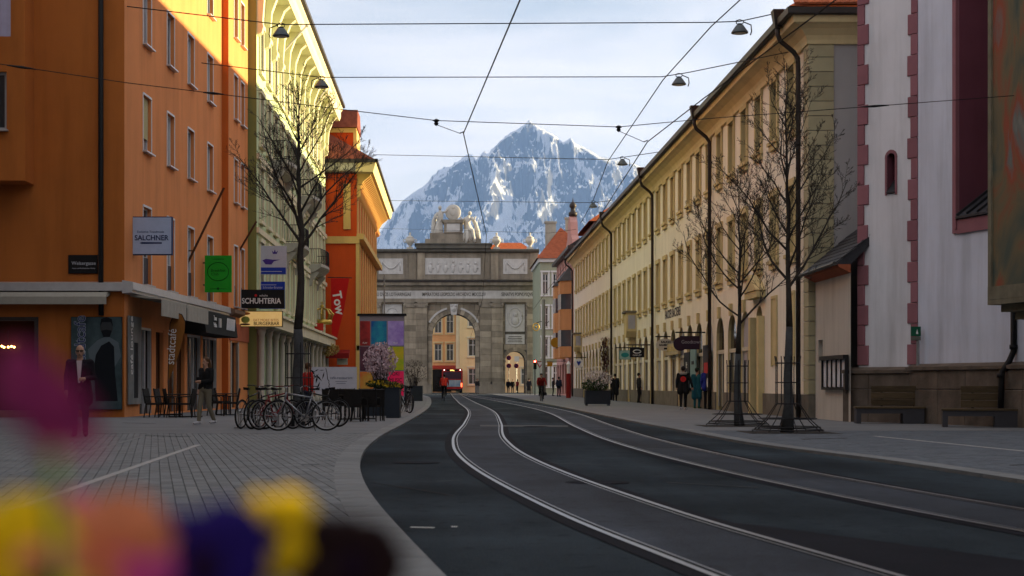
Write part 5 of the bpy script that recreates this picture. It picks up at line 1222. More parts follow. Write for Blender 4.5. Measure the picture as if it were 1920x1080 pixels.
m_ = MB(); m_.box(.03, w_ - .03, -.018, -.012, .03, h * .25); m_.build('arrow_band', bl, t_)
m_ = MB(); m_.box(w_ * .15, w_ * .85, -.022, -.018, h * .1, h * .12); m_.prism([(w_ * .08, h * .11), (w_ * .16, h * .08), (w_ * .16, h * .14)], -.022, -.018); m_.build('arrow', wh, t_)
vio = C('sign_violet', (.06, .03, .22)); m_ = MB(); m_.prism([(w_ * .2, h * .5), (w_ * .3, h * .36), (w_ * .5, h * .35), (w_ * .58, h * .46), (w_ * .8, h * .52), (w_ * .55, h * .52), (w_ * .32, h * .55)], -.02, -.012); m_.prism([(w_ * .55, h * .72), (w_ * .68, h * .72), (w_ * .72, h * .84), (w_ * .65, h * .77), (w_ * .615, h * .88), (w_ * .58, h * .77), (w_ * .51, h * .84)], -.02, -.012); m_.build('emblem', vio, t_)
t_, w_, h = sign('hanging_sign', 'blue doctor sign partly behind the black shoe shop sign', 481, 528, 534, 579, 73.2, bl, bl, .1, bracket=-8.95)
text('Dr. Schneider-Brunner', .16, wh, t_, (w_ / 2, -.014, h * .78), sx=.75); m_ = MB(); m_.box(w_ * .12, w_ * .7, -.015, -.012, h * .87, h * .89); m_.build('underline', wh, t_)
t_, w_, h = sign('hanging_sign', 'black shoe shop sign in white serif capitals beside the orange building', 447, 543, 533, 578, 70.4, M['black'], M['black'], .14, bracket=-9.6)
text('SCHUHTERIA', .34, M['white'], t_, (w_ / 2, -.014, h * .38), sx=.85, bold=.006); m_ = MB(); m_.ball((w_ * .38, -.01, h * .68), .06, .012, .06); m_.build('red_dot', C('sign_red', (.5, .02, .02)), t_); text('schuhe', .13, M['white'], t_, (w_ * .55, -.014, h * .68))
burg = mat('burger_sign_face', (.55, .36, .12), .6, .4, 1.2, emit=((1, .62, .2), .10), col2=(.62, .48, .26))
t_, w_, h = sign('hanging_sign', 'warm lit burger bar sign with a burger picture below the black sign', 448, 583, 530, 613, 70.0, burg, M['black'], .14, bracket=-9.6)
br = C('burger_brown', (.10, .06, .03)); text('BURGERBAR', .215, br, t_, (w_ * .63, -.014, h * .2), sx=.95, bold=.004); text('EAT MORE BITES', .15, C('burger_orange', (.35, .1, .02)), t_, (w_ * .62, -.014, h * .42))
m_ = MB(); m_.ball((w_ * .14, -.012, h * .84), w_ * .12, .012, h * .1); m_.build('bun', C('burger_orange', (.35, .1, .02)), t_); m_ = MB(); m_.ball((w_ * .15, -.012, h * .45), w_ * .1, .012, h * .22, 8, 6); m_.build('lettuce', C('lettuce', (.25, .28, .06)), t_); m_ = MB(); m_.ball((w_ * .14, -.012, h * .16), w_ * .12, .012, h * .07); m_.build('lower_bun', br, t_)
# cafe poster on the orange front wall
post = mat('poster_teal', (.02, .035, .045), .5, .5, 1.6, col2=(.07, .11, .12))
t_, w_, h = sign('cafe_poster', 'large dark teal cafe poster with a man in an apron on the orange front wall', 133, 594, 229, 768, 50.9, post, M['black'], .06, 'poster', frame=.012)
pd = C('poster_dark', (.008, .010, .014)); ps = C('poster_skin', (.04, .045, .05)); pl = C('poster_light', (.10, .13, .15))
X = lambda px: (px - 133) / 96 * w_; Zp = lambda py: (768 - py) / 174 * h
m_ = MB(); m_.prism([(X(165), Zp(655)), (X(183), Zp(638)), (X(196), Zp(632)), (X(206), Zp(632)), (X(222), Zp(642)), (X(227), Zp(668)), (X(214), Zp(690)), (X(220), Zp(752)), (X(182), Zp(752)), (X(180), Zp(690)), (X(168), Zp(672))][::-1], -.017, -.0125); m_.build('printed_shirt', pl, t_)
m_ = MB(); m_.prism([(X(180), Zp(665)), (X(190), Zp(648)), (X(205), Zp(640)), (X(214), Zp(650)), (X(216), Zp(700)), (X(221), Zp(752)), (X(180), Zp(752)), (X(176), Zp(690))][::-1], -.021, -.0175); m_.build('printed_apron', pd, t_)
m_ = MB(); m_.ball((X(200), -.018, Zp(614)), X(212) - X(200), .006, Zp(597) - Zp(614), 12, 8); m_.build('printed_face', ps, t_)
m_ = MB(); m_.prism([(X(188), Zp(612)), (X(190), Zp(598)), (X(200), Zp(594.5)), (X(210), Zp(598)), (X(212), Zp(612)), (X(208), Zp(604)), (X(192), Zp(604))][::-1], -.029, -.026); m_.prism([(X(190), Zp(620)), (X(200), Zp(618)), (X(210), Zp(620)), (X(206), Zp(632)), (X(194), Zp(632))][::-1], -.029, -.026); m_.build('printed_hair', pd, t_)
text('stadtcafe', .50, C('poster_letter', (.30, .34, .42)), t_, (X(151), -.016, Zp(640)), (0, -90, 90), sx=.92, bold=.012).rotation_euler = Euler((R(90), R(-90), 0)); 
text('stadtcafe', .50, C('poster_navy', (.02, .03, .12)), t_, (X(151), -.022, Zp(640)), (0, 0, 0), sx=.92, bold=-.004).rotation_euler = Euler((R(90), R(-90), 0))
# narrow panel round the corner on the street side
t_ = thing('corner_poster', 'narrow grey poster strip with white lettering round the orange corner', 'poster', (OX + .05, OY + .15, .45), R(90) - OA)
m_ = MB(); m_.box(.08, 1.75, -.05, -.004, 0, 2.85); m_.build('panel', mat('poster_grey', (.10, .12, .13), .6, .6, 1.2, col2=(.24, .25, .25)), t_)
m_ = MB(); m_.box(.75, 1.25, -.06, -.051, .2, 2.0); m_.build('printed_figure', pd, t_); text('café lounge', .42, M['white'], t_, (.4, -.06, 1.9)).rotation_euler = Euler((R(90), R(-90), 0))
# teardrop beach flag
t_ = thing('beach_flag', 'orange teardrop beach flag with white lettering by the cafe door', 'flag', at(319, 745, 54.0).xy.to_3d() + Vector((0, 0, GZ)))
ox = t_.location.x; PX = lambda px, py: (at(px, py, 54.0).x - ox, at(px, py, 54.0).z - GZ)
outl = [PX(*p) for p in ((315, 716), (317, 640), (319, 606), (325, 592), (333, 587), (341, 590), (347, 602), (346, 622), (338, 655), (326, 690))]
m_ = MB(); m_.prism(outl, -.008, .008); m_.build('sail', C('flag_orange', (.24, .095, .02), .8), t_)
m_ = MB(); m_.tube([(PX(317, 752)[0], 0, 0)] + [(x, 0, z) for x, z in outl[:7]], .016, 6); m_.build('pole', M['black'], t_)
m_ = MB(); m_.obox((-.35, -.3, .03), (.35, .3, .03), .06, .05); m_.obox((-.35, .3, .03), (.35, -.3, .03), .06, .045); m_.build('cross_base', M['iron'], t_)
text("stadtcafé", .40, M['white'], t_, (PX(322, 650)[0], -.012, PX(322, 650)[1]), name='lettering', sx=.85).rotation_euler = Euler((R(90), R(-86), 0))
# flag poles on the orange wall
for (x0, y0), (x1, y1), Y, lb in (((341, 516), (420, 352), 61.5, 'long brown flag pole slanting up from the orange wall'), ((431, 500), (481, 415), 70.6, 'thin brown flag pole slanting from the orange wall towards the sage building')):
    a = at(x0, y0, Y - .5); b = at(x1, y1, Y - .5); m_ = MB(); m_.tube([(0, 0, 0), b - a], .045, 8); o = thing('flag_pole', lb, 'flag pole', a); m_.build('pole', C('pole_brown', (.08, .035, .018)), o)
    for f in (.03, .28):
        p_ = (b - a) * f; m_ = MB(); m_.tube([p_, p_ + Vector((-.5 - f * 1.4, 0, 0))], .025, 6); m_.build('strut', C('pole_brown', (.08, .035, .018)), o)
# red banner, golden crown and other signs of the sage and red houses
t_ = thing('red_banner', 'long red cloth banner with white letters in front of the red house', 'banner', at(622, 640, 109))
PX = lambda px, py: (at(px, py, 109) - t_.location); m_ = MB(); rows_ = 9
L_ = [PX(620, 522), PX(655, 522), PX(645, 580), PX(632, 634), PX(622, 626)]
m_.prism([(p.x, p.z) for p in L_][::-1], -.02, .02); m_.build('cloth', C('banner_red', (.50, .012, .01), .8), t_)
m_ = MB(); m_.tube([PX(614, 520), PX(660, 521)], .03, 6); m_.build('rod', M['iron'], t_)
text('Tow', .85, M['white'], t_, (PX(634, 568).x, -.03, PX(634, 568).z), bold=.02).rotation_euler = Euler((R(90), R(80), 0))
gold = mat('gilded_metal', (.55, .38, .08), .35, .2, 3, metal=.7); t_ = thing('golden_crown_sign', 'golden crown hanging sign on the sage building by the red banner', 'sign', at(604, 608, 105))
m_ = MB(); m_.lathe([(.62, 0), (.66, .1), (.62, .3), (.58, .3), (.56, .05)], 20); m_.build('band', gold, t_, None, 0, True)
for k in range(8):
    a = 2 * math.pi * k / 8; m_ = MB(); m_.tube([(.6 * math.cos(a), .6 * math.sin(a), .3), (.72 * math.cos(a), .72 * math.sin(a), .65), (.5 * math.cos(a), .5 * math.sin(a), .95), (.05 * math.cos(a), .05 * math.sin(a), 1.05)], .05, 6); m_.ball((.72 * math.cos(a), .72 * math.sin(a), .66), .08, n=6, m=5); m_.build('arch_rib', gold, t_, None, 0, True)
m_ = MB(); m_.ball((0, 0, 1.18), .13); m_.box(-.03, .03, -.03, .03, 1.28, 1.5); m_.box(-.1, .1, -.03, .03, 1.37, 1.42); m_.build('orb', gold, t_)
m_ = MB(); m_.tube([(-.66, 0, .2), (-1.05, 0, .5)], .04, 6); m_.build('arm', M['iron'], t_)
t_, w_, h = sign('hanging_sign', 'small red and white sign under the golden crown', 580, 606, 606, 634, 103, C('sign_red2', (.45, .03, .02)), C('sign_red2', (.45, .03, .02)), .2, frame=.0); m_ = MB(); m_.box(w_ * .25, w_ * .95, -.02, -.013, h * .15, h * .5); m_.build('white_panel', M['white'], t_)
t_ = thing('shop_canopy', 'dark red shop canopy at the foot of the red house', 'canopy', at(614, 684, 111)); PX = lambda px, py: (at(px, py, 111) - t_.location)
m_ = MB(); a, b = PX(613, 672), PX(656, 656); m_.prismx([(0, b.z), (-1.1, b.z - .25), (-1.1, a.z), (-1.05, a.z), (0, b.z - .12)], a.x, b.x); m_.build('canvas', C('canopy_red', (.22, .012, .012)), t_)
m_ = MB(); a, b = PX(632, 684), PX(652, 672); m_.box(a.x, b.x, -.1, -.02, a.z, b.z); m_.build('menu_panel', C('menu_pale', (.42, .44, .38)), t_)
t_ = thing('red_lantern', 'small red lantern sign high beside the bare left tree', 'lantern', at(555, 480, 90)); m_ = MB(); m_.lathe([(.1, -.3), (.24, -.24), (.26, .0), (.24, .55), (.1, .62), (.04, .7)], 12); m_.build('body', C('lantern_red', (.35, .03, .025)), t_, None, 0, True); m_ = MB(); m_.tube([(0, 0, .5), (-1.15, 0, .62)], .025, 6); m_.build('arm', M['iron'], t_)

# signs hung from the cream building
def rod(t_, x0, x1, z): m_ = MB(); m_.tube([(x0, .02, z), (x1, .02, z)], .03, 6); m_.build('rod', M['iron'], t_)
def cream_sign(name, label, px0, py0, px1, py1, face, edge, Y=None):
    Y = Y or 11.0 * FPX / (px1 + 6 - VPX); t_, w_, h = sign(name, label, px0, py0, px1, py1, Y, face, edge, .08, frame=.015)
    rod(t_, -.2, 10.98 - t_.location.x, h + .16)
    for x in (w_ * .2, w_ * .8): m_ = MB(); m_.box(x - .015, x + .015, .0, .03, h, h + .16); m_.build('hanger', M['iron'], t_)
    return t_, w_, h
teal = C('sign_teal', (.03, .22, .22)); pale_t = C('sign_pale_teal', (.25, .36, .34))
t_, w_, h = cream_sign('hanging_sign', 'pale teal hanging sign with a dark oval, leftmost over the arcade', 1161, 657, 1183, 674, pale_t, teal, Y=93); m_ = MB(); m_.ball((w_ * .5, -.014, h * .5), w_ * .34, .01, h * .26, 16, 8); m_.build('oval', teal, t_)
t_, w_, h = cream_sign('hanging_sign', 'black hanging sign with a white ring emblem over the arcade', 1181, 652, 1208, 670, M['black'], M['black'], Y=88); m_ = MB(); pts = [(w_ / 2 + w_ * .26 * math.cos(2 * math.pi * k / 24), -.018, h * .6 + h * .17 * math.sin(2 * math.pi * k / 24)) for k in range(25)]; m_.tube(pts, .025, 6); m_.build('ring', M['white'], t_); text('OAKLEY', .13, M['white'], t_, (w_ / 2, -.015, h * .22))
t_ = thing('hanging_sign', 'round white hanging sign with a blue balloon emblem at far end of arcade', 'sign', at(1085, 690, 130)); m_ = MB(); m_.lathe([(.40, -.05), (.40, .05)], 24); o = m_.build('disc', M['white'], t_, (0, 0, .38)); o.rotation_euler = (R(90), 0, 0)
m_ = MB(); m_.prism([(-.18, .5), (0, .16), (.18, .5), (.1, .58), (0, .5), (-.1, .58)], -.07, -.052); m_.build('emblem', C('blue_emblem', (.03, .05, .3)), t_); rod(t_, -.4, .9, .86)
t_ = thing('hanging_sign', 'oval white hanging sign with black capitals before the downpipe', 'sign', at(1248, 658, 80)); m_ = MB(); m_.lathe([(.48, -.05), (.48, .05)], 28); o = m_.build('oval_board', C('sign_cream', (.52, .50, .42)), t_, (0, 0, .31)); o.rotation_euler = (R(90), 0, 0); o.scale = (1, .64, 1)
text('RAUCH', .14, M['black'], t_, (0, -.055, .44), bold=.006); text('SAUERTEIG', .13, M['black'], t_, (0, -.055, .29), bold=.006); m_ = MB(); m_.box(-.09, .09, -.056, -.051, .07, .16); m_.build('mark', M['black'], t_); rod(t_, -.5, .98, .72)
t_, w_, h = cream_sign('hanging_sign', 'dark plum hanging sign with pale script lettering, nearest over the arcade', 1275, 630, 1312, 655, C('sign_plum', (.035, .018, .03)), C('sign_plum', (.035, .018, .03)), Y=69); text('Goodtown', .22, C('script_pale', (.3, .28, .3)), t_, (w_ * .58, -.016, h * .55), sx=.9); m_ = MB(); m_.lathe([(.30, -.04), (.30, .04)], 20); o = m_.build('round_end', C('sign_plum', (.035, .018, .03)), t_, (.02, .03, h * .4)); o.rotation_euler = (R(90), 0, 0)
t_ = thing('shop_sign', 'dark shop panel with white letters H beside the arcade door', 'sign', (10.93, 73.8, GZ + .78), R(-90)); m_ = MB(); m_.box(-.85, .85, -.05, 0, 0, 1.75); m_.build('panel', C('panel_dark', (.012, .014, .02)), t_); text('H:', .42, M['white'], t_, (0, -.055, 1.15)); text('mode', .2, M['white'], t_, (0, -.055, .8))
t_ = thing('shop_sign', 'pale teal shop window panel beside the dark panel', 'sign', (10.93, 71.9, GZ + .9), R(-90)); m_ = MB(); m_.box(-.8, .8, -.05, 0, 0, 1.75); m_.build('panel', C('panel_teal', (.16, .27, .28)), t_); m_ = MB(); m_.box(-.35, .35, -.06, -.051, 1.05, 1.2); m_.build('print', C('panel_dark', (.012, .014, .02)), t_)
t_ = thing('shop_poster', 'black and red poster in the arcade window behind the jackets', 'poster', (10.93, 68.2, GZ + .78), R(-90)); m_ = MB(); m_.box(-.85, .85, -.05, 0, 0, 1.95); m_.build('sheet', M['black'], t_); m_ = MB(); m_.box(-.5, .6, -.06, -.051, .75, 1.2); m_.build('red_print', C('print_red', (.45, .03, .03)), t_); m_ = MB(); m_.ball((.45, -.055, .35), .22, .012, .2); m_.build('white_dot', M['white'], t_)
t_ = thing('shop_nameboard', 'cream nameboard with raised golden letters above the arcade door', 'sign', (10.9, 78.5, 2.55), R(-90)); m_ = MB(); m_.box(-2.2, 2.2, -.08, 0, 0, .55); m_.build('board', C('board_cream', (.42, .36, .22)), t_); text('CAFE OBST GEMUESE', .36, C('letter_gold', (.55, .45, .2)), t_, (0, -.085, .28))
t_ = thing('ivy_drape', 'dark red creeper hanging on the far arcade wall', 'creeper', (10.9, 112, 2.4), R(-90)); m_ = MB(); rg = random.Random(5)
for _ in range(420):
    x, z = rg.gauss(0, 1.3), rg.uniform(-.9, 2.0); y = -rg.uniform(.02, .25); a = rg.uniform(0, 3); s_ = .11; dx, dz = math.cos(a) * s_, math.sin(a) * s_; m_.quad((x - dx, y, z - dz), (x + dz, y - .05, z - dx), (x + dx, y, z + dz), (x - dz, y + .04, z + dx))
m_.build('leaves', C('creeper_red', (.10, .018, .012)), t_)
# signs by the arch
t_ = thing('hanging_sign', 'large plain ochre disc sign on the pink gabled house', 'sign', at(1042, 652, 150)); oc = C('disc_ochre', (.42, .22, .02)); m_ = MB(); m_.lathe([(.48, -.06), (.48, .06)], 24); o = m_.build('disc', oc, t_, (0, 0, .48)); o.rotation_euler = (R(90), 0, 0); rod(t_, 0, 1.2, 1.0)
t_ = thing('hanging_sign', 'small ochre shop sign below the ochre disc', 'sign', at(1031, 687, 152)); m_ = MB(); m_.box(-.25, .25, -.05, .05, 0, .45); m_.build('board', oc, t_); rod(t_, -.3, 1.6, .5)
t_ = thing('golden_guild_sign', 'ornate golden wrought sign reaching out beside the arch', 'sign', at(1005, 620, 172)); m_ = MB(); pts = [(.32 * math.cos(a / 3), 0, .4 + .4 * math.sin(a / 3)) for a in range(20)]; m_.tube(pts, .06, 6); m_.ball((0, 0, .4), .14); m_.build('wreath', gold, t_); m_ = MB(); m_.tube([(.0, 0, .8), (.5, 0, 1.0), (1.1, 0, .8), (1.4, 0, 1.0)], .04, 6); m_.build('scroll_arm', M['iron'], t_)
for px, py, kind, lb in ((954, 671, 'ban', 'blue and red no parking disc left in the small arch'), (968, 686, 'ban', 'lower no parking disc in the middle of the small arch'), (954, 686, 'ban', 'second no parking disc under the first in the small arch'), (969, 671, 'white', 'square white road sign in the small arch')):
    t_ = thing('road_sign', lb, 'road sign', at(px, 737, 212 if kind == 'white' else 206)); z = at(px, py, 206).z - t_.location.z
    m_ = MB(); m_.tube([(0, .05, 0), (0, .05, z)], .03, 6); m_.build('post', M['steel'], t_)
    if kind == 'ban':
        m_ = MB(); m_.lathe([(.30, -.02), (.30, .02)], 18); o = m_.build('disc', C('sign_bluev', (.05, .03, .16)), t_, (0, 0, z)); o.rotation_euler = (R(90), 0, 0)
        m_ = MB(); pts = [(.28 * math.cos(2 * math.pi * k / 18), -.03, z + .28 * math.sin(2 * math.pi * k / 18)) for k in range(19)]; m_.tube(pts, .035, 5); m_.obox((-.2, -.03, z + .2), (.2, -.03, z - .2), .03, .05); m_.build('red_ring', C('ring_red', (.3, .02, .02)), t_)
    else: m_ = MB(); m_.box(-.32, .32, -.03, .0, z - .38, z + .32); m_.build('plate', M['white'], t_)
t_ = thing('traffic_light', 'traffic light showing red at the right of the arch', 'traffic light', at(1003, 742, 163)); m_ = MB(); m_.tube([(0, 0, 0), (0, 0, 3.7)], .05, 8); m_.build('post', M['iron'], t_); m_ = MB(); m_.box(-.16, .16, -.2, -.05, 2.7, 3.65); m_.build('housing', M['black'], t_)
for k, (cname, e) in enumerate((((.5, .02, .02), 14), ((.12, .08, .01), 0), ((.01, .08, .03), 0))):
    m_ = MB(); m_.ball((0, -.21, 3.5 - k * .3), .11, .04, .11); m_.build('lens', mat('lens', cname, .4, emit=((1, .05, .03), e) if e else None), t_)
    m_ = MB(); m_.prism([(-.13, 3.56 - k * .3), (.13, 3.56 - k * .3), (.1, 3.65 - k * .3), (-.1, 3.65 - k * .3)], -.38, -.2); m_.build('hood', M['black'], t_)
t_ = thing('give_way_sign', 'triangular red rimmed road sign beside the traffic light', 'road sign', at(1012, 742, 160)); m_ = MB(); m_.tube([(0, 0, 0), (0, 0, 3.4)], .03, 6); m_.build('post', M['steel'], t_); m_ = MB(); m_.prism([(-.42, 3.45), (0, 2.75), (.42, 3.45)], -.05, -.02); m_.build('plate', C('ring_red', (.3, .02, .02)), t_); m_ = MB(); m_.prism([(-.26, 3.36), (0, 2.93), (.26, 3.36)], -.06, -.051); m_.build('inner', M['white'], t_)
t_ = thing('lamp_post', 'stout grey steel mast beside the pale green house', 'mast', at(1019, 742, 158)); m_ = MB(); m_.tube([(0, 0, 0), (0, 0, 1.2), (0, 0, 9.5)], [.24, .22, .17], 12); m_.build('shaft', C('mast_grey', (.20, .21, .17)), t_, None, 0, True); m_ = MB(); m_.lathe([(.34, 0), (.34, .25), (.25, .35)], 12); m_.build('base', M['iron'], t_)
# green plate on a post before the church
t_ = thing('sign_post', 'thin steel post with a small green plate before the church corner', 'sign', at(1721, 797, 43.0).xy.to_3d()); m_ = MB(); m_.tube([(0, 0, GZ), (0, 0, 2.62)], .045, 10); m_.build('post', M['steel'], t_); m_ = MB(); m_.box(-.2, .06, -.07, -.03, 2.38, 2.64); m_.build('green_plate', C('plate_green', (.01, .09, .05)), t_); m_ = MB(); m_.box(-.19, .06, -.07, -.03, 2.27, 2.365); m_.build('lower_plate', C('plate_grey', (.12, .13, .11)), t_); m_ = MB(); m_.prism([(-.07, 2.44), (-.01, 2.44), (-.04, 2.58)], -.075, -.0705); m_.build('pictogram', M['white'], t_)
t_ = thing('hanging_banner', 'pale lilac cloth corner hanging at the top left edge', 'banner', at(-30, 68, 48.5)); m_ = MB(); b_ = at(20, -60, 48.5) - t_.location
for k in range(6):
    x0, x1 = b_.x * k / 6, b_.x * (k + 1) / 6; y0, y1 = .03 * (k % 2), .03 * ((k + 1) % 2); m_.quad((x0, y0, 0), (x1, y1, 0), (x1, y1, b_.z), (x0, y0, b_.z))
m_.build('cloth', C('cloth_lilac', (.40, .38, .52), .9), t_); m_ = MB(); m_.tube([(b_.x * .5, .1, b_.z), (b_.x * .5, 2.0, b_.z + .3)], .03, 6); m_.build('arm', M['iron'], t_)
# ------------------------------------------------------------------ wires and hanging lamps
M['wire'] = mat('wire_black', (.012, .012, .013), .6)
def wire(name, label, pts, r=.012, sag=0.0, cat='wire'):
    P = [Vector(p) for p in pts]; out = []
    for i in range(len(P) - 1):
        n = 10 if sag else 4
        for k in range(n): 
            f = k / n; q = P[i].lerp(P[i + 1], f); q.z -= sag * 4 * f * (1 - f); out.append(q)
    out.append(P[-1]); o_ = out[0].copy()
    m_ = MB(); m_.tube([q - o_ for q in out], r, 6); return tag(m_.build(name, M['wire'], None, o_), label, cat)
def wy(px, py, Y): return at(px, py, Y)
lampg = mat('lamp_grey', (.10, .12, .13), .5, .1, 4, metal=.3)
def span_lamp(p, label, mirror=1, tail=True):
    t_ = thing('street_lamp', label, 'lamp', p, 0, 'lamps hung on the span wires')
    m_ = MB(); m_.lathe([(.03, -.09), (.12, -.11), (.16, -.17), (.27, -.33), (.27, -.36), (.20, -.365)], 16); m_.build('hood', lampg, t_, None, 0, True)
    m_ = MB(); m_.lathe([(.19, -.38), (.19, -.366)], 16); m_.build('lens', C('lamp_lens', (.4, .42, .42), .3), t_)
    m_ = MB(); m_.tube([(-.12, 0, .03), (-.1, 0, -.06), (0, 0, -.1), (.1, 0, -.06), (.12, 0, .03), (0, 0, .07), (-.12, 0, .03)], .018, 6); m_.box(-.06, .06, -.04, .04, -.12, -.05); m_.build('clamp', M['wire'], t_)
    if tail: m_ = MB(); m_.tube([(mirror * .12, 0, 0), (mirror * .36, 0, -.1), (mirror * .38, 0, -.3), (mirror * .34, 0, -.42)], .02, 6); m_.build('feed_cable', M['wire'], t_)
    return t_
# lamp span wires, nearest first
SW = [([(238, 12, 51.1), (527, 46, 51), (1330, 42, 51), (1387, 40, 51), (1478, 20, 50.2)], (527, 47, 51), (1387, 41, 51), 'nearest'),
      ([(378, 118, 62.6), (603, 145, 60), (1240, 144, 60), (1290, 136, 59), (1505, 92, 50.4)], (603, 146, 60), (1273, 141, 60), 'second'),
      ([(700, 290, 108), (1140, 299, 81.5), (1167, 295, 81.5), (1262, 281, 79)], None, (1167, 296, 81.5), 'third'),
      ([(727, 376, 134), (1110, 380, 100), (1148, 376, 99)], None, (1112, 378, 100), 'fourth'),
      ([(706, 428, 160), (1030, 437, 130), (1080, 430, 128)], None, None, 'fifth')]
for pts, la, lb, nm in SW:
    wire('span_wire', f'{nm} lamp span wire across the street counting from the viewer', [wy(*p) for p in pts], .017 if nm != 'fifth' else .014)
    if la: span_lamp(wy(*la), f'grey lamp hood at the left end of the {nm} span wire', -1)
    if lb: span_lamp(wy(*lb), f'grey lamp hood at the right end of the {nm} span wire', 1)
wire('feed_cable', 'lamp feed cable running along the right side between the span wires', [wy(1420, -30, 48), wy(1333, 50, 51), wy(1243, 150, 60), wy(1140, 302, 81.5), wy(1110, 381, 100), wy(1089, 418, 120)], .02)
# catenary: contact wires over both tracks and the span wire that pulls them sideways
def con(px, py): Y = (6.0 - CAMH) * FPX / (HZY - py); return at(px, py, Y)
wire('contact_wire', 'tram contact wire above the left track', [con(1010, -80), con(975, 0), con(869, 250), con(912, 440), con(905, 560), con(880, 640)], .011)
wire('contact_wire', 'tram contact wire above the right track', [con(1620, -40), con(1320, 184), con(1214, 266), con(1148, 369), con(1091, 458), con(1000, 580)], .011)
SP = [(-120, 103, 30), (62, 129, 31), (236, 155, 31.3), (400, 175, 31.3), (640, 205, 31.3), (818, 226, 31.3), (1160, 238, 32.4), (1330, 222, 32.8), (1640, 199, 34), (1930, 177, 36.5)]
wire('span_wire', 'low catenary span wire that crosses the whole picture near the viewer', [wy(*p) for p in SP], .008)
m_ = MB(); b0 = wy(-120, 103, 30); m_.tube([(0, 0, 0), (0, 0, 8.0)], [.16, .11], 12); pm_ = thing('catenary_mast', 'steel catenary mast left of the picture edge', 'mast', (b0.x - .1, b0.y, GZ)); m_.build('shaft', M['steel'], pm_, None, 0, True)
for px, py, qx, qy, Y, lb in ((818, 226, 862, 250, 31.3, 'left'), (1160, 238, 1207, 266, 32.4, 'right')):
    t_ = thing('pull_off', f'small dark insulator with pull-off arm to the {lb} contact wire', 'insulator', wy(px, py, Y)); e = wy(qx, qy, Y) - wy(px, py, Y)
    m_ = MB(); m_.lathe([(.02, .03), (.08, .0), (.03, -.03), (.05, -.06), (.02, -.10)], 10); m_.build('insulator', M['wire'], t_); m_ = MB(); m_.tube([(0, 0, -.08), e], .007, 5); m_.tube([e, e + Vector((.08, 0, .03))], .012, 5); m_.build('arm', M['wire'], t_)
for px, py, Y, dx, dz, lb in ((40, 126, 31, .28, -.04, 'at the left edge'), (400, 175, 31.3, .2, -.02, 'before the orange windows'), (1640, 199, 34, .3, .02, 'before the church')):
    m_ = MB(); m_.tube([(-dx, 0, -dz), (0, 0, 0), (dx, 0, dz)], [.012, .028, .012], 8); tag(m_.build('wire_insulator', M['wire'], None, wy(px, py, Y)), f'small rod insulator on the low span wire {lb}', 'insulator')

# ------------------------------------------------------------------ bare street trees
M['bark'] = mat('bark', (.042, .036, .031), .9, .3, 5, .5, 30); M['bark_grey'] = mat('bark_painted', (.055, .058, .062), .9, .3, 5, .3, 30)
def bare_tree(label, base, H, fork, seed, r0, spread, n1=16, lean=0.0, paint=2.3):
    rg = random.Random(seed); t_ = thing('bare_tree', label, 'tree', base, 0, 'bare street trees')
    tr = MB(); cr_ = MB(); lead = []
    N = 14
    for k in range(N + 1):
        f = k / N; z = H * f
        lead.append(Vector((lean * f + (.05 * math.sin(f * 7 + seed)) * f + rg.gauss(0, .018), rg.gauss(0, .02), z)))
    rad = [r0 * (1.25 if k == 0 else 1) * (1 - .5 * min(1, z_ / fork)) if z_ <= fork else max(.008, r0 * .46 * max(0, 1 - (z_ - fork) / (H - fork)) ** .9) for k, z_ in enumerate([q.z for q in lead])]
    kp = max(2, int(paint / H * N))
    tr.tube(lead[:kp + 1], rad[:kp + 1], 10, 1); tr.tube(lead[kp:], rad[kp:], 8, 0)
    def branch(p, d, L_, r, lev):
        n = max(3, int(L_ / .28)); pts = [p]; q = p.copy(); d = d.normalized()
        for k in range(n):
            d = (d + Vector((rg.gauss(0, .11), rg.gauss(0, .11), rg.gauss(.055, .07)))).normalized(); q = q + d * (L_ / n); pts.append(q.copy())
        rs_ = [max(.0038, r * (1 - .8 * k / n)) for k in range(n + 1)]
        cr_.tube(pts, rs_, 5 if lev < 2 else 3, cap=False)
        if lev >= 4: return
        m = {1: int(4 + L_ * 3.0), 2: int(4 + L_ * 5.5), 3: int(4 + L_ * 8)}[lev]
        for k in range(m):
            f = .22 + .78 * (k + rg.random()) / m; i = min(n - 1, int(f * n)); pp = pts[i].lerp(pts[i + 1], f * n - i)
            dd = (pts[i + 1] - pts[i]).normalized(); ax = Vector((rg.gauss(0, 1), rg.gauss(0, 1), rg.gauss(0, .6))); ax = (ax - dd * ax.dot(dd)).normalized()
            branch(pp, dd * math.cos(.75) + ax * math.sin(.75) + Vector((0, 0, .15)), L_ * (1 - .55 * f) * rg.uniform(.32, .55), max(.0042, rs_[i] * .55), lev + 1)
    for k in range(n1):
        f = (k + rg.random() * .6) / n1; z = fork + (H - fork) * f * .9; i = min(N - 1, int(z / H * N)); p = lead[i].lerp(lead[i + 1], z / H * N - i)
        a = k * 2.4 + rg.gauss(0, .3); el = R(rg.uniform(32, 52) + 18 * f); L_ = spread * (1.15 - .78 * f) * rg.uniform(.8, 1.15)
        branch(p, Vector((math.cos(a) * math.cos(el), math.sin(a) * math.cos(el), math.sin(el))), L_, rad[i] * .46 + .004, 1)
    tr.build('trunk', [M['bark'], M['bark_grey']], t_, None, 0, True); cr_.build('crown', M['bark'], t_)
    return t_
bare_tree('bare tree with a wide crown between the bicycles on the left', at(559, 806, 38.6).xy.to_3d() + Vector((0, 0, GZ)), 8.3, 4.2, 11, .15, 2.5, 20, .05, 2.6)
bare_tree('taller nearer bare tree in a wire guard on the right pavement', at(1477, 815, 34.6).xy.to_3d() + Vector((0, 0, GZ)), 8.0, 3.0, 5, .12, 2.4, 22, .0, 2.6)
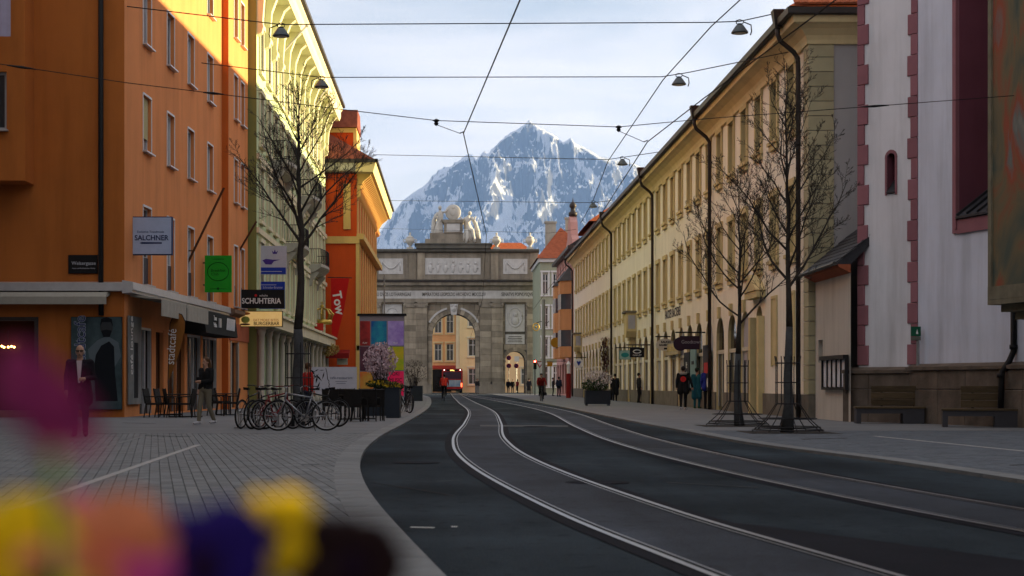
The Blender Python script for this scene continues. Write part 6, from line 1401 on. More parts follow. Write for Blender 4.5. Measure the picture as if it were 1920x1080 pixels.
bare_tree('smaller bare tree in a wire guard farther along the right pavement', at(1383, 802, 40.1).xy.to_3d() + Vector((0, 0, GZ)), 6.3, 2.5, 23, .11, 2.2, 17, .06, 2.0)
def guard(label, base, r, h, skirt, rz, rings):
    t_ = thing('tree_guard', label, 'tree guard', base, rz, 'iron tree guards')
    for k in range(8):
        a = 2 * math.pi * k / 8; c, s_ = math.cos(a), math.sin(a); m_ = MB()
        pts = [(c * r * 1.05 + .02 * c, s_ * r * 1.05, h + .1), (c * r, s_ * r, h - .03), (c * r * 1.0, s_ * r * 1.0, skirt)]
        if skirt > .3: pts += [(c * r * 1.9, s_ * r * 1.9, skirt * .45), (c * r * 2.9, s_ * r * 2.9, .05), (c * r * 3.0, s_ * r * 3.0, .03)]
        else: pts += [(c * r, s_ * r, 0)]
        m_.tube(pts, .012, 5); m_.build('bar', M['iron'], t_)
    for z, rr in rings:
        m_ = MB(); m_.tube([(rr * math.cos(2 * math.pi * k / 20), rr * math.sin(2 * math.pi * k / 20), z) for k in range(21)], .013, 5); m_.build('ring', M['iron'], t_)
    return t_
for px, py, Y, lb in ((1477, 815, 34.6, 'nearer right'), (1383, 802, 40.1, 'farther right')):
    b_ = at(px, py, Y).xy.to_3d() + Vector((0, 0, GZ)); guard(f'flared iron guard round the {lb} tree', b_, .26, 1.55, .62, .2 + px * .01, [(1.5, .265), (1.08, .265), (.62, .27), (.06, .76), (.12, .70), (.3, .62)])
    m_ = MB(); m_.prismz([(-.95, -.95), (.95, -.95), (.95, .95), (-.95, .95)], 0, .004); tag(m_.build('tree_pit', C('pit_dark', (.03, .027, .025), .95), None, (b_.x, b_.y, GZ + .001)), f'dark square tree pit under the {lb} tree', 'tree pit')
guard('straight iron guard round the left tree above the bicycles', at(559, 806, 38.6).xy.to_3d() + Vector((0, 0, GZ)), .30, 1.95, .1, .3, [(1.78, .305), (1.2, .305), (.25, .305)])

# ------------------------------------------------------------------ benches before the church
def bench(label, px0, px1, py, Y, rz):
    a = at(px0, py, Y); b = at(px1, py, Y); L_ = 1.75; t_ = thing('bench', label, 'bench', (a.x, Y, GZ), rz, 'benches along the church wall')
    m_ = MB(); m_.box(0, .12, 0, .55, 0, .40); m_.box(L_ - .55, L_, 0, .58, 0, .40); m_.box(.12, L_ - .55, .01, .5, .27, .40); m_.build('base', C('bench_grey', (.05, .05, .058), .7), t_)
    for k in range(4): m_ = MB(); m_.cbox(-.03, L_ + .02, -.02 + k * .15, .12 + k * .15, .402, .455, .008); m_.build('seat_slat', M['wood'], t_)
    for k in range(3): m_ = MB(); m_.cbox(.45, L_ - .08, .60, .645, .48 + k * .18, .645 + k * .18, .008); m_.build('back_slat', M['wood'], t_)
    for x in (.7, L_ - .2): m_ = MB(); m_.box(x, x + .06, .645, .68, .3, 1.0); m_.build('back_post', M['iron'], t_)
    return t_
bench('grey and brown bench by the church corner, the left one', 1606, 1708, 795, 42.5, R(-8)); bench('grey and brown bench by the church wall, the right one', 1768, 1880, 800, 38.9, R(-14))

# ------------------------------------------------------------------ planters and blossom
def petals(m_, c, n, rx, rz_, rg, s0=.03):
    for _ in range(n):
        while True:
            x, y, z = rg.uniform(-1, 1), rg.uniform(-1, 1), rg.uniform(-1, 1)
            if x * x + y * y + z * z < 1: break
        p = Vector((c[0] + x * rx, c[1] + y * rx, c[2] + z * rz_)); e = Euler((rg.uniform(0, 6), rg.uniform(0, 6), rg.uniform(0, 6))).to_matrix(); s_ = s0 * rg.uniform(.6, 1.3)
        m_.quad(*[p + e @ Vector(q) * s_ for q in ((-1, -.6, 0), (1, -.6, .3), (1, .6, 0), (-1, .6, .3))])
def planter(label, base, w_, d_, h, shrub, seed, mt, legs=True):
    rg = random.Random(seed); t_ = thing('planter', label, 'planter', base)
    m_ = MB(); z0 = .08 if legs else 0; m_.box(-w_ / 2, w_ / 2, -d_ / 2, d_ / 2, z0, h); m_.build('tub', mt, t_)
    m_ = MB(); m_.box(-w_ / 2 - .02, w_ / 2 + .02, -d_ / 2 - .02, -d_ / 2 + .03, h, h + .03); m_.box(-w_ / 2 - .02, w_ / 2 + .02, d_ / 2 - .03, d_ / 2 + .02, h, h + .03); m_.build('rim', mt, t_)
    if legs:
        for x in (-1, 1):
            m_ = MB(); m_.box(x * (w_ / 2 - .06) - .03, x * (w_ / 2 - .06) + .03, -d_ / 2 + .05, d_ / 2 - .05, 0, z0); m_.build('foot', M['iron'], t_)
    for (kind, cz, rx, rz_, n, s0, mt2, dx) in shrub:
        m_ = MB(); petals(m_, (dx, 0, cz), n, rx, rz_, rg, s0); m_.build(kind, mt2, t_)
    m_ = MB()
    for k in range(40):
        a = rg.uniform(0, 6.28); x, y = rg.uniform(-.2, .2) * w_, rg.uniform(-.2, .2) * d_; top = max(q[1] + q[3] * .8 for q in shrub); rx = max(q[2] for q in shrub)
        p1 = Vector((x + math.cos(a) * rx * rg.uniform(.2, .8), y + math.sin(a) * rx * rg.uniform(.2, .8), h + (top - h) * rg.uniform(.4, 1)))
        m_.tube([(x, y, h), Vector((x, y, h)).lerp(p1, .5) + Vector((0, 0, .1)), p1], [.012, .008, .004], 4, cap=False)
    m_.build('stems', M['bark'], t_); return t_
leafg = C('leaf_green', (.035, .06, .02), .8); blos = C('blossom_white', (.55, .50, .50), .8); blos_p = C('blossom_pink', (.50, .38, .42), .8); yel = C('pansy_yellow', (.55, .36, .02), .8); tub = C('tub_slate', (.022, .028, .038), .55); twig = C('twig_brown', (.06, .045, .035), .9)
planter('dark planter with a white blossoming bush on the right pavement', at(1120, 762, 80).xy.to_3d() + Vector((0, 0, GZ)), 1.22, 1.0, .72, [('blossom', 1.3, .75, .5, 900, .035, blos, 0), ('foliage', 1.0, .7, .35, 900, .04, leafg, -.1)], 3, tub)
planter('dark tall planter with a pink white magnolia beside the cafe chairs', at(713, 782, 53.5).xy.to_3d() + Vector((0, 0, GZ)), .9, .9, .85, [('blossom', 1.85, .58, .62, 950, .04, blos_p, .0), ('foliage', 1.05, .5, .16, 500, .035, leafg, 0), ('pansies', 1.08, .5, .12, 160, .035, yel, 0)], 4, tub, False)
planter('low dark planter with a bare brown shrub before the arch', at(775, 753, 103).xy.to_3d() + Vector((0, 0, GZ)), 1.2, 1.2, .95, [('twigs', 1.9, .9, .8, 700, .03, twig, 0)], 6, tub, False)
planter('second dark planter panel at the end of the cafe chairs', at(738, 784, 50.5).xy.to_3d() + Vector((0, 0, GZ)), .42, 1.6, .92, [('pansies', 1.0, .3, .1, 200, .03, yel, 0), ('foliage', 1.0, .35, .14, 300, .03, leafg, 0)], 8, tub, False)
# geraniums-like yellow bush on the sage balcony
t_ = thing('flower_basket', 'yellow leafy basket hanging by the red house', 'plant', at(612, 655, 108)); m_ = MB(); petals(m_, (0, 0, 0), 500, .9, .5, random.Random(3), .06); stuff(m_.build('foliage', C('basket_yellow', (.40, .30, .10), .8), t_)); m_ = MB(); m_.tube([(0, 0, 0), (0, 0, .7), (-.5, 0, .8)], .03, 6); m_.build('hook', M['iron'], t_)

# ------------------------------------------------------------------ advertising board
t_, w_, h = sign('advertising_board', 'tall advertising board with colourful posters behind the magnolia', 674, 592, 758, 745, 76, C('board_grey', (.22, .22, .26)), C('board_grey', (.22, .22, .26)), .35, 'billboard', frame=.0)
X = lambda px: (px - 674) / 84 * w_; Zp = lambda py: (745 - py) / 153 * h
for (a, c, b, d), cc, c2 in (((675, 602, 694, 648), (.30, .03, .03), (.05, .01, .01)), ((696, 602, 725, 648), (.01, .05, .22), (.02, .25, .30)), ((727, 602, 757, 648), (.33, .30, .55), (.12, .06, .35)),
                             ((675, 650, 725, 695), (.02, .01, .02), (.10, .04, .06)), ((727, 650, 757, 694), (.12, .32, .02), (.40, .30, .02)), ((675, 697, 700, 738), (.40, .05, .02), (.30, .28, .05)), ((727, 696, 757, 742), (.62, .02, .10), (.62, .02, .10))):
    m_ = MB(); m_.box(X(a), X(b), -.03, -.013, Zp(d), Zp(c)); po = m_.build('poster', mat('poster_print', tuple(min(.9, q * 1.5) for q in cc), .6, .1, 1.3, col2=tuple(min(.9, q * 1.5) for q in c2)), t_)
    if a == 727 and b == 757 and c == 696:
        for q, (tx, z) in enumerate((('OKI', 701), ('MUSIC', 713), ('FEST', 725), ('24.3', 736))): text(tx, .26, M['black'] if q != 2 else M['white'], po, ((X(a) + X(b)) / 2, -.034, Zp(z)), sx=.8)
    if c == 602: text('PLAY', .12, M['white'], po, ((X(a) + X(b)) / 2, -.034, Zp(d) + .12), sx=.8)
m_ = MB(); m_.box(-.1, w_ + .1, -.08, .43, h, h + .1); m_.build('cap', M['black'], t_)
m_ = MB(); m_.tube([(w_ * .55, .15, h + .1), (w_ * .55, .15, h + 1.9)], .035, 8); m_.build('top_pole', M['steel'], t_)
for x in (.25, w_ - .35): m_ = MB(); m_.box(x, x + .14, .08, .26, -(t_.location.z - GZ), 0); m_.build('leg', M['steel'], t_)
# white cafe banner with an ink portrait
t_, w_, h = sign('cafe_banner', 'white cafe screen banner with a black ink drawing of a face', 578, 688, 669, 739, 60, C('banner_white', (.46, .48, .55), .8), C('banner_white', (.46, .48, .55), .8), .03, 'banner', frame=0)
rg = random.Random(12); m_ = MB()
for k in range(26):
    x = w_ * (.02 + .30 * rg.random() ** 1.3); z = h * rg.uniform(.15, .95); a = rg.uniform(-.9, .9) + (1.57 if rg.random() < .4 else 0); L_ = rg.uniform(.05, .2); wd = rg.uniform(.012, .035)
    ca, sa = math.cos(a), math.sin(a); m_.prism([(x - ca * L_, z - sa * L_), (x + sa * wd, z - ca * wd), (x + ca * L_, z + sa * L_), (x - sa * wd, z + ca * wd)], -.018, -.0125)
for pts in ([(.36, .95), (.385, .8), (.39, .68), (.40, .55), (.43, .48), (.42, .42), (.44, .36), (.42, .30), (.44, .22), (.42, .1)],):
    m_.tube([(w_ * x, -.014, h * z) for x, z in pts], .012, 5)
m_.build('ink_portrait', M['black'], t_)
text('café-restaurant', .14, C('ink_grey', (.08, .09, .14)), t_, (w_ * .68, -.014, h * .6)); 
for k in range(2): m_ = MB(); m_.box(w_ * (.56 + .02 * k), w_ * (.8 - .03 * k), -.016, -.012, h * (.46 - .08 * k), h * (.475 - .08 * k)); m_.build('small_print', C('ink_grey', (.08, .09, .14)), t_)
for x in (.03, w_ * .5, w_ - .05): m_ = MB(); m_.tube([(x, .05, -(t_.location.z - GZ)), (x, .05, h)], .02, 6); m_.build('post', M['steel'], t_)

# ------------------------------------------------------------------ cafe chairs and tables
wick = mat('dark_wicker', (.018, .016, .015), .7, .3, 20, .5, 120); wick_b = mat('brown_wicker', (.030, .022, .017), .7, .3, 20, .5, 120)
def make_chair(label, mt):
    t_ = thing('cafe_chair', label, 'chair', (0, 0, -50), 0, None)
    m_ = MB(); m_.box(-.24, .24, -.24, .22, .40, .46); m_.build('seat', mt, t_)
    m_ = MB(); m_.prismx([(.20, .44), (.25, .44), (.33, .90), (.29, .91)], -.24, .24); m_.build('backrest', mt, t_)
    for x in (-1, 1):
        m_ = MB(); m_.tube([(x * .25, -.22, 0), (x * .24, -.21, .62), (x * .25, -.1, .66), (x * .25, .25, .66)], .018, 6); m_.build('arm_leg', mt, t_)
        m_ = MB(); m_.tube([(x * .23, .27, 0), (x * .22, .21, .44), (x * .23, .31, .92)], .018, 6); m_.build('back_leg', mt, t_)
    return t_
ch0 = make_chair('', wick)
def make_table():
    t_ = thing('cafe_table', '', 'table', (0, 0, -50)); m_ = MB(); m_.box(-.38, .38, -.38, .38, .71, .745); m_.build('table_top', C('table_dark', (.03, .025, .022), .4), t_)
    m_ = MB(); m_.tube([(0, 0, .03), (0, 0, .71)], .03, 8); m_.build('pillar', M['iron'], t_); m_ = MB(); m_.obox((-.3, -.3, .02), (.3, .3, .02), .06, .03); m_.obox((-.3, .3, .02), (.3, -.3, .02), .06, .028); m_.build('foot_cross', M['iron'], t_); return t_
tb0 = make_table()
used = {'c': False, 't': False}
def put(kind, x, y, rz, label, group):
    src = ch0 if kind == 'c' else tb0
    if not used[kind]:
        used[kind] = True; KIDS[src.name] = kids(src); src.location = (x, y, GZ); src.rotation_euler = (0, 0, rz); src['label'] = label; src['group'] = group; return src
    return dup(src, (x, y, GZ), rz, label, group)
G1, G2 = 'chairs on the terrace before the orange building', 'chairs on the terrace by the magnolia'
for px, Y, rz, lb in ((290, 50.6, 80, 'dark wicker cafe chair leftmost before the orange shop front'), (310, 51.4, 80, 'dark wicker cafe chair, second from the left before the orange shop front'), (326, 50.7, 110, 'dark wicker cafe chair, third from the left before the orange shop front'), (347, 50.4, -95, 'dark wicker chair right of the first table on the orange terrace'),
                      (406, 54.0, 85, 'dark wicker cafe chair just right of the woman'), (420, 55.5, 95, 'dark wicker cafe chair, second right of the woman'), (432, 53.2, -80, 'dark wicker cafe chair by the leftmost bicycle'), (414, 57.2, 80, 'dark wicker cafe chair back by the salmon shop front')):
    put('c', (px - VPX) / FPX * Y, Y, R(rz), lb, G1)
for px, Y, lb in ((336, 51.0, 'small dark cafe table left of the woman'), (360, 51.2, 'small dark cafe table right behind the woman'), (424, 54.4, 'small dark cafe table between chairs and bicycles')): put('t', (px - VPX) / FPX * Y, Y, .1, lb, 'tables before the orange building')
for px, Y, rz, lb in ((622, 47.0, 175, 'dark chair just behind the rear wheel of the silver bicycle'), (640, 47.6, 165, 'dark chair with a pale back, second of the row before the banner'), (662, 44.8, 180, 'dark cafe chair in the middle of the row before the banner'), (676, 45.3, 90, 'dark cafe chair turned sideways in the banner row'),
                      (694, 45.4, 170, 'dark cafe chair nearest the magnolia in the row'), (703, 45.9, 190, 'dark cafe chair half hidden beside the magnolia planter'), (650, 50.2, 0, 'dark cafe chair facing the viewer before the banner'), (686, 50.6, 0, 'dark cafe chair facing the viewer before the magnolia')):
    put('c', (px - VPX) / FPX * Y, Y, R(rz), lb, G2)
for px, Y, lb in ((654, 47.6, 'dark cafe table before the white banner'), (684, 48.0, 'dark cafe table before the magnolia')): put('t', (px - VPX) / FPX * Y, Y, .1, lb, 'tables by the magnolia')

# ------------------------------------------------------------------ bicycles
tyre = C('tyre_rubber', (.012, .012, .012), .8); rimm = mat('rim_alloy', (.30, .30, .31), .4, .1, 4, metal=.8); fr_s = mat('frame_silver', (.22, .23, .25), .35, .05, 3, metal=.6); fr_k = C('frame_black', (.015, .015, .017), .35); fr_r = C('frame_red', (.16, .012, .014), .4); seatm = C('saddle_black', (.012, .012, .012), .6)
def make_bike(label):
    t_ = thing('bicycle', label, 'bicycle', (0, 0, -60)); r = .345; wb = .54
    for x in (-wb, wb):
        m_ = MB(); n = 30; m_.tube([(x + (r - .018) * math.cos(2 * math.pi * k / n), 0, r + (r - .018) * math.sin(2 * math.pi * k / n)) for k in range(n + 1)], .021, 6, cap=False); wl = m_.build('wheel', tyre, t_, None, 0, True)
        m_ = MB(); m_.tube([(x + (r - .045) * math.cos(2 * math.pi * k / n), 0, r + (r - .045) * math.sin(2 * math.pi * k / n)) for k in range(n + 1)], .011, 5, cap=False); m_.build('rim', rimm, wl)
        m_ = MB()
        for k in range(14): a = 2 * math.pi * k / 14; m_.tube([(x, .02 * (-1) ** k, r), (x + (r - .05) * math.cos(a), 0, r + (r - .05) * math.sin(a))], .0025, 3, cap=False)
        m_.tube([(x, -.05, r), (x, .05, r)], .02, 6); m_.build('spokes', rimm, wl)
    bb = Vector((-.06, 0, .29)); st_ = Vector((-.22, 0, .80)); hd = Vector((.36, 0, .84)); hb = Vector((.39, 0, .70)); ra = Vector((-wb, 0, r)); fa = Vector((wb, 0, r))
    m_ = MB(); m_.tube([bb, st_], .018, 8); m_.tube([st_ + Vector((0, 0, -.06)), hd], .018, 8); m_.tube([bb, hb], .021, 8); m_.tube([hd + Vector((0, 0, .03)), hb], .023, 8)
    for y in (-.05, .05): m_.tube([ra + Vector((0, y, 0)), bb + Vector((0, y * .6, 0))], .010, 6); m_.tube([ra + Vector((0, y, 0)), st_ + Vector((0, y * .3, -.08))], .009, 6)
    m_.build('frame', fr_k, t_, None, 0, True)
    m_ = MB()
    for y in (-.05, .05): m_.tube([hb, hb + Vector((.02, y, -.06)), fa + Vector((0, y, 0))], .013, 6)
    m_.build('fork', fr_k, t_, None, 0, True)
    m_ = MB(); m_.tube([st_, st_ + Vector((-.04, 0, .13))], .013, 6); sp_ = m_.build('seat_post', rimm, t_); m_ = MB(); q = st_ + Vector((-.05, 0, .15)); m_.add([q + Vector(v) for v in ((.15, 0, .0), (.02, -.03, .0), (-.10, -.075, .02), (-.13, 0, .025), (-.10, .075, .02), (.02, .03, 0), (.14, 0, -.03), (-.1, -.06, -.04), (-.1, .06, -.04))], [(0, 5, 4, 3, 2, 1), (0, 1, 2, 7, 6), (6, 8, 4, 5, 0), (2, 3, 4, 8, 7), (6, 7, 8)]); m_.build('saddle', seatm, sp_)
    m_ = MB(); m_.tube([hd, hd + Vector((-.01, 0, .12)), hd + Vector((.05, 0, .15))], .014, 6); st2 = m_.build('stem', rimm, t_); m_ = MB(); c = hd + Vector((.05, 0, .15)); m_.tube([c + Vector((-.1, -.29, .02)), c + Vector((-.02, -.18, .02)), c, c + Vector((-.02, .18, .02)), c + Vector((-.1, .29, .02))], .012, 6); m_.build('handlebar', fr_k, st2)
    m_ = MB(); m_.lathe([(.085, -.004), (.085, .004)], 18); cg = m_.build('chainring', rimm, t_, (bb.x, -.05, bb.z)); cg.rotation_euler = (R(90), 0, 0)
    for s_ in (-1, 1): m_ = MB(); m_.obox((bb.x, s_ * .07, bb.z), (bb.x + s_ * .13, s_ * .08, bb.z - s_ * .10), .014, .02); m_.box(bb.x + s_ * .13 - .04, bb.x + s_ * .13 + .04, s_ * .13 - .045, s_ * .13 + .045, bb.z - s_ * .10 - .012, bb.z - s_ * .10 + .012); m_.build('crank', fr_k, t_)
    m_ = MB(); m_.obox((-.20, .06, .30), (-.30, .22, 0), .012, .012); m_.build('kickstand', fr_k, t_); return t_
bk = make_bike('silver bicycle parked crosswise in front of the left tree'); KIDS[bk.name] = kids(bk)
def bike_at(px, Y, rz, label, frame, first=False, tilt=0):
    loc = ((px - VPX) / FPX * Y, Y, GZ)
    if first: o = bk; o.location = loc; o.rotation_euler = (0, 0, R(rz))
    else: o = dup(bk, loc, R(rz), label, 'bicycles parked by the tree', {fr_k: frame} if frame != fr_k else None)
    o['group'] = 'bicycles parked by the tree'; o.rotation_euler[0] = R(tilt); return o
b1 = bike_at(567, 35.9, 183, '', fr_s, True)
for c in kids(bk):
    if c.name.startswith(('frame', 'fork')):
        c.material_slots[0].link = 'OBJECT'; c.material_slots[0].material = fr_s
KID_ = kids(bk)
for px, Y, rz, lb, fr_ in ((497, 37.6, 62, 'black bicycle leaning in the rack, second from the left', fr_k), (470, 38.0, 72, 'black bicycle at the left end of the rack', fr_k), (518, 37.0, 50, 'dark red bicycle in the middle of the rack', fr_r), (536, 37.4, 30, 'black bicycle close to the tree trunk', fr_k), (600, 39.5, 150, 'black bicycle behind the silver one', fr_k),
                           (757, 58.8, 115, 'black bicycle beside the advertising board, left of its pair', fr_k), (766, 60.5, 100, 'black bicycle beside the advertising board, right of its pair', fr_k)):
    o = bike_at(px, Y, rz, lb, fr_, tilt=3 if fr_ == fr_k else -3)
    for c in kids(o):
        if c.name.startswith(('frame', 'fork')): c.material_slots[0].link = 'OBJECT'; c.material_slots[0].material = fr_
    if px > 700: o['group'] = 'bicycles by the advertising board'
# basket on the red bicycle and rack hoop
rk = thing('bicycle_rack', 'low iron bicycle rack under the parked bicycles', 'bicycle rack', at(520, 806, 38.2).xy.to_3d() + Vector((0, 0, GZ)))
for k in range(5): m_ = MB(); x = -.9 + k * .45; m_.tube([(x, -.2, 0), (x, -.2, .42), (x, .2, .42), (x, .2, 0)], .016, 6); m_.build('hoop', M['steel'], rk)
m_ = MB(); m_.box(-1.0, 1.0, -.23, -.18, .0, .03); m_.box(-1.0, 1.0, .18, .23, .0, .03); m_.build('rail', M['steel'], rk)

# ------------------------------------------------------------------ bus beyond the arch
redp = C('bus_red', (.34, .015, .02), .3, coat=.4); t_ = thing('bus', 'red city bus seen from behind through the main arch', 'bus', (at(848, 738, 216).x, 216, 0))
m_ = MB(); P = [(-1.36, .35), (-1.42, .9), (-1.42, 2.9), (-1.3, 3.3), (1.3, 3.3), (1.42, 2.9), (1.42, .9), (1.36, .35)]; m_.prism(P, 0, 11.5); m_.build('body', redp, t_)
m_ = MB(); m_.box(-1.2, 1.2, -.04, 0, 1.9, 2.85); m_.build('rear_window', C('bus_glass', (.06, .03, .05), .1), t_)
m_ = MB(); m_.box(-1.15, 1.15, -.05, 0, .85, 1.75); m_.build('rear_advert', mat('advert_blue', (.10, .20, .36), .4, .3, 1.5, col2=(.42, .46, .5)), t_)
m_ = MB(); m_.box(-.8, .8, -.05, 0, 2.95, 3.18); m_.build('destination_panel', M['black'], t_); text('LINIE J', .2, mat('amber', (.6, .4, .1), .5, emit=((1, .6, .15), 2)), t_, (0, -.06, 3.06))
for x in (-1.25, 1.25):
    m_ = MB(); m_.box(x - .09, x + .09, -.06, 0, .8, 1.35); m_.build('tail_light', mat('tail', (.5, .05, .02), .4, emit=((1, .15, .05), 1)), t_)
    m_ = MB(); m_.ball((x * .86, -.03, 3.1), .07, .04, .06); m_.build('marker_light', mat('marker', (.9, .8, .7), .4, emit=((1, .8, .7), 1.5)), t_)
    for y in (2.2, 8.6):
        m_ = MB(); m_.lathe([(.5, -.15), (.5, .15)], 18); o = m_.build('wheel', tyre, t_, (x * .98, y, .5)); o.rotation_euler = (0, R(90), 0)
m_ = MB(); m_.box(-1.35, 1.35, -.08, .1, .3, .55); m_.build('bumper', M['black'], t_)
# red parasol post etc. at the far right: a red pillar and benches before the pink house
t_ = thing('red_pillar', 'slim red advertising pillar at the foot of the pink house', 'pillar', at(1066, 747, 126).xy.to_3d() + Vector((0, 0, GZ))); m_ = MB(); m_.lathe([(.2, 0), (.2, 1.9), (.05, 1.95)], 12); m_.build('shaft', C('pillar_red', (.20, .015, .015)), t_); m_ = MB(); m_.lathe([(.13, 1.95), (.13, 2.6), (.2, 2.65), (.03, 2.9)], 12); m_.build('cap', M['white'], t_)
# ------------------------------------------------------------------ people
skin = mat('skin', (.36, .21, .15), .6, .06, 6); 
def fab(n, c): return C('cloth_' + n, c, .9)
def person(label, base, rz, top, legs, shoes, hair, H=1.72, pose=None, coat=0.0, vox=.016, long_hair=False, hood=None, cap=None, bald=False, group=None):
    """one continuous body made from tapered limbs that are fused; faces -y at rz = 0"""
    J = dict(pelvis=(0, 0, .95), chest=(0, .0, 1.30), neck=(0, .01, 1.46), head=(0, -.01, 1.60),
             shL=(-.19, .01, 1.40), shR=(.19, .01, 1.40), elL=(-.25, .03, 1.13), elR=(.25, .03, 1.13), wrL=(-.25, -.05, .90), wrR=(.25, -.05, .90),
             hipL=(-.09, 0, .92), hipR=(.09, 0, .92), knL=(-.10, -.02, .50), knR=(.10, -.02, .50), anL=(-.10, .03, .09), anR=(.10, .03, .09))
    if pose: J.update(pose)
    J = {k: Vector(v) for k, v in J.items()}; segs = []
    def seg(a, b, ra, rb, mi): segs.append((Vector(a), Vector(b), ra, rb, mi))
    S, T, L_, B = 0, 1, 2, 3
    up = (J['neck'] - J['pelvis']).normalized()
    for x in (-.075, .075):
        o = Vector((x, 0, 0)); seg(J['pelvis'] + o * 1.0, J['chest'] + o * 1.25, .115, .125, T); seg(J['chest'] + o * 1.25, J['neck'] + o * .8 - up * .07, .12, .075, T)
    seg(J['pelvis'] + Vector((-.07, 0, -.04)), J['pelvis'] + Vector((.07, 0, -.04)), .115, .115, L_)
    seg(J['neck'] - up * .05, J['head'], .06, .05, S)
    for s_ in ('L', 'R'):
        sx = -1 if s_ == 'L' else 1
        seg(J['chest'] + Vector((sx * .1, 0, .08)), J['sh' + s_], .085, .075, T); seg(J['sh' + s_], J['el' + s_], .07, .055, T); seg(J['el' + s_], J['wr' + s_], .054, .040, T)
        d = (J['wr' + s_] - J['el' + s_]).normalized(); w_ = J['wr' + s_]; side = d.cross(Vector((sx, 0, 0))); side = side.normalized() if side.length > .1 else Vector((0, 1, 0))
        palm = w_ + d * .085; seg(w_, palm, .028, .034, S)
        for k in range(4):
            o = side * ((k - 1.5) * .019); ln = (.065, .075, .07, .055)[k]; inn = Vector((-sx, 0, 0)) * .012
            seg(palm + o, palm + o + d * ln * .55 + inn * .5, .011, .010, S); seg(palm + o + d * ln * .55 + inn * .5, palm + o + d * ln + inn * 1.8, .010, .008, S)
        seg(w_ + d * .03 - side * .028, w_ + d * .085 - side * .058, .012, .010, S)
        seg(J['hip' + s_], J['kn' + s_], .098, .068, L_); seg(J['kn' + s_], J['an' + s_], .068, .050, L_)
        a = J['an' + s_]; seg(a + Vector((0, .03, -.035)), a + Vector((sx * .015, -.15, -.05)), .045, .036, B); seg(a, a + Vector((0, .0, -.03)), .05, .05, B)
    if coat: 
        for q in (-.09, .09): seg(J['pelvis'] + Vector((q, 0, .05)), J['pelvis'] + Vector((q * 1.25, .02, -coat)), .125, .135, T)
    h = J['head']; m_ = MB()
    for a, b, ra, rb, mi in segs: 
        m_.tube([a, b], [ra, rb], 10); m_.ball(a, ra, n=10, m=6); m_.ball(b, rb, n=10, m=6)
    m_.ball(h + Vector((0, .01, .03)), .077, .095, .105, 12, 9); m_.ball(h + Vector((0, -.035, -.045)), .052, .055, .062, 10, 7); m_.ball(h + Vector((0, -.095, -.008)), .012, .022, .024, 8, 6)
    for s_ in (-1, 1): m_.ball(h + Vector((s_ * .078, .015, 0)), .012, .02, .03, 8, 6)
    me = m_.mesh('body', skin); o = bpy.data.objects.new('tmp_body', me); md = o.modifiers.new('r', 'REMESH'); md.mode = 'VOXEL'; md.voxel_size = vox; md.use_smooth_shade = True
    sm_ = o.modifiers.new('s', 'SMOOTH'); sm_.iterations = 2; sm_.factor = .5
    me = baked(o); me.name = 'body'; me.materials.clear()
    for q in (skin, top, legs, shoes, fab('dark_eye', (.01, .01, .01))): me.materials.append(q)
    n = len(me.polygons); cc = np.empty(n * 3); me.polygons.foreach_get('center', cc); cc = cc.reshape(-1, 3); best = np.full(n, 9.); mi_ = np.zeros(n, int)
    hs = segs + [(h + Vector((0, .01, -.02)), h + Vector((0, .01, .05)), .085, .085, S)]
    for a, b, ra, rb, mi in hs:
        a_ = np.array(a); d = np.array(b) - a_; t = np.clip(((cc - a_) @ d) / max(1e-9, d @ d), 0, 1); ds = np.linalg.norm(cc - (a_ + t[:, None] * d), axis=1) - (ra + (rb - ra) * t)
        k = ds < best; best[k] = ds[k]; mi_[k] = mi
    hv = np.array(h)
    for ex in (-.03, .03): mi_[np.linalg.norm(cc - (hv + np.array([ex, -.085, .02])), axis=1) < .014] = 4
    mi_[(np.linalg.norm((cc - (hv + np.array([0, -.09, -.055]))) / np.array([.026, .03, .008]), axis=1) < 1)] = 4
    me.polygons.foreach_set('material_index', mi_.tolist())
    k_ = H / 1.72; t_ = thing('person', label, 'person', base, rz, group); bo = link('body', me, t_); bo.scale = (k_, k_, k_)
    if not bald:
        m_ = MB(); m_.ball(h + Vector((0, .028, .048)), .088, .098, .105, 14, 9)
        if long_hair: m_.tube([h + Vector((0, .09, .06)), h + Vector((0, .12, -.08)), h + Vector((.02, .13, -.25)), h + Vector((.03, .12, -.36))], [.07, .075, .06, .02], 8)
        ho = m_.build('hair', hair, t_, None, 0, True); ho.scale = (k_,) * 3
    else:
        m_ = MB()
        for s_ in (-1, 1): m_.ball(h + Vector((s_ * .068, .04, .0)), .022, .06, .05, 8, 6)
        ho = m_.build('hair', hair, t_, None, 0, True); ho.scale = (k_,) * 3
    if hood: m_ = MB(); m_.tube([(-.12, .03, 1.45), (-.06, .13, 1.44), (.06, .13, 1.44), (.12, .03, 1.45)], [.05, .06, .06, .05], 8); o2 = m_.build('hood', hood, t_, None, 0, True); o2.scale = (k_,) * 3
    if cap: m_ = MB(); m_.ball(h + Vector((0, .015, .075)), .095, .105, .075, 14, 8); o2 = m_.build('cap', cap, t_, None, 0, True); o2.scale = (k_,) * 3
    return t_
blk = fab('black', (.012, .012, .013)); dk = fab('charcoal', (.022, .022, .025)); bei = fab('khaki', (.15, .135, .10)); whs = fab('white_shoe', (.42, .42, .45)); hb_ = C('hair_brown', (.07, .035, .015), .6); hd_ = C('hair_dark', (.015, .012, .010), .6); hg = C('hair_grey', (.30, .28, .27), .7); redc = fab('red', (.36, .02, .015)); navyc = fab('navy', (.02, .025, .05)); tealc = fab('teal', (.012, .075, .10)); bluec = fab('blue', (.02, .03, .20)); pinkc = fab('lilac_shirt', (.45, .38, .42)); grayc = fab('grey', (.16, .16, .17))
def foot(px, py): p = gnd(px, py); return Vector((p.x, p.y, GZ))
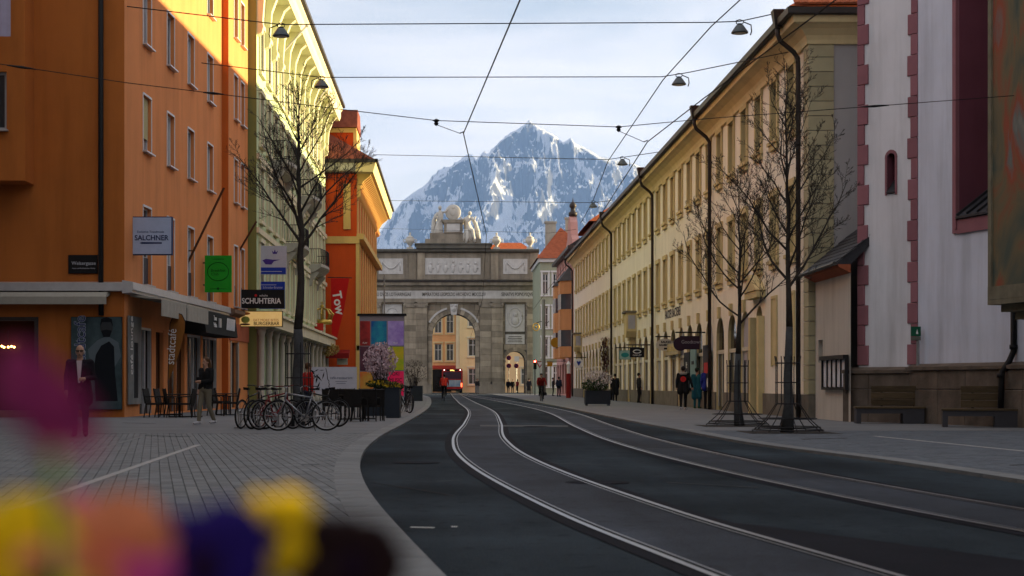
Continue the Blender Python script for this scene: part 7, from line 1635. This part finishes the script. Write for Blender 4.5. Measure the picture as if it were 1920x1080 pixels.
PZ = GZ
def ground_at(px, Y): return Vector(((px - VPX) / FPX * Y, Y, GZ))
walkL = dict(knL=(-.09, -.12, .51), anL=(-.09, -.16, .10), knR=(.09, .02, .50), anR=(.09, .20, .12))
w1 = person('woman with long hair, black jacket and khaki trousers walking past the cafe chairs', ground_at(386, 41.0), R(-40), blk, bei, whs, hb_, 1.72, dict(**walkL, elR=(.24, -.02, 1.13), wrR=(.10, -.22, 1.12), elL=(-.24, .06, 1.13), wrL=(-.2, -.05, .92)), vox=.011, long_hair=True)
m_ = MB(); m_.box(-.035, .035, -.004, .004, -.07, .07); ph_ = tag(m_.build('smartphone', M['black'], None, w1.location + Matrix.Rotation(R(-40), 3, 'Z') @ Vector((.04, -.31, 1.16))), 'dark smartphone held by the woman in khaki trousers', 'phone')
m1 = person('grey haired man with sunglasses, dark coat and pale shirt before the poster', ground_at(150, 31.6), R(8), fab('coat_dark', (.010, .008, .012)), dk, blk, hg, 1.80, dict(elR=(.25, -.02, 1.12), wrR=(.12, -.20, 1.10)), coat=.25, vox=.011, bald=True)
m_ = MB()
for x in (-.035, .035): m_.box(x - .027, x + .027, -.106, -.098, 1.605, 1.635)
m_.box(-.08, .08, -.099, -.095, 1.622, 1.63); gl_ = m_.build('sunglasses', M['black'], m1); gl_.scale = (1.047,) * 3
m_ = MB(); m_.prism([(-.05, 1.44), (.05, 1.44), (.015, 1.02), (-.02, 1.02)], -.158, -.13); so = m_.build('shirt_front', pinkc, m1); so.scale = (1.047,) * 3
person('person in a bright red jacket standing behind the tree guard', ground_at(578, 44.0), R(120), redc, navyc, blk, hb_, 1.62, None, vox=.014)
mr = person('man in a black jacket with a round red back print walking away on the right', foot(1281, 771), R(172), blk, blk, whs, hd_, 1.78, dict(walkL, elL=(-.30, .04, 1.14), wrL=(-.36, -.02, .92)), coat=.22, vox=.012, hood=fab('grey_hood', (.24, .22, .20)))
m_ = MB(); m_.lathe([(.115, -.012), (.115, .012)], 18); bp_ = m_.build('back_print', fab('print_red', (.55, .03, .03)), mr, (.0, .142, 1.27)); bp_.rotation_euler = (R(90), 0, 0)
m_ = MB()
for k in range(3): m_.obox((-.05 + k * .04, .158, 1.20), (-.03 + k * .045, .158, 1.34), .012, .012)
m_.build('print_strokes', fab('print_dark', (.12, .01, .01)), mr)
person('person in a long teal coat standing at the arcade shop window', foot(1307, 768), R(150), tealc, tealc, fab('green_boot', (.02, .07, .03)), hd_, 1.76, None, coat=.45, vox=.014, cap=fab('dark_green_cap', (.01, .03, .02)))
person('person in a bright blue jacket and dark trousers at the arcade shop window', foot(1327, 769), R(160), bluec, blk, blk, hd_, 1.82, None, coat=.1, vox=.014, cap=fab('dark_cap', (.012, .018, .02)))
person('pedestrian in a long black coat walking beside the right planter', foot(1153, 754), R(175), blk, blk, blk, hd_, 1.72, walkL, coat=.45, vox=.018)
person('person in dark jacket and pale trousers standing by the main arch pier', foot(895, 739.2), R(20), dk, grayc, blk, hb_, 1.75, None, vox=.022)
for px, Y, cl, lb in ((953, 203, navyc, 'person in dark clothes at left in the small arch'), (961, 205, dk, 'person in charcoal in the middle of the small arch'), (970, 203.5, fab('red2', (.30, .02, .03)), 'person in a red top at right in the small arch')):
    person(lb, ground_at(px, Y), R(random.uniform(-60, 60)), cl, dk, blk, hd_, 1.72, None, vox=.024, group='people in the small arch')
person('person in a long dark coat right of the small arch', ground_at(992, 171), R(170), dk, dk, blk, hd_, 1.72, walkL, coat=.4, vox=.022)
person('person in dark clothes at the cafe tables by the pink house', ground_at(1037, 148), R(90), dk, blk, blk, hd_, 1.7, None, vox=.022)
person('person in a dark jacket near the red pillar', ground_at(1048, 140), R(150), navyc, blk, blk, hd_, 1.75, None, vox=.022)
person('person with a red bag standing by the arcade pier', foot(1198, 757), R(100), dk, blk, blk, hd_, 1.7, None, vox=.018)
# riders: a bicycle below, a person on it
def rider(label_p, label_b, px, Y, rz, top, legs, frame, H=1.75):
    loc = Vector(((px - VPX) / FPX * Y, Y, .008)); b_ = dup(bk, loc, rz, label_b, 'ridden bicycles')
    for c in kids(b_):
        if c.name.startswith(('frame', 'fork')): c.material_slots[0].link = 'OBJECT'; c.material_slots[0].material = frame
    # in the rider's frame (-y forward): saddle at y .27, z .97; pedals near y .06; bar at y -.41, z 1.01
    ps = dict(pelvis=(0, .24, 1.02), chest=(0, .06, 1.36), neck=(0, -.01, 1.50), head=(0, -.05, 1.64), shL=(-.19, .02, 1.44), shR=(.19, .02, 1.44), elL=(-.26, -.14, 1.24), elR=(.26, -.14, 1.24), wrL=(-.27, -.26, 1.07), wrR=(.27, -.26, 1.07),
              hipL=(-.09, .22, .98), hipR=(.09, .22, .98), knL=(-.11, -.12, .78), knR=(.11, -.08, .62), anL=(-.12, .06, .48), anR=(.12, .10, .28))
    return person(label_p, loc, rz + R(90), top, legs, blk, hd_, H, ps, vox=.016, cap=C('helmet', (.03, .03, .035), .4))
rider('cyclist in a red jacket riding away towards the arch', 'dark bicycle under the cyclist in the red jacket', 833, 107, R(90), fab('red3', (.42, .03, .02)), blk, fr_k)
rider('cyclist with red sleeves riding towards the viewer on the right', 'dark bicycle under the cyclist coming towards the viewer', 1015, 101, R(-88), fab('dark_red', (.16, .015, .015)), blk, fr_k)

# ------------------------------------------------------------------ flower trough close to the lens
tr = thing('flower_trough', 'planter trough of pansies right in front of the viewer, its rim below the picture', 'planter', (-.12, .72, 0))
m_ = MB(); m_.box(-.45, .34, -.22, .26, .02, .86); m_.build('trough', tub, tr); m_ = MB(); m_.box(-.43, .32, -.20, .24, .86, .868); m_.build('soil', C('soil', (.03, .022, .016), .95), tr)
rg = random.Random(9); m_ = MB()
for k in range(160):
    x, y = rg.uniform(-.38, .25), rg.uniform(-.1, .2); z = rg.uniform(.87, .935); a = rg.uniform(0, 6.28); l_ = rg.uniform(.015, .03); c, s_ = math.cos(a), math.sin(a)
    m_.add([(x, y, z), (x + c * l_ - s_ * l_ * .5, y + s_ * l_ + c * l_ * .5, z + .01), (x + c * l_ * 2, y + s_ * l_ * 2, z + .004), (x + c * l_ + s_ * l_ * .5, y + s_ * l_ - c * l_ * .5, z + .01)], [(0, 1, 2, 3)])
m_.build('foliage', C('pansy_leaf', (.03, .055, .015), .8), tr)
def pansy(label, px, py, d, dpx, c1, c2, tilt=0, stretch=1.0, az=0):
    p = at(px, py, d); r = dpx / FPX * d / 2; t_ = thing('flower', label, 'flower', (p.x, p.y, .868), 0, 'flowers in the trough'); hz_ = p.z - .868
    m_ = MB(); m_.tube([(0, .02, 0), (.004, .015, hz_ * .5), (0, .006, hz_ - .002)], .0025, 5); m_.build('stem', C('pansy_stem', (.03, .06, .015), .8), t_)
    for k, (a, rr, off, cm) in enumerate(((90 + 35, .62, .45, c2), (90 - 35, .62, .45, c2), (200, .58, .45, c1), (-20, .58, .45, c1), (270, .72, .42, c1))):
        a += rg.uniform(-14, 14); rr *= rg.uniform(.75, 1.02); off *= rg.uniform(.9, 1.2)
        q = MB(); n = 12; ar = R(a); cx, cz = math.cos(ar) * off * r, math.sin(ar) * off * r; ring = []
        for j in range(n): b = 2 * math.pi * j / n; w_ = 1 + .10 * math.sin(3 * b + k * 2) + .05 * math.sin(7 * b); ring.append((cx + math.cos(b) * rr * r * w_, -.004 * math.cos(2 * b) - k * .0012 + .003, cz + math.sin(b) * rr * r * w_))
        q.add([(cx, -.002 - k * .0012, cz)] + ring, [(0, 1 + j, 1 + (j + 1) % n) for j in range(n)]); o = q.build('petal', cm, t_, (0, 0, hz_), 0, True); o.rotation_euler = Euler((R(-12), R(tilt), R(az))); o.scale = (stretch, 1, 1)
    q = MB(); q.add([(0, -.011, 0)] + [(math.cos(R(36 * j)) * r * (.34 if j % 2 else .2), -.0105, math.sin(R(36 * j)) * r * (.34 if j % 2 else .2)) for j in range(10)], [(0, 1 + j, 1 + (j + 1) % 10) for j in range(10)]); q.build('blotch', P_('blotch', (.012, .004, .02)) if dpx < 280 else c2, t_, (0, 0, hz_))
P_ = lambda n, c: M.setdefault('petal_' + n, mat('petal_' + n, c, .7, .25, 45))
Y1, OR, VI, PK, MA, MG = P_('yellow', (.75, .50, .004)), P_('orange', (.58, .20, .10)), P_('violet', (.012, .004, .12)), P_('pink', (.24, .026, .125)), P_('maroon', (.010, .002, .003)), P_('magenta', (.42, .06, .24))
pansy('blurred yellow pansy in the lower left corner', 10, 1075, .60, 300, Y1, Y1); pansy('blurred orange and pink pansy beside the corner yellow one', 205, 1068, .60, 290, MG, OR); pansy('blurred deep violet blue pansy at bottom of picture', 390, 1055, .62, 260, VI, VI)
pansy('blurred small yellow pansy between violet and dark red ones', 515, 1003, .66, 175, Y1, Y1, 12, .9); pansy('blurred dark maroon pansy nearest the kerb', 665, 1055, .64, 220, MA, MA); pansy('faint purple pansy behind the corner flowers', 130, 975, .72, 130, VI, MG)
pansy('large blurred pink flower standing tall at the left edge', 80, 752, .50, 290, PK, PK, -52, .55, 0)
pansy('very dark violet pansy between the orange and the blue one', 295, 1058, .66, 200, MA, VI); pansy('second blurred yellow pansy under the corner', 90, 1090, .56, 170, Y1, OR)
# ------------------------------------------------------------------ haze
hz = MB(); hz.box(-2100, 2900, -95, 13300, -1.3, 2330)
hm = bpy.data.materials.new('haze_air'); hm.use_nodes = True; t = hm.node_tree
t.nodes.remove(t.nodes['Principled BSDF'])
pv = t.nodes.new('ShaderNodeVolumePrincipled'); pv.inputs['Color'].default_value = (.24, .44, 1, 1); pv.inputs['Density'].default_value = 4.2e-5; pv.inputs['Anisotropy'].default_value = .0
t.links.new(pv.outputs[0], t.nodes['Material Output'].inputs['Volume'])
stuff(hz.build('haze', hm))
bpy.data.scenes.remove(_tmp)
